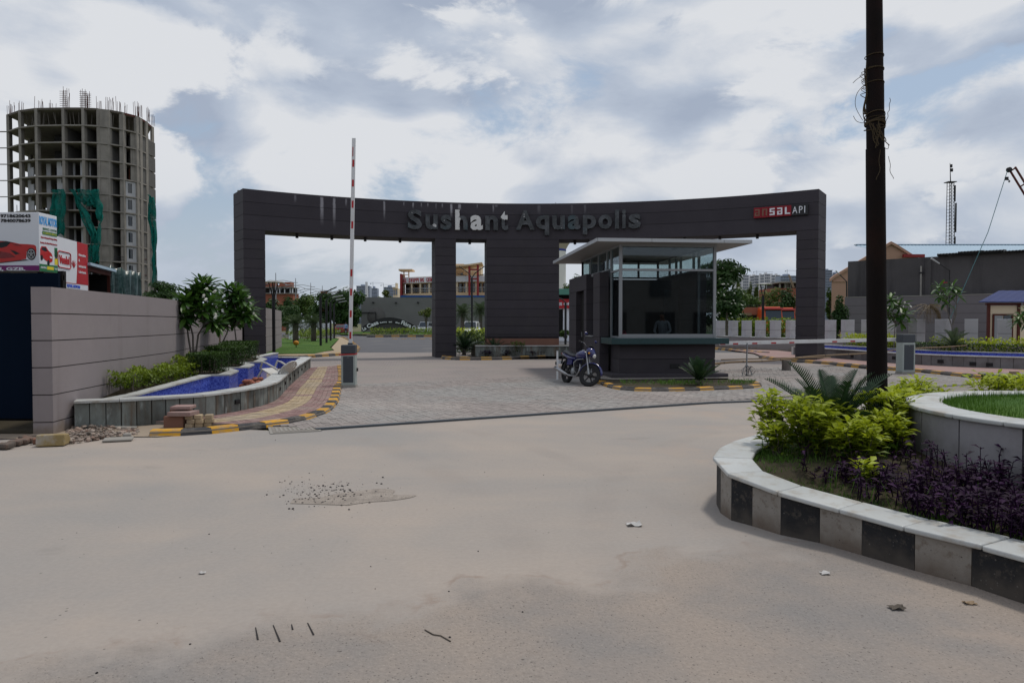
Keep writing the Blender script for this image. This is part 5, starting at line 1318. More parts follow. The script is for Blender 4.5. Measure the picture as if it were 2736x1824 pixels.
def tower():
 FH = 3.06; NF = 13; Z1 = lambda x, Y: XA(.3189 * x, Y)
 F = [(Z1(x, Y), Y) for x, Y in ((100, 134.2), (200, 131.6), (335, 130.3), (560, 130.0), (725, 130.0), (850, 130.5), (932, 131.2), (1050, 132.8), (1160, 135.0), (1192, 136.0), (1240, 138.4), (1290, 142.0))]
 t = thing('tower_block', 'unfinished round concrete tower block with bare floors and rods on top', 'tower', (-78, 143, 0))
 Bk = [(F[-1][0] - 4.6, 149), (F[-1][0] - 9, 155), (-84, 158), (F[0][0] + 2, 154), (F[0][0] - .8, 145)]
 poly = F + Bk; cx, cy = -78, 145
 def grow(p, d):
  v = Vector((p[0] - cx, p[1] - cy)); l = v.length; return tuple(Vector((cx, cy)) + v * ((l + d) / l))
 out = [grow(p, .28) for p in poly]; ztop = 40.6
 lv = [ztop - FH * k for k in range(NF + 1)]
 lv = [z for z in lv if z > 0.5]
 for i, z in enumerate(lv):
  part('floor_slab', MB().prism(out if i else [grow(p, .1) for p in poly], z - (.24 if i else .3), z), M('tower_concrete'), t)
 cols = [0, 1, 2, 3, 4, 5, 6, 7, 8, 9, 10, 11]
 for i in cols:
  x, y = F[i]; w = .25 if i < 9 else .16
  part('column', MB().box(x - w, x + w, y - .16, y + .75, 0, ztop - .02), M('tower_concrete'), t)
 for x, y in Bk + [(F[0][0] + .8, 139)]: part('column', MB().box(x - .25, x + .25, y - .3, y + .4, 0, ztop - .02), M('tower_concrete'), t)
 core = [(F[2][0] - .4, 136.0), (F[9][0] - 1, 139.5), (F[10][0] - 1.5, 143), (F[11][0] - 5, 148), (F[10][0] - 8, 152), (F[2][0], 154)]
 for i, z in enumerate(lv):
  zz = (lv[i + 1] if i + 1 < len(lv) else 0)
  if i == 0:
   continue
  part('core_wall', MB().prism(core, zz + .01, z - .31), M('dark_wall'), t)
 for i in (3, 4, 6, 8):
  x, y = F[i]
  for k in range(1, len(lv)):
   zz = lv[k + 1] if k + 1 < len(lv) else 0
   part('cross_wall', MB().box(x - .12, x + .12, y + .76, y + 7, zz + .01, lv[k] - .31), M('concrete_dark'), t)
 def bay(i, k, u0, u1, v0, v1, m, d=.2, name='infill_panel', th=.2):
  a, b = Vector(F[i]), Vector(F[i + 1]); z0 = (lv[k + 1] if k + 1 < len(lv) else 0) + .01; z1 = lv[k] - .31; dr = (b - a).normalized(); nr = Vector((-dr.y, dr.x))
  X = TR(a.x + nr.x * d, a.y + nr.y * d, 0) @ RZ(math.atan2(dr.y, dr.x)); L = (b - a).length
  return part(name, MB().box(L * u0, L * u1, 0, th, z0 + (z1 - z0) * v0, z0 + (z1 - z0) * v1, X=X), M(m), t)
 n = len(lv)
 for k in range(n):
  bay(5, k, .02, .98, 0, 1, 'tower_concrete', -.1, 'wall_panel', .4)
  bay(6, k, .78, .99, 0, 1, 'tower_concrete', -.05, 'wall_panel', .4)
  if k >= 1:
   bay(6, k, .18, .40, 0, 1, 'blockwork', 1.0); 
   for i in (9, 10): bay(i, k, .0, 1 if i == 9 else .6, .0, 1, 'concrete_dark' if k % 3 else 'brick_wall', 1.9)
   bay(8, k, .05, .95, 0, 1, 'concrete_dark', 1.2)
  if k in (1, 2, 3): bay(7, k, .62, .99, 0, 1, 'tower_concrete', .1)
  if k >= 4:  # white window surrounds
   bay(7, k, .02, .34, 0, 1, 'blockwork', .0); bay(7, k, .66, .98, 0, 1, 'blockwork', .0); bay(7, k, .34, .66, 0, .22, 'blockwork', .0); bay(7, k, .34, .66, .88, 1, 'blockwork', .0); bay(7, k, .34, .66, .22, .88, 'tint_glass', .12, 'window', .05)
  if k >= 3:
   for i, a, b in ((1, .12, .48), (2, .60, .97), (3, .66, .97)):
    bay(i, k, a, b, 0, .70, 'blockwork', .9); bay(i, k, a, (a + b) / 2 - .02, .70, 1, 'blockwork', .9)
   bay(4, k, .05, .25, 0, 1, 'blockwork', 1.4); bay(2, k, .02, .18, 0, 1, 'blockwork', 2.2); bay(3, k, .1, .2, 0, 1, 'blockwork', 2.0)
  if k >= 8:
   for i in (3, 6): 
    bay(i, k, .3, .98, .28, .31, 'metal_dark', -.15, 'railing', .06); bay(i, k, .3, .98, .12, .14, 'metal_dark', -.15, 'railing', .05)
   for i in (9, 10): bay(i, k, .02, .98, .30, .33, 'rust_frame', -.1, 'railing', .06)
 for i in range(0, 11):
  if i == 5: continue
  a, b = Vector(F[i]), Vector(F[i + 1]); L = (b - a).length
  for j in range(max(2, int(L * 1.2))):
   p = a.lerp(b, (j + .5) / max(2, int(L * 1.2))); x, y = grow(p, -.4 - 1.2 * rnd.random()); lean = rnd.uniform(-.5, .5)
   part('prop', MB().tube([(x, y, lv[1] + .01), (x + lean, y, lv[0] - .5)], .07, 4), M('bark_grey'), t)
  part('shutter_board', MB().prism([tuple(grow(a, .12)), tuple(grow(b, .12)), tuple(grow(b, .06)), tuple(grow(a, .06))], ztop - .34, ztop + .04), M('rust_frame' if i in (7, 9, 10) else 'bark'), t)
 for k in range(1, 7): x, y = F[0]; part('plank', MB().box(x - 3.6, x - .25, y - .3, y + .2, lv[k] - .2 + .03 * k, lv[k] - .12 + .03 * k, X=TR(0, 0, 0)), M('bark_grey'), t)
 spots = [(0, 0, 5.2, 5), (.35, 0, 4.2, 4), (1, 0, 4.4, 5), (2, 0, 4.2, 6), (2.5, 0, 3.2, 5), (3, 0, 7.4, 9), (3.2, 0, 4.5, 4), (4, 0, 7.2, 10), (4.3, 0, 6.2, 4), (5, 0, 4.6, 5), (5.6, 0, 4.6, 6), (6.3, 0, 5.2, 6), (6.6, 0, 5.8, 4), (7, 0, 3.6, 5), (8, 0, 6.0, 8), (8.8, 0, 6.2, 6), (10, 0, 5.2, 6), (10.8, 0, 4.6, 5)]
 for s, _, h, c in spots:
  i = int(s); a, b = Vector(F[i]), Vector(F[min(i + 1, 11)]); p = a.lerp(b, s - i)
  mb = MB()
  for j in range(c):
   x, y = p.x + rnd.uniform(-.7, .7), p.y + rnd.uniform(.0, 1.2); mb.tube([(x, y, ztop), (x + rnd.uniform(-.12, .12), y, ztop + h * .55 * rnd.uniform(.55, 1))], .04, 3, caps=False)
  if s in (3, 4, 4.3):
   for zz in range(1, 9): mb.box(p.x - .65, p.x + .65, p.y, p.y + .08, ztop + h * .05 * zz, ztop + h * .05 * zz + .05)
  part('rod_bundle', mb, M('rust_frame'), t, kind='stuff')
 p = F[0]; mb = MB()
 for j in range(9): mb.tube([(p[0] - 2.5 + .35 * j, p[1] + 2, 14), (p[0] - 2.5 + .35 * j + rnd.uniform(-.2, .2), p[1] + 2, 22 + rnd.uniform(-2, 2.5))], .06, 3, caps=False)
 part('rod_bundle', mb, M('rust_frame'), t, kind='stuff'); part('side_stage', MB().box(p[0] - 3.4, p[0] - .9, p[1] + 1, p[1] + 8, 0, 14), M('tower_concrete'), t)
 def net(label, cols_, Y):
  cols_ = resample(cols_, n=(len(cols_) - 1) * 5); n = len(cols_); mb = MB(); vs = []; fs = []; m = 22
  for i, (xt, yt, xb, yb) in enumerate(cols_):
   for j in range(m + 1):
    u = j / m; q = P(.3189 * (xt + (xb - xt) * u), 200 + .3189 * (yt + (yb - yt) * u), Y)
    vs.append((q.x + .16 * sin(7 * u + i * .4) + .1 * sin(17 * u), Y - .45 + .34 * sin(i * 1.25 + u * 4) * (.4 + u) + .12 * sin(i * 2.9 + 9 * u), q.z + (.35 * sin(i * 1.7) if j == m else 0)))
  for i in range(n - 1):
   for j in range(m): fs.append((i * (m + 1) + j, i * (m + 1) + j + 1, (i + 1) * (m + 1) + j + 1, (i + 1) * (m + 1) + j))
  mb.add(vs, fs, 0, .5, True)
  o = solo('safety_net', mb, M('netting'), label, 'net', 'green safety nets on the tower'); s = o.modifiers.new('thick', 'SOLIDIFY'); s.thickness = .05
 net('flat green net hanging in two lengths left of the torn net on the tower', [(438, 962, 440, 1220), (470, 965, 465, 1300), (510, 962, 505, 1345), (552, 962, 556, 1350)], 129.2)
 net('torn green net strip slanting down from the tower floor edge', [(592, 962, 795, 1400), (615, 965, 810, 1400), (640, 962, 850, 1395)], 129.0)
 net('gathered green net with a hole draped over the right of the torn strip', [(640, 962, 690, 1075), (700, 962, 735, 1085), (740, 968, 770, 1115), (790, 964, 800, 1100), (825, 962, 848, 1235), (846, 962, 868, 1250)], 128.7)
 net('green net tail knotted and fanning out at the foot of the torn strip', [(790, 1240, 760, 1575), (800, 1400, 790, 1580), (808, 1400, 815, 1575), (850, 1240, 842, 1570)], 128.5)
 net('long narrow green net down the right hand edge of the tower', [(1240, 1005, 1270, 1130), (1256, 1010, 1290, 1500), (1285, 1028, 1300, 1780), (1304, 1030, 1330, 1790)], 134.0)
tower()
def signs():
 Y = 13.0; c = P(103, 567, Y); x0 = c.x - 2.4; zb = P(103, 724, Y).z; zt = c.z; dp = .52
 t = thing('sign_board', 'white boxed sign with a red sports car, phone numbers and a purple strip', 'sign', (c.x, Y, zb))
 H = zt - zb; px = lambda sx: XA(sx, Y); pz = lambda sy: ZA(sy, Y)
 bev(part('sign_box', MB().box(x0, c.x, Y, Y + dp, zb, zt), M('sign_white'), t), .01)
 part('purple_strip', MB().box(x0 + .005, c.x - .004, Y - .008, Y + .0, zb + .01, pz(709)), M('sign_purple'), t)
 k = .15309
 def put(body, xa, xb, ya, yb, m, bold=.03, X0=None, name='lettering'):
  xs, xe, zt_, zb_ = px(k * xa), px(k * xb), pz(560 + k * ya), pz(560 + k * yb)
  part(name, text_mb(body, xe - xs, zt_ - zb_, .006, bold, X=TR(xs, Y - .006, zb_)), M(m), t)
 put('9718620643', 48, 568, 82, 140, 'sign_black'); put('7840078639', 50, 570, 165, 222, 'sign_black')
 put('ad, GZB.', -95, 470, 1005, 1075, 'sign_white', .04)
 def poly(pts, m, lay, name='print'):
  q = [(px(k * x), pz(560 + k * y)) for x, y in pts]; n = len(q); y0 = Y - .002 * lay
  mb = MB(); mb.add([(x, y0, z) for x, z in q] + [(x, y0 + .0015, z) for x, z in q], [tuple(range(n))[::-1], tuple(range(n, 2 * n))] + [(i, (i + 1) % n, n + (i + 1) % n, n + i) for i in range(n)])
  return part(name, mb, M(m), t)
 car = poly([(-420, 700), (-300, 640), (-120, 560), (0, 545), (140, 550), (270, 575), (370, 598), (520, 605), (620, 615), (655, 640), (662, 700), (655, 800), (640, 800), (600, 690), (540, 680), (490, 740), (480, 860), (300, 895), (100, 920), (-100, 930), (-380, 935), (-440, 850)], 'car_red', 1)
 poly([(-60, 600), (40, 570), (130, 562), (215, 575), (150, 640), (60, 668), (-60, 660)], 'tint_glass', 2); poly([(-120, 556), (0, 545), (140, 549), (270, 575), (250, 581), (130, 560), (0, 556), (-110, 570)], 'sign_black', 3)
 poly([(200, 700), (280, 720), (375, 768), (300, 788)], 'sign_black', 2); poly([(230, 600), (330, 600), (420, 640), (300, 625)], 'car_maroon', 2); poly([(-300, 760), (0, 720), (200, 760), (300, 830), (100, 850), (-300, 850)], 'car_maroon', 2)
 poly([(-440, 935), (0, 925), (300, 890), (480, 870), (540, 885), (300, 905), (0, 938)], 'sign_black', 2)
 C = (572, 775)
 for r, m, l in ((95, 'sign_black', 2), (74, 'silver', 3), (62, 'sign_black', 4)): poly([(C[0] + r * .84 * cos(a * pi / 12), C[1] + r * 1.12 * sin(a * pi / 12)) for a in range(24)], m, l)
 for a in range(5):
  w = a * 2 * pi / 5 - pi / 2; u = (cos(w), sin(w)); v = (-u[1], u[0])
  poly([(C[0] + .84 * (v[0] * 9), C[1] + 1.12 * v[1] * 9), (C[0] + .84 * (u[0] * 66 + v[0] * 5), C[1] + 1.12 * (u[1] * 66 + v[1] * 5)), (C[0] + .84 * (u[0] * 66 - v[0] * 5), C[1] + 1.12 * (u[1] * 66 - v[1] * 5)), (C[0] - .84 * v[0] * 9, C[1] - 1.12 * v[1] * 9)], 'silver', 5)
 def side(body, u0, u1, v0, v1, m, bold=.0):
  part('lettering', text_mb(body, dp * (u1 - u0), H * (v1 - v0), .004, bold, X=TR(c.x + .003, Y + dp * u0, zb + H * v0) @ RZ(R(90))), M(m), t)
 def sbox(u0, u1, v0, v1, m, o=.004): part('print', MB().box(c.x + .0005, c.x + o, Y + dp * u0, Y + dp * u1, zb + H * v0, zb + H * v1), M(m), t)
 def spoly(pts, m, lay=1):
  mb = MB(); n = len(pts); q = [(Y + dp * u, zb + H * v) for u, v in pts]
  mb.add([(c.x + .0015 * lay + .002, y, z) for y, z in q] + [(c.x + .0015 * lay + .0008, y, z) for y, z in q], [tuple(range(n)), tuple(range(n, 2 * n))[::-1]] + [(i, n + i, n + (i + 1) % n, (i + 1) % n) for i in range(n)])
  part('print', mb, M(m), t)
 side('ROYAL MOTOR', .03, .99, .80, .945, 'sign_sky', .03); side('SERVICE CENTRE', .2, .97, .715, .755, 'sign_green', .0)
 sbox(.18, .98, .635, .695, 'sign_green'); side('A COMPLETE SERVICE', .22, .95, .65, .68, 'sign_yellow', .0)
 side('Deals in Mechanical Denting, Painting,', .1, .99, .56, .60, 'sign_red', .02); side('Scanning, AC all kinds Work done here', .06, .99, .47, .51, 'sign_red', .02)
 spoly([(.04, .27), (.05, .38), (.12, .43), (.36, .435), (.50, .37), (.66, .33), (.72, .27), (.70, .19), (.55, .16), (.42, .18), (.3, .2), (.1, .25)], 'car_red', 1)
 spoly([(.10, .37), (.15, .415), (.33, .42), (.44, .36), (.3, .35)], 'tint_glass', 2)
 for u, v in ((.12, .235), (.48, .16)): spoly([(u + .065 * cos(a * pi / 6), v + .05 * sin(a * pi / 6)) for a in range(12)], 'sign_black', 2)
 spoly([(.55, .28), (.68, .27), (.69, .24), (.56, .245)], 'sign_white', 3)
 sbox(.83, .99, .28, .44, 'sign_green'); sbox(.83, .99, .14, .25, 'sign_yellow'); spoly([(.86, .25), (.95, .25), (.93, .40), (.9, .40)], 'sign_black', 3)
 sbox(.0, 1, .0, .125, 'sign_green'); side('DENTING', .06, .37, .05, .085, 'sign_white', .03); sbox(.40, .76, .04, .095, 'sign_yellow', .006); side('PAINTING', .43, .74, .05, .085, 'sign_green', .03); side('TAX', .80, .98, .05, .085, 'sign_white', .03)
 for x, y in ((c.x - .18, Y + .3), (c.x - 2.2, Y + .3), (c.x - .06, Y + dp + .1)): part('leg', MB().box(x - .035, x + .035, y - .035, y + .035, 0, zb + .02), M('rust_frame'), t)
 t2 = thing('sign_board', 'white and red lubricant sign board with a boxed red name above the wall', 'sign', (-8.7, 13.6, 2.3))
 a, b = P(151.5, 700, 13.62), P(234, 700, 15.1); a.z = b.z = 0
 d = (b - a); L = d.length; ang = math.atan2(d.y, d.x); zb2, zt2 = P(151, 767, 13.62).z, P(149.4, 630.5, 13.62).z; H2 = zt2 - zb2
 X = TR(a.x, a.y, zb2) @ RZ(ang)
 pb = lambda u0, u1, v0, v1, m, y=.006, n='print': part(n, MB().box(L * u0, L * u1, -y, -.0005, H2 * v0, H2 * v1, X=X), M(m), t2)
 part('panel', MB().box(0, L, 0, .05, 0, H2, X=X), M('sign_white'), t2)
 def fp(pts, m, y): 
  n = len(pts); mb = MB(); mb.add([(L * u, -y, H2 * v) for u, v in pts] + [(L * u, -y + .003, H2 * v) for u, v in pts], [tuple(range(n)), tuple(range(n, 2 * n))[::-1]] + [(i, n + i, n + (i + 1) % n, (i + 1) % n) for i in range(n)], X=X); part('print', mb, M(m), t2)
 fp([(.60, .115), (.63, .4), (.645, .7), (.64, .998), (.998, .998), (.998, .115)], 'sign_red', .004)
 pb(.0, .6, .108, .118, 'sign_red'); part('lettering', text_mb('ROYAL MOTORS', L * .42, H2 * .06, .006, .04, X=X @ TR(L * .30, -.004, H2 * .025)), M('sign_blue'), t2)
 def frame(u0, u1, v0, v1, w, m):
  rr = .05; pts = []
  for cx, cz, a0 in ((u1 - rr, v1 - rr, 0), (u0 + rr, v1 - rr, 90), (u0 + rr, v0 + rr, 180), (u1 - rr, v0 + rr, 270)):
   for k in range(5): pts.append((cx + rr * cos(R(a0 + k * 22.5)), -.004, cz + rr * sin(R(a0 + k * 22.5))))
  pts = [(L * p[0], p[1], H2 * p[2]) for p in pts]; part('name_frame', MB().tube(pts + pts[:1], w, 5, X=X), M(m), t2)
 frame(.03, .42, .40, .72, .012, 'sign_red')
 part('lettering', text_mb('Veedol', L * .32, H2 * .17, .008, .06, X=X @ TR(L * .065, -.004, H2 * .475)), M('sign_red'), t2)
 for k in range(-2, 3):
  w = R(90 + k * 32); u, v = .53, .5; dx, dz = cos(w), sin(w)
  fp([(u - .012, v - .07), (u + .075 * dx - .012, v + .09 * dz - .01), (u + .085 * dx, v + .10 * dz), (u + .012, v - .05)], 'sign_red', .005)
 for k, s in enumerate(('Automotive', '&', 'Industrial', 'Lubricants')): part('lettering', text_mb(s, L * (.24 if k != 1 else .035), H2 * .055, .006, .02, X=X @ TR(L * .68, -.006, H2 * (.71 - .12 * k))), M('sign_white'), t2)
 for u in (.08, .92): part('leg', MB().box(L * u - .03, L * u + .03, .055, .115, -zb2, H2 * .95, X=X), M('rust_frame'), t2)
signs()
def shed():
 a, b, c = P(238, 710, 15.4), P(293, 720, 17.0), P(378, 740, 20.2)
 t = thing('shed', 'dark open shed with a pale roof edge and red brown frame behind the wall', 'shed', (a.x, a.y, 0))
 zt = P(236, 708, 15.4).z; d = b - a; L = d.length * 1.03; X = TR(a.x, a.y, 0) @ RZ(math.atan2(d.y, d.x))
 part('back_wall', MB().box(-.3, L, 1.4, 1.5, 0, zt - .1, X=X), M('shed_dark'), t); part('end_wall', MB().box(L - .06, L, .06, 1.4, 0, zt - .1, X=X), M('shed_dark'), t); part('end_wall', MB().box(-.3, -.2, .06, 1.4, 0, zt - .1, X=X), M('shed_dark'), t)
 part('roof', MB().box(-.35, L + .06, -.12, 1.6, zt - .03, zt + .03, X=X), M('sheet_roof'), t)
 for u in (-.1, L - .05): part('post', MB().box(u, u + .07, 0, .06, 0, zt - .1, X=X), M('rust_frame'), t)
 part('beam', MB().box(-.3, L, -.01, .06, zt - .13, zt - .032, X=X), M('rust_frame'), t)
 mb = MB(); n, m = 40, 12; vs = []; fs = []
 e0, e1 = P(291, 708, 17.05), P(377, 728, 20.2)
 for i in range(n + 1):
  u = i / n; p = e0.lerp(e1, u); sag = -.05 * sin(u * pi * 3) ** 2
  for j in range(m + 1):
   v = j / m; w = .13 * sin(u * 26 + 1.5 * v) * (.25 + v) + .06 * sin(u * 61 + v * 2)
   vs.append((p.x + w * .8, p.y - w * .45, (p.z + sag) * (1 - v) + .9 * v))
 for i in range(n):
  for j in range(m): fs.append((i * (m + 1) + j, i * (m + 1) + j + 1, (i + 1) * (m + 1) + j + 1, (i + 1) * (m + 1) + j))
 mb.add(vs, fs, 0, .5, True)
 o = solo('tarpaulin', mb, M('tarp'), 'crumpled dark green plastic sheet hung beside the open shed', 'tarpaulin'); o.modifiers.new('thick', 'SOLIDIFY').thickness = .01
 g = thing('sheet_gate', 'dark navy sheet metal gate at the left edge beside the wall end', 'gate', (-8.6, 10.6, 0))
 for k in range(5): part('sheet', MB().box(-6.72 - .74 * (k + 1) + .01, -6.72 - .74 * k, 10.55 + .02 * (k % 2), 10.6 + .02 * (k % 2), .20, 2.36), M('navy_sheet'), g)
 part('bottom_rail', MB().box(-10.4, -6.72, 10.61, 10.66, .16, .24), M('shed_dark'), g); part('top_rail', MB().box(-10.4, -6.72, 10.645, 10.69, 2.26, 2.34), M('shed_dark'), g)
 for x in (-6.80, -8.6, -10.4): part('post', MB().box(x, x + .08, 10.66, 10.74, 0, 2.4), M('shed_dark'), g)
 solo('shed_yard', sheet([(-12, 10.3), (-6.66, 10.3), (-6.9, 13), (-9, 21), (-16, 21)], .02), M('soil'), kind='structure')
 solo('dark_shed', MB().box(-11.5, -8.72, 12.0, 12.4, 0, 2.5), M('shed_dark'), 'black shed side under the sports car sign', 'shed')
shed()
def shopping():
 Y = 140; px = lambda sx: XA(sx, Y); pz = lambda sy: ZA(sy, Y)
 t = thing('shopping_centre', 'cream shopping centre with red sign lettering, red columns and balconies', 'building', (-12, Y, 0))
 n = 18; x0, x1 = px(1064), px(1296)
 def fr(u): return (x0 + (x1 - x0) * u, Y + 5.5 * (1 - u) ** 2 - 1.0 * u)
 A = [fr(i / n) for i in range(n + 1)]; back = lambda d: [(p[0] + .15 * d, p[1] + d) for p in A]
 z = [0, pz(782), pz(757), pz(736)]
 part('lower_wall', MB().ribbon(A, back(12), 0, pz(790)), M('cream'), t)
 part('floor_band', MB().ribbon([(p[0], p[1] - .35) for p in A], back(12), pz(790) + .01, pz(781.5)), M('cream'), t)
 part('parapet', MB().ribbon([(p[0], p[1] - .3) for p in A], back(12), pz(754.5), pz(737)), M('cream_light'), t)
 part('sign_band', MB().ribbon([(p[0], p[1] - .42) for p in A], [(p[0], p[1] - .302) for p in A], pz(753), pz(738)), M('sign_white'), t)
 part('recess_wall', MB().ribbon(back(2.2), back(12), pz(781.5) + .01, pz(754.5) - .01), M('cream'), t)
 for i in range(0, n, 1):
  a, b = A[i], A[i + 1]
  if i % 2 == 0: part('column', MB().prism([a, lerp(a, b, .4), (lerp(a, b, .4)[0], lerp(a, b, .4)[1] + .5), (a[0], a[1] + .5)], pz(781.4), pz(754.6)), M('cream_light'), t)
  part('window', MB().prism([(lerp(a, b, .1)[0] + .33, lerp(a, b, .1)[1] + 2.1), (lerp(a, b, .9)[0] + .33, lerp(a, b, .9)[1] + 2.1), (lerp(a, b, .9)[0] + .33, lerp(a, b, .9)[1] + 2.19), (lerp(a, b, .1)[0] + .33, lerp(a, b, .1)[1] + 2.19)], pz(781), pz(756)), M('tint_glass'), t)
 for h in (.35, .75, 1.0): part('railing', MB().ribbon([(p[0], p[1] - .2) for p in A], [(p[0], p[1] - .14) for p in A], pz(781.5) + h, pz(781.5) + h + .07), M('metal_light'), t)
 for sx in (1061.5,): part('fin', MB().box(px(sx), px(sx + 5), Y + 3.5, Y + 8, 0, pz(728)), M('maroon'), t)
 word = 'ROYAL SHOPPING CENTRE'; ux = .0
 for i, ch in enumerate(word):
  if ch == ' ': continue
  sx = 1063 + (1158 - 1063) * ((i - 2.2) / 16.5) ** (1.0 if i < 3 else 1.0)
  if sx < 1062: continue
  u = (px(sx) - x0) / (x1 - x0); p, q = fr(u), fr(u + .022)
  part('letter', text_mb(ch, .10 if ch == 'I' else .32, .80, .12, .025, X=TR(p[0], p[1] - .46, pz(751.2)) @ RZ(math.atan2(q[1] - p[1], q[0] - p[0]))), M('sign_red'), t)
 part('pergola', MB().box(px(1057), px(1094), Y + 4, Y + 8, pz(719), pz(714.5)), M('cream'), t)
 for sx in (1068, 1081.5): part('pergola_post', MB().box(px(sx), px(sx + 2.6), Y + 5, Y + 5.3, pz(736.5), pz(719)), M('cream'), t)
 part('pergola_beam', MB().box(px(1070.7), px(1081.4), Y + 5.02, Y + 5.28, pz(730), pz(728.3)), M('cream'), t)
 part('upper_block', MB().box(px(1205), px(1283), Y + 5, Y + 14, pz(736), pz(701)), M('cream_light'), t); part('upper_block', MB().box(px(1205), px(1236), Y + 4.4, Y + 4.99, pz(736), pz(700)), M('cream'), t)
 part('window', MB().box(px(1227), px(1233), Y + 4.3, Y + 4.395, pz(731), pz(725)), M('tint_glass'), t)
 for k in range(4): part('window', MB().box(px(1240 + 9 * k), px(1244 + 9 * k), Y + 4.9, Y + 4.995, pz(730), pz(722)), M('cream'), t)
 e = [(1170, 712, 716), (1219, 712, 716), (1255, 709, 713.5), (1290, 704, 708)]
 part('canopy', MB().loft([[(px(x), Y - 3.2, pz(b)), (px(x), Y + 4, pz(b)), (px(x), Y + 4, pz(a)), (px(x), Y - 3.2, pz(a))] for x, a, b in e], sm=False), M('cream'), t)
 for sx in (1254, 1276): part('red_column', MB().box(px(sx), px(sx + 5.2), Y - 3, Y - 2.2, 0, pz(713.5 if sx < 1270 else 709)), M('maroon'), t)
 for sy in (721, 745.5): part('red_beam', MB().box(px(1259.4), px(1275.8), Y - 2.9, Y - 2.3, pz(sy + 3.5), pz(sy)), M('maroon'), t)
 t2 = thing('grey_wall', 'long tall grey boundary wall with a blue top strip in front of the shopping centre', 'wall', (-14, 122, 0))
 Y2 = 122; X0 = XA(965, Y2)
 part('wall_body', MB().box(X0, XA(1330, Y2), Y2, Y2 + .4, 0, ZA(794, Y2)), M('grey_wall_far'), t2)
 part('blue_strip', MB().box(XA(1070, Y2), XA(1330, Y2), Y2 - .05, Y2 + .3, ZA(794, Y2) + .01, ZA(789, Y2)), M('strip_blue'), t2)
 for sx, sy in ((998, 808), (1058.5, 808.5), (1117.5, 808)): part('wall_light', MB().box(XA(sx - 2.5, Y2), XA(sx + 2.5, Y2), Y2 - .5, Y2 - .002, ZA(sy + 1.5, Y2), ZA(sy - 1.5, Y2)), M('metal_dark'), t2)
 dpt = thing('round_stain', 'round dark painted patch on the tall grey wall', 'wall patch', (XA(1006, Y2), Y2 - .02, ZA(845, Y2)))
 cx, cz, r = XA(1005.5, Y2), ZA(846, Y2), 24.5 / 1900 * Y2
 part('patch', MB().lathe([(0, 0), (r, 0), (r, .02), (0, .02)], 28, X=TR(cx, Y2 - .002, cz) @ RX(R(90))), M('concrete_dark'), dpt)
 part('pipe', MB().tube([(XA(967, Y2), Y2 - .2, ZA(835, Y2)), (XA(1005, Y2), Y2 - .2, ZA(834.5, Y2)), (XA(1005.5, Y2), Y2 - .2, ZA(862, Y2))], .1, 6), M('metal_dark'), t2)
shopping()
def arch_sign():
 Y = 106; t = thing('arched_sign', 'low black arched sign with white names on the roundabout lawn', 'sign', (XA(1040, Y), Y, 0))
 cx, w = XA(1041, Y), (1112 - 970) / 2 / 1900 * Y; zt = ZA(848, Y); zb = ZA(872, Y); n = 24; h = zt - zb
 q = lambda u, d: (cx + w * u, zb + (h - d) * (1 - u * u) )
 mb = MB(); mb.loft([[(q(u, 0)[0], Y, max(.1, q(u, 0)[1] - .9)), (q(u, 0)[0], Y + .4, max(.1, q(u, 0)[1] - .9)), (q(u, 0)[0], Y + .4, q(u, 0)[1] + .02), (q(u, 0)[0], Y, q(u, 0)[1] + .02)] for u in [-1 + 2 * i / n for i in range(n + 1)]], sm=False)
 part('arch', mb, M('sign_black'), t); part('infill', MB().box(cx - w * .72, cx + w * .72, Y + .1, Y + .3, .1, zb + h * .32), M('dark_wall'), t)
 for body, sx0, sx1, hh in (('La', 972, 980, .55), ('Casa', 983, 1013, .62), ('Building', 1016, 1034, .22), ('at', 1039, 1048, .2), ('the', 1056, 1068, .22), ('Flóra', 1071, 1097, .62), ('Ct.', 1099, 1111, .6)):
  x0, x1 = XA(sx0, Y), XA(sx1, Y); u0, u1 = (x0 - cx) / w, (x1 - cx) / w
  z0, z1 = q(u0, 0)[1] - .75, q(u1, 0)[1] - .75
  part('lettering', text_mb(body, math.hypot(x1 - x0, z1 - z0), hh, .1, .03, X=TR(x0, Y - .06, z0) @ RY(-math.atan2(z1 - z0, x1 - x0))), M('sign_white'), t)
arch_sign()
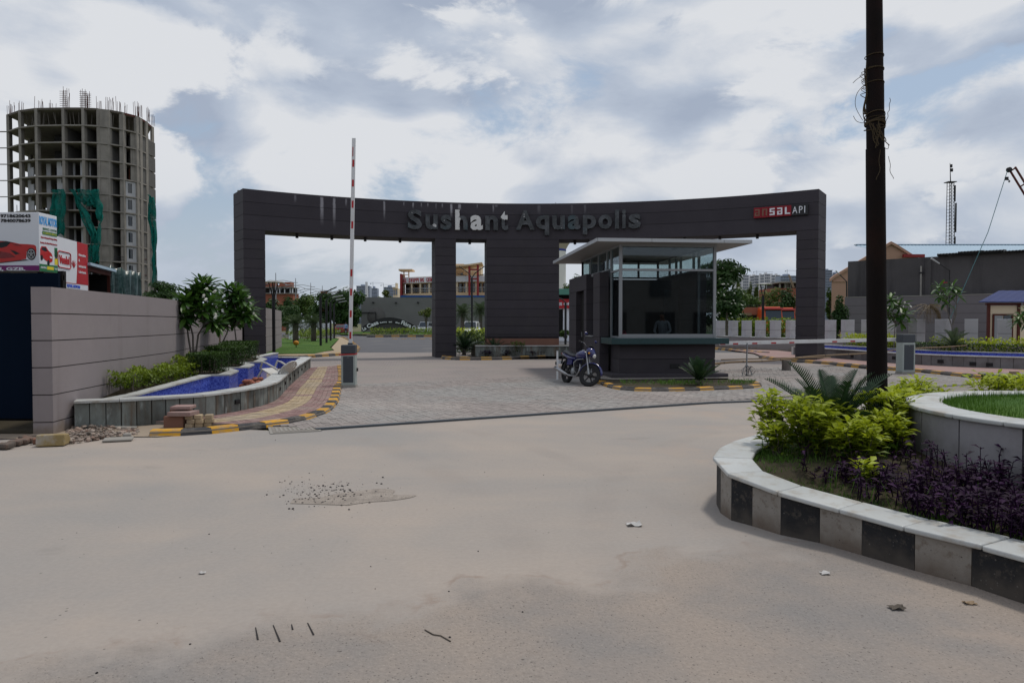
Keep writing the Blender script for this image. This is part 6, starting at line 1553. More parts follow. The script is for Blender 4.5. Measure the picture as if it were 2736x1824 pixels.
def car(name, label, loc, rz, mat, kind='hatch', cat='car'):
 t = thing(name, label, cat, (*loc, 0), rz)
 L, W, H = {'hatch': (3.9, .84, 1.5), 'sedan': (4.3, .85, 1.45), 'van': (4.4, .88, 1.82)}[kind]
 hood = .92 if kind != 'van' else 1.05
 def sec(x, w, z0, z1): return [(x, -w, z0 + .12), (x, -w * .96, z0), (x, w * .96, z0), (x, w, z0 + .12), (x, w, z1 - .14), (x, w * .92, z1), (x, -w * .92, z1), (x, -w, z1 - .14)]
 f, r = L / 2, -L / 2
 part('body', MB().loft([sec(r, W * .86, .38, hood - .12), sec(r + .12, W * .97, .24, hood + .04), sec(-.4, W, .22, hood + .02), sec(f - 1.1, W, .22, hood), sec(f - .25, W * .95, .24, hood - .16), sec(f, W * .82, .34, hood - .30)], sm=False), M(mat), t, local=True)
 cb = {'hatch': (r + .08, r + .45, .35, 1.15), 'sedan': (r + .55, r + 1.15, .35, 1.1), 'van': (r + .06, r + .25, .9, 1.45)}[kind]
 g = [(cb[0], W * .9, hood + .02), (cb[1], W * .74, H - .02), (cb[2], W * .74, H), (cb[3], W * .88, hood)]
 cabin = part('cabin', MB().loft([[(x, -w, hood - .04), (x, w, hood - .04), (x, w * .98, z), (x, -w * .98, z)] for x, w, z in [(g[0][0], g[0][1], hood + .0), (g[1][0], g[1][1], H - .03), (g[2][0], g[2][1], H), (g[3][0], g[3][1], hood)]], sm=False), M(mat), t, local=True)
 part('windscreen', MB().add([(g[3][0] - .02, -W * .78, hood + .04), (g[3][0] - .02, W * .78, hood + .04), (g[2][0] + .06, W * .66, H - .07), (g[2][0] + .06, -W * .66, H - .07)] + [(g[3][0] + .02, -W * .78, hood + .05), (g[3][0] + .02, W * .78, hood + .05), (g[2][0] + .10, W * .66, H - .06), (g[2][0] + .10, -W * .66, H - .06)], [(0, 1, 2, 3), (7, 6, 5, 4), (0, 4, 5, 1), (1, 5, 6, 2), (2, 6, 7, 3), (3, 7, 4, 0)]), M('tint_glass'), t, local=True)
 part('rear_window', MB().add([(g[0][0] + .0, -W * .74, hood + .08), (g[0][0] + .0, W * .74, hood + .08), (g[1][0] - .08, W * .64, H - .1), (g[1][0] - .08, -W * .64, H - .1)] + [(g[0][0] - .04, -W * .74, hood + .10), (g[0][0] - .04, W * .74, hood + .10), (g[1][0] - .12, W * .64, H - .08), (g[1][0] - .12, -W * .64, H - .08)], [(3, 2, 1, 0), (4, 5, 6, 7), (0, 1, 5, 4), (1, 2, 6, 5), (2, 3, 7, 6), (3, 0, 4, 7)]), M('tint_glass'), t, local=True)
 for s in (-1, 1):
  part('side_window', MB().box(cb[1] + .1, cb[2] - .05, s * W * .86 - .02, s * W * .86 + .02, hood + .06, H - .16, X=RX(0)), M('tint_glass'), t, local=True)
  part('headlight', MB().box(f - .22, f - .02, s * W * .60 - .16, s * W * .60 + .16, hood - .40, hood - .24), M('lamp_glass'), t, local=True)
  part('tail_lamp', MB().box(r - .01, r + .14, s * W * .70 - .12, s * W * .70 + .12, hood - .26, hood - .04), M('red_paint'), t, local=True)
  part('mirror', MB().box(cb[3] - .35, cb[3] - .22, s * (W + .08) - .07, s * (W + .08) + .07, hood + .02, hood + .16), M(mat), t, local=True)
  for x in (f - .75, r + .75):
   wl = part('wheel', MB().lathe([(.0, -.09), (.26, -.1), (.31, -.07), (.31, .07), (.26, .1), (0, .09)], 18, X=TR(x, s * (W - .10), .31) @ RX(R(90))), M('rubber'), t, local=True)
   part('rim', MB().lathe([(0, -.105), (.19, -.105), (.2, -.09), (0, -.09)], 14, X=TR(x, s * (W - .10), .31) @ RX(R(90)) @ Matrix.Scale(s, 4, (0, 0, 1))), M('silver'), wl, local=True)
 part('grille', MB().box(f - .02, f + .02, -W * .42, W * .42, .48, .62), M('sign_black'), t, local=True)
 part('bumper', MB().box(f - .2, f + .04, -W * .8, W * .8, .26, .42), M(mat if kind != 'van' else 'metal_light'), t, local=True); part('bumper', MB().box(r - .04, r + .2, -W * .8, W * .8, .28, .46), M(mat), t, local=True)
 for e in (f + .045, r - .045): part('plate', MB().box(e - .004, e + .004, -.25, .25, .44 if e < 0 else .32, .56 if e < 0 else .42), M('sign_white'), t, local=True)
 return t
car('red_car', 'dark red car seen from behind at the far end of the left lamp row', (XA(909, 103), 104.5), R(88), 'car_maroon', 'sedan')
car('silver_car', 'silver car facing the camera beside the arched sign', (XA(1134, 112), 113.5), R(-97), 'car_silver', 'van')
car('white_van', 'white van facing the camera seen between two gate piers', (XA(1257, 78), 80), R(-93), 'car_white', 'van', 'van')
def trucks():
 for i, (sx0, sx1) in enumerate(((2040, 2092), (2091, 2132))):
  Y = 74; x0, x1 = XA(sx0, Y), XA(sx1, Y)
  t = thing('orange_truck', ['orange red truck cab nearest the black lamp post', 'orange red truck cab half hidden by the right gate pier'][i], 'truck', ((x0 + x1) / 2, Y + i, 0), 0, 'orange trucks beyond the low wall'); y = Y + i * .6
  z0, z1 = .6, ZA(819 + i * 2, Y); W = x1 - x0
  part('cab', MB().loft([[(x0 + W * a, y + d, z), (x1 - W * a, y + d, z), (x1 - W * a, y + 2.2, z), (x0 + W * a, y + 2.2, z)] for z, a, d in ((z0, .0, 0), (1.9, .0, 0), (z1 - .3, .03, .25), (z1, .08, .5))], sm=False), M('truck_orange'), t)
  part('windscreen', MB().loft([[(x0 + W * .13, y + d, z), (x1 - W * .07, y + d, z), (x1 - W * .07, y + d + .1, z), (x0 + W * .13, y + d + .1, z)] for z, d in ((1.85, -.02), (z1 - .35, .2))], sm=False), M('tint_glass'), t)
  part('sun_visor', MB().box(x0 + W * .02, x1 - W * .02, y - .15, y + .3, z1 - .28, z1 - .1), M('car_red'), t)
  part('load_body', MB().box(x0 + .02, x1 - .02, y + 2.3, y + 7, .9, z1 - .15), M('truck_orange'), t)
  for x in (x0 + .3, x1 - .3): part('wheel', MB().lathe([(0, -.15), (.4, -.15), (.48, -.1), (.48, .1), (.4, .15), (0, .15)], 16, X=TR(x, y + 1, .48) @ RY(R(90))), M('rubber'), t)
 Y = 76; x0, x1 = XA(1972, Y), XA(2037, Y)
 t = thing('load_truck', 'rusty brown truck load body parked left of the black lamp post', 'truck', ((x0 + x1) / 2, Y, 0))
 part('load_body', MB().box(x0, x1, Y, Y + 2.4, ZA(841, Y), ZA(821, Y)), M('brick_wall'), t); part('chassis', MB().box(x0 - .2, x1, Y + .2, Y + 2.2, .75, ZA(842, Y)), M('metal_dark'), t)
 part('side_board', MB().box(x0 - .1, x0 + 1.4, Y - .1, Y - .01, ZA(843, Y), ZA(836, Y)), M('wood'), t)
 for k in range(8): part('rail_stake', MB().box(x0 + .1 + k * .34, x0 + .16 + k * .34, Y, Y + .06, ZA(821, Y), ZA(815, Y)), M('metal_dark'), t)
 part('top_rail', MB().box(x0, x1, Y, Y + .06, ZA(815, Y), ZA(814, Y)), M('metal_dark'), t)
 for x in (x0 + .5, x0 + 1.6, x1 - .6): part('wheel', MB().lathe([(0, -.15), (.38, -.15), (.45, -.1), (.45, .1), (.38, .15), (0, .15)], 16, X=TR(x, Y + .3, .45) @ RX(R(90))), M('rubber'), t)
trucks()
def far_buildings():
 Y = 150; px = lambda sx: XA(sx, Y); pz = lambda sy: ZA(sy, Y)
 t = thing('brick_house', 'unfinished red brick house with white columns behind the lamp posts', 'house', (px(750), Y, 0))
 part('lower_wall', MB().box(px(690), px(784), Y, Y + 4, 0, pz(785)), M('brick_wall'), t); part('floor_slab', MB().box(px(690), px(786), Y - .5, Y + 4, pz(785) + .01, pz(783)), M('concrete'), t)
 part('recess', MB().box(px(690), px(780), Y + 2.5, Y + 4, pz(783) + .01, pz(769)), M('dark_wall'), t)
 for sx in (722, 728, 739, 747, 760, 775, 781): part('column', MB().box(px(sx), px(sx + 1.8), Y, Y + .4, pz(783) + .005, pz(769) - .005), M('sign_white'), t)
 part('roof_slab', MB().box(px(690), px(786), Y - .6, Y + 4, pz(769), pz(767)), M('concrete'), t)
 part('parapet', MB().box(px(726), px(784), Y - .5, Y - .2, pz(767) + .01, pz(762)), M('brick_wall'), t); part('stair_room', MB().box(px(743), px(773), Y + 1, Y + 3.5, pz(767) + .01, pz(753)), M('brick_wall'), t); part('stair_room', MB().box(px(690), px(727), Y + .4, Y + 3.5, pz(767) + .012, pz(752)), M('brick_wall'), t)
 t = thing('small_brick_house', 'small red brick block behind the black lamp row', 'house', (px(865), Y, 0))
 part('wall', MB().box(px(857), px(872), Y, Y + 1.4, 0, pz(779)), M('brick_wall'), t); part('roof', MB().box(px(856), px(873), Y - .2, Y + 1.5, pz(779) + .01, pz(777)), M('concrete'), t)
 Y = 150; px = lambda sx: XA(sx, Y); pz = lambda sy: ZA(sy, Y)
 t = thing('building_frame', 'unfinished concrete house frame with a leaning ladder on the far right', 'house', (px(2110), Y, 0))
 part('base', MB().box(px(2062), px(2160), Y, Y + 8, 0, pz(770)), M('brick_wall'), t); part('back_wall', MB().box(px(2084), px(2160), Y + 4, Y + 8, pz(770) + .01, pz(756)), M('dark_wall'), t)
 for sx in (2084, 2098, 2112, 2128): part('column', MB().box(px(sx), px(sx + 2.5), Y + .3, Y + .8, pz(770) + .01, pz(756)), M('concrete'), t)
 part('wall_panel', MB().box(px(2100.6), px(2111.8), Y + 1.0, Y + 1.2, pz(770) + .01, pz(756)), M('concrete'), t)
 part('roof_slab', MB().box(px(2078), px(2162), Y - 1, Y + 8.5, pz(756) + .01, pz(752.5)), M('concrete'), t)
 for d in (0, 3): part('ladder_rail', MB().tube([(px(2108 + d), Y - 2, pz(770)), (px(2099 + d), Y - 1.2, pz(735))], .09, 5), M('wood'), t)
 for k in range(7): u = k / 7; part('rung', MB().tube([(px(2108 - 9 * u), Y - 2 + .8 * u, pz(770 - 35 * u)), (px(2111 - 9 * u), Y - 2 + .8 * u, pz(770 - 35 * u))], .06, 4), M('wood'), t)
 def block(sx0, sx1, sy, Y, m, floors, label, cols=3):
  x0, x1 = XA(sx0, Y), XA(sx1, Y); zt = ZA(sy, Y); h = zt / floors
  t = thing('apartment_tower', label, 'tower', ((x0 + x1) / 2, Y, 0), 0, 'apartment towers on the horizon')
  part('wall', MB().box(x0, x1, Y, Y + 20, 0, zt), M(m), t)
  mb = MB(); w = (x1 - x0) / cols
  for c in range(cols):
   for f in range(floors):
    mb.box(x0 + w * (c + .18), x0 + w * (c + .82), Y - .6, Y - .02, h * (f + .28), h * (f + .82))
  part('balcony_recess', mb, M('city_dark'), t, kind='stuff')
  mb = MB()
  for f in range(0, floors + 1): mb.box(x0 - .4, x1 + .4, Y - 1.6, Y - .01, h * f - .25, h * f + .25)
  part('floor_band', mb, M(m), t, kind='stuff')
  part('roof_room', MB().box(x0 + (x1 - x0) * .3, x0 + (x1 - x0) * .6, Y + 4, Y + 12, zt + .01, zt + h * .6), M(m), t)
 right = [(1966, 1980, 742), (1984, 1999, 735), (2003, 2012, 738), (2010, 2026, 736), (2030, 2040, 734), (2042, 2056, 732), (2060, 2069, 735), (2071, 2083, 735)]
 for i, (a, b, y) in enumerate(right): block(a, b, y, 1100 + 18 * i, 'city_white', 17, '%s white apartment tower from the flowering tree on the far right skyline' % ['first', 'second', 'third', 'fourth', 'fifth', 'sixth', 'seventh', 'eighth'][i])
 block(2084, 2128, 737, 1000, 'city_blue', 14, 'wide blue grey apartment block behind the unfinished house frame', 6)
 block(2204, 2222, 722, 1000, 'city_blue', 20, 'blue grey tower just right of the right gate pier', 3)
 block(2224, 2250, 731, 1250, 'city_blue', 16, 'distant blue grey block left of the peach gable', 4)
 block(953, 988, 764, 1300, 'city_blue', 14, 'blue grey apartment block left of the yellow green tree behind the grey wall', 5)
 block(990, 1008, 770, 1500, 'city_blue', 10, 'low bluish block behind the yellow green tree', 4)
 block(1026, 1058, 767, 1500, 'city_blue', 12, 'bluish block with cranes left of the shopping centre', 5)
 block(1051, 1063, 770, 600, 'cream_light', 4, 'cream low block touching the red fin of the shopping centre', 2)
 def tcrane(sx, sy0, jl, jr, Y, label):
  b = P(sx, 860, Y); zt = ZA(sy0, Y); t = thing('tower_crane', label, 'crane', (b.x, Y, 0), 0, 'tower cranes on the horizon'); s = Y / 1900
  part('mast', MB().box(b.x - .35 * s, b.x + .35 * s, Y, Y + .7 * s, 0, zt + 4 * s), M('city_dark'), t)
  part('jib', MB().box(b.x - jl * s, b.x + jr * s, Y + .1 * s, Y + .5 * s, zt, zt + .5 * s), M('city_dark'), t)
  part('counterweight', MB().box(b.x - (jl if jl < jr else -jr + 3) * s, b.x - (jl - 3 if jl < jr else -jr) * s, Y, Y + 1 * s, zt - 1.5 * s, zt - .02), M('city_dark'), t)
  part('tie_bar', MB().tube([(b.x - jl * s, Y + .3 * s, zt + .4 * s), (b.x, Y + .3 * s, zt + 4 * s), (b.x + jr * s, Y + .3 * s, zt + .4 * s)], .1 * s, 4), M('city_dark'), t)
 tcrane(2021, 727, 10, 44, 1150, 'pale tower crane above the white apartment towers'); tcrane(2102, 724, 6, 30, 1080, 'pale tower crane close to the left side of the right gate pier')
 tcrane(997, 757, 8, 30, 1450, 'faint tower crane above the yellow green tree'); tcrane(1025, 762, 8, 34, 1450, 'faint tower crane nearest the shopping centre')
far_buildings()
def tank():
 Y = 170; cx = XA(1478, Y); s = Y / 1900
 t = thing('water_tank', 'white mushroom shaped water tower with a blue band behind the middle pier', 'water tower', (cx, Y, 0))
 zr = lambda y: ZA(y, Y)
 part('stem', MB().lathe([(33.6 * s, 0), (33.6 * s, zr(672))], 28, c=(cx, Y)), M('tank_white'), t)
 part('blue_band', MB().lathe([(33 * s, zr(671.9)), (34.2 * s, zr(671.9)), (34.2 * s, zr(667)), (33 * s, zr(667))], 28, c=(cx, Y)), M('band_blue'), t)
 part('bowl', MB().lathe([(33.6 * s, zr(666.9)), (40 * s, zr(655)), (56 * s, zr(634)), (76 * s, zr(612)), (78 * s, zr(585)), (60 * s, zr(570)), (0, zr(566))], 32, c=(cx, Y)), M('tank_under'), t)
tank()
def sales():
 Y = 64; px = lambda sx: XA(sx, Y); pz = lambda sy: ZA(sy, Y)
 t = thing('sales_office', 'white kiosk with a red sign and green fascia behind the booth', 'kiosk', (px(1510), Y, 0))
 x0, x1 = px(1440), px(1560)
 part('wall', MB().box(x0, x1, Y, Y + 4, 0, pz(824)), M('sign_white'), t); part('opening', MB().box(px(1490), px(1504), Y - .04, Y - .002, .4, pz(826)), M('shed_dark'), t)
 part('sign_panel', MB().box(x0, x1, Y - .2, Y + .2, pz(824) + .01, pz(799)), M('sign_red'), t)
 part('lettering', text_mb('SALES OFFICE', px(1548) - px(1467), pz(808) - pz(816), .05, .04, X=TR(px(1467), Y - .21, pz(816))), M('sign_white'), t)
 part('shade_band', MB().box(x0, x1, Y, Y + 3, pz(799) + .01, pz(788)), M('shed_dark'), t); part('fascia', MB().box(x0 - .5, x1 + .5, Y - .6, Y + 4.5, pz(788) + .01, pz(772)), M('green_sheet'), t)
sales()
def far_fence():
 t = thing('panel_fence', 'grey panel fence with white posts along the left lawn', 'fence', (-25, 88, 0))
 q = resample([(-20.8, 67), (-24.5, 85), (-28.5, 112)], n=16)
 for i in range(16):
  a, b = Vector(q[i]), Vector(q[i + 1]); d = (b - a); X = TR(a.x, a.y, 0) @ RZ(math.atan2(d.y, d.x)); L = d.length
  part('fence_post', MB().box(-.2, .2, -.2, .2, 0, 1.58, X=X), M('sign_white'), t)
  part('fence_panel', MB().box(.21, L - .21, -.06, .06, .1, 1.45, X=X), M('city_blue'), t)
far_fence()
def garden_lamp(label, x, y, h, heads, rz=0):
 t = thing('garden_lamp', label, 'lamp post', (x, y, 0), rz, 'black garden lamps')
 part('pole', MB().tube([(0, 0, 0), (0, 0, h * .80)], .085, 10), M('black_steel'), t, local=True)
 if heads == 'disc':
  for k in range(4): a = k * pi / 2 + .5; part('arm', MB().tube([(.05 * cos(a), .05 * sin(a), h * .79), (.24 * cos(a), .24 * sin(a), h * .985)], .028, 6), M('black_steel'), t, local=True)
  part('lamp_head', MB().lathe([(0, h), (.3, h * .993), (.55, h * .985), (.56, h * .978), (.3, h * .982), (0, h * .985)], 20), M('plastic_white'), t, local=True)
 else:
  for s in heads:
   part('arm', MB().tube([(0, 0, h * .80), (s * .25, 0, h * .86), (s * 1.1, 0, h * .95)], .04, 6), M('black_steel'), t, local=True)
   part('lamp_head', MB().box(.5, 1.25, -.12, .12, -.025, .03, X=Matrix.Scale(s, 4, (1, 0, 0)) @ TR(0, 0, h * .80 + .12) @ RY(R(-11))), M('metal_light' if len(heads) == 1 else 'black_steel'), t, local=True)
 part('base_plate', MB().box(-.16, .16, -.16, .16, 0, .03), M('black_steel'), t, local=True)
 return t
garden_lamp('black garden lamp with a flat disc head in front of the left gate pier wall', XA(731.5, 36.0), 36.0, 3.75, 'disc')
for sx, sy, st, lab in ((857, 927, 783, 'first'), (872.6, 919.5, 795, 'second'), (883.5, 913, 803, 'third'), (893, 906, 810, 'fourth')):
 x, y = G(sx, sy); h = ZA(st - 8, y); garden_lamp('%s black lamp post of the row beside the left far footpath' % lab, x, y, h / .9, (1,), 0)
garden_lamp('black garden lamp with a flat disc head behind the square posts', XA(2038, 47), 47, 4.25, 'disc')
garden_lamp('tall black lamp with two raised arms between the gate piers', XA(1261, 62), 62, 6.9, (-1, 1))
garden_lamp('black lamp with curved arm in front of the red kiosk sign', XA(1511, 52), 52, 3.9, (-1,))
def street_lights():
 proto = None
 for i, (sx, top) in enumerate(((738, 729), (791, 743), (831, 755.5), (862, 763), (885, 768), (905, 773))):
  Y = 8.9 * 1900 / (863 - top); x = XA(sx, Y); lab = '%s tall grey street light of the far row over the left lawn' % ['first', 'second', 'third', 'fourth', 'fifth', 'sixth'][i]
  if proto is None:
   t = proto = thing('street_light', lab, 'street light', (x, Y, 0), 0, 'tall street lights in a row'); h = 10.5
   part('pole', MB().tube([(0, 0, 0), (0, 0, 7), (0, 0, h)], [.14, .10, .06], 8), M('metal_grey'), t, local=True)
   for s, a, L, z in ((-1, .1, 2.0, 9.1), (1, .1, 2.0, 9.1), (-1, .7, 3.0, 9.1), (1, .7, 3.0, 9.1)):
    up = .3 if a > .5 else -.5
    pts = [(0, 0, z), (s * L * .4, a * .8, z + .12 * (1 if up > 0 else -2)), (s * L, a * 2, z + up * .0 - (.7 if up < 0 else .25))]
    ar = part('arm', MB().tube(pts, .05, 5), M('metal_grey'), t, local=True)
    e = Vector(pts[-1]); part('lamp_head', MB().box(e.x - .35, e.x + .45, e.y - .12, e.y + .12, e.z - .05, e.z + .06), M('metal_light' if s > 0 else 'metal_dark'), ar, local=True)
   part('cross_bar', MB().tube([(-1.1, 0, 7.6), (1.1, 0, 7.6)], .03, 5), M('metal_grey'), t, local=True)
  else:
   c = copy_tree(proto, label=lab); c.location = (x, Y, 0)
 Y = 160; t = thing('white_pole', 'plain white pole standing behind the far grey wall', 'pole', (XA(981, Y), Y, 0)); part('shaft', MB().tube([(XA(981, Y), Y, 0), (XA(980, Y), Y, ZA(753, Y))], [.5, .28], 8), M('sign_white'), t)
street_lights()
J, E, r_ = standing()
person('person', 'person in a pale blue shirt standing by the dark red car', (XA(924, 92), 92, 0), R(-70), J, E, r_, ('shirt_blue', 'trousers', dress), head=(.02, 0, 1.62))
ob = thing('orange_ball', 'rusty orange round marker on the left lawn before the palm', 'marker', (XA(791, 45), 45, .1))
part('ball', MB().lathe([(.0, .12), (.09, .13), (.165, .19), (.18, .28), (.15, .36), (.06, .41), (0, .42)], 16), M('orange_ball'), ob, local=True); part('stem', MB().tube([(0, 0, 0), (0, 0, .14)], .03, 6), M('metal_dark'), ob, local=True)
def rv(): 
 while True:
  v = Vector((rnd.uniform(-1, 1), rnd.uniform(-1, 1), rnd.uniform(-1, 1)))
  if .05 < v.length < 1: return v
def leaf(mb, p, d, L, W, t, m=0, droop=.12):
 d = d.normalized(); s = d.cross(Vector((0, 0, 1)))
 if s.length < .05: s = Vector((1, 0, 0))
 s.normalize(); u = s.cross(d); s = (s + u * rnd.uniform(-.5, .5)).normalized(); u = s.cross(d)
 tip = p + d * L - Vector((0, 0, droop * L)); mid = p + d * L * .52
 mb.add([p, mid + s * W / 2 + u * W * .12, tip, mid - s * W / 2 + u * W * .12, mid - u * W * .06], [(0, 1, 4), (1, 2, 4), (2, 3, 4), (3, 0, 4)], m, t, True)
def flake(mb, p, n, sz, t, m=0):
 a = n.orthogonal().normalized(); b = n.cross(a).normalized(); w = rnd.random() * 6.3; a, b = a * cos(w) + b * sin(w), b * cos(w) - a * sin(w)
 l = sz * rnd.uniform(.7, 1.5); k = sz * rnd.uniform(.35, .6)
 mb.add([p - a * l * .5, p + b * k * .5 + n * sz * .1, p + a * l * .5, p - b * k * .5 + n * sz * .1], [(0, 1, 2), (0, 2, 3)], m, t)
def crown_mb(c, rad, n, sz, nc=12, core=.35, flat=.8, top_light=.5):
 mb = MB(); c = Vector(c); cl = []
 for i in range(nc):
  v = rv(); v.normalize(); v *= rnd.uniform(core, .82); r = rnd.uniform(.28, .5)
  cl.append((Vector((c.x + v.x * rad[0], c.y + v.y * rad[1], c.z + v.z * rad[2])), r, rnd.uniform(.25, .75)))
 for i in range(n):
  q, r, tt = cl[int(rnd.random() * nc)]
  v = rv(); v.normalize(); k = rnd.uniform(.5, 1.08)
  p = q + Vector((v.x * rad[0], v.y * rad[1], v.z * rad[2] * flat)) * r * k
  nn = (v + rv() * .7 + Vector((0, 0, .4))).normalized()
  flake(mb, p, nn, sz, min(1, max(0, tt + rnd.uniform(-.25, .25))))
 return mb
def tree(name, label, sx, top, wpx, Y, leafm, n=1500, sz=.28, trunk=.35, nc=14, group=None, base=0.0, cat='tree', hfrac=.72, flat=.8, bark='bark'):
 x = XA(sx, Y); zt = ZA(top, Y); w = wpx / 1900 * Y / 2; h = zt - base; rz = h * hfrac / 2
 t = thing(name, label, cat, (x, Y, base), 0, group)
 cz = zt - rz
 part('crown', crown_mb((x, Y, cz), (w * .92, w * .92, rz * .92), n, sz, nc, flat=flat), M(leafm), t, kind='stuff')
 tr = trunk * h * .1
 part('trunk', MB().tube([(x, Y, base - .05), (x + .03 * h, Y, base + h * .25), (x, Y, cz)], [tr, tr * .75, tr * .35], 8), M(bark), t)
 for k in range(4):
  a = k * 1.6 + rnd.random(); part('limb', MB().tube([(x + .015 * h, Y, base + h * (.25 + .04 * k)), (x + w * .55 * cos(a), Y + w * .55 * sin(a), cz + rz * .2)], [tr * .5, tr * .15], 5), M(bark), t)
 return t
def hedge(name, label, poly_pts, z0, h, leafm, n, sz=.06, trim=True, cat='hedge', group=None):
 xs = [p[0] for p in poly_pts]; ys = [p[1] for p in poly_pts]
 mb = MB(); k = 0; tries = 0
 while k < n and tries < n * 30:
  tries += 1
  x, y = rnd.uniform(min(xs), max(xs)), rnd.uniform(min(ys), max(ys))
  if not inside((x, y), poly_pts): continue
  z = h * (1 - rnd.random() ** (2.4 if trim else 1.6))
  if not trim: z *= .72 + .35 * sin(x * 5.1 + y * 3.3) ** 2
  p = Vector((x, y, z0 + z)); d = rv(); d.z = abs(d.z) * .9 + .25
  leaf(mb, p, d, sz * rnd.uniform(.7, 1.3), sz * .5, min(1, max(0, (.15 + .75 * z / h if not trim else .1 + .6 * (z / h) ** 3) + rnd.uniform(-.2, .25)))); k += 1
 cx, cy = sum(xs) / len(xs), sum(ys) / len(ys)
 t = thing(name, label, cat, (cx, cy, z0), 0, group)
 part('foliage', mb, M(leafm), t, kind='stuff')
 st = MB()
 for i in range(max(5, n // 160)):
  for _ in range(40):
   x, y = rnd.uniform(min(xs), max(xs)), rnd.uniform(min(ys), max(ys))
   if inside((x, y), poly_pts): break
  st.tube([(x, y, z0 - .03), (x + rnd.uniform(-.04, .04), y + rnd.uniform(-.04, .04), z0 + h * .7)], .008, 4)
 part('stems', st, M('bark'), t, kind='stuff')
 return t
def shrub(label, x, y, z0, h, r, n, leafm='leaf_shrub', L=.092, W=.043, name='shrub', group=None, stems=5):
 mb = MB(); st = MB()
 ns = stems
 tips = []
 for i in range(ns):
  a = i * 2.4 + rnd.random(); rr = r * math.sqrt((i + .5) / ns) * .9; hh = h * rnd.uniform(.72, 1.0) * (1 - .15 * rr / r)
  p0 = Vector((x + rr * .25 * cos(a), y + rr * .25 * sin(a), z0 - .02)); p2 = Vector((x + rr * cos(a), y + rr * sin(a), z0 + hh)); p1 = p0.lerp(p2, .5) + Vector((rnd.uniform(-.03, .03), rnd.uniform(-.03, .03), .02))
  st.tube([p0, p1, p2], [.007, .005, .0025], 4); tips.append((p0, p1, p2))
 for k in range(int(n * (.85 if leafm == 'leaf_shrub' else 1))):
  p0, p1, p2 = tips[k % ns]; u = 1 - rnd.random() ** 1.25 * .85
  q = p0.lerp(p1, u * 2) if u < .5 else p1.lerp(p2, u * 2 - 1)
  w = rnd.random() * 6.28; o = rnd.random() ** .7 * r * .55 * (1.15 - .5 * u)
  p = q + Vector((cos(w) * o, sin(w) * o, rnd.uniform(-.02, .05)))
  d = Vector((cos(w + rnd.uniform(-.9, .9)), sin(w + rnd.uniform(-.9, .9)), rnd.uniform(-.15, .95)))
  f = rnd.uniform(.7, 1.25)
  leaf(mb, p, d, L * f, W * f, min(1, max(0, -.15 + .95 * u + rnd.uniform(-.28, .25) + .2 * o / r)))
 t = thing(name, label, 'shrub', (x, y, z0), 0, group)
 part('foliage', mb, M(leafm), t, kind='stuff'); part('stems', st, M('bark'), t, kind='stuff')
 return t
_fr = {}
def frond_mesh(kind, L, n, wl, droop, mat, seed):
 k = (kind, L, n, wl, droop, mat, seed)
 if k in _fr: return _fr[k]
 mb = MB(); pts = []
 for i in range(n + 1):
  u = i / n; pts.append(Vector((L * u * (1 - .12 * droop * u), 0, L * (.10 * u - droop * u * u * .5))))
 mb.tube(pts, [.009 * L * 1.6 * (1 - .85 * i / n) for i in range(n + 1)], 4, t=.1)
 for i in range(2, n + 1):
  u = i / n; ll = wl * (sin(pi * min(1, .12 + u * .9)) ** .6) * rnd.uniform(.85, 1.1)
  for s in (-1, 1):
   d = Vector((.75 if kind == 'cycad' else .55, s * 1.0, .55 if kind == 'cycad' else rnd.uniform(-.1, .5))).normalized()
   p = pts[i]; w = wl * .055; e = p + d * ll - Vector((0, 0, ll * (.10 if kind == 'cycad' else .35)))
   m_ = p + d * ll * .5; sd = Vector((1, 0, 0)) * w
   mb.add([p - sd * .6, m_ - sd * .5, e, m_ + sd * .9, p + sd], [(0, 1, 3, 4), (1, 2, 3)], 0, rnd.uniform(.1, .9))
 _fr[k] = mb.mesh('frond', M(mat)); return _fr[k]
def cycad(label, x, y, z0, L, n, mat='leaf_cycad', el=(25, 75), droop=.5, wl=None, skip=None, name='sago_palm', trunk=.14, trunk_r=.09, kind='cycad', cat='palm', bark='bark', group=None, nl=34):
 t = thing(name, label, cat, (x, y, z0), 0, group)
 part('trunk', MB().lathe([(0, -.02), (trunk_r * 1.1, -.02), (trunk_r, trunk * .5), (trunk_r * 1.1, trunk), (0, trunk + .03)], 9), M(bark), t, local=True)
 ms = [frond_mesh(kind, L, nl, wl or L * .27, droop, mat, s) for s in (1, 2, 3)]
 for i in range(n):
  a = i * 2.399; e = R(el[0] + (el[1] - el[0]) * (i / n))
  o = link('frond', ms[i % 3], t); o.location = (0, 0, trunk); k = rnd.uniform(.85, 1.08); o.scale = (k, k, k)
  o.rotation_euler = (RZ(a) @ RY(-e) @ RX(rnd.uniform(-.3, .3))).to_euler()
 return t
def date_palm(label, sx, sybase, sytop, Y, rpx, n=34, dry=0.0, base=None):
 x = XA(sx, Y); zb = base if base is not None else max(0, ZA(sybase, Y)); zt = ZA(sytop, Y); L = rpx / 1900 * Y
 t = cycad(label, x, Y, zb, L, n, 'leaf_palm', (-35, 75), .9, L * .30, trunk=zt - zb, trunk_r=.21, name='date_palm', kind='palm', nl=22, group='palms beyond the gate')
 return t
_pl = []
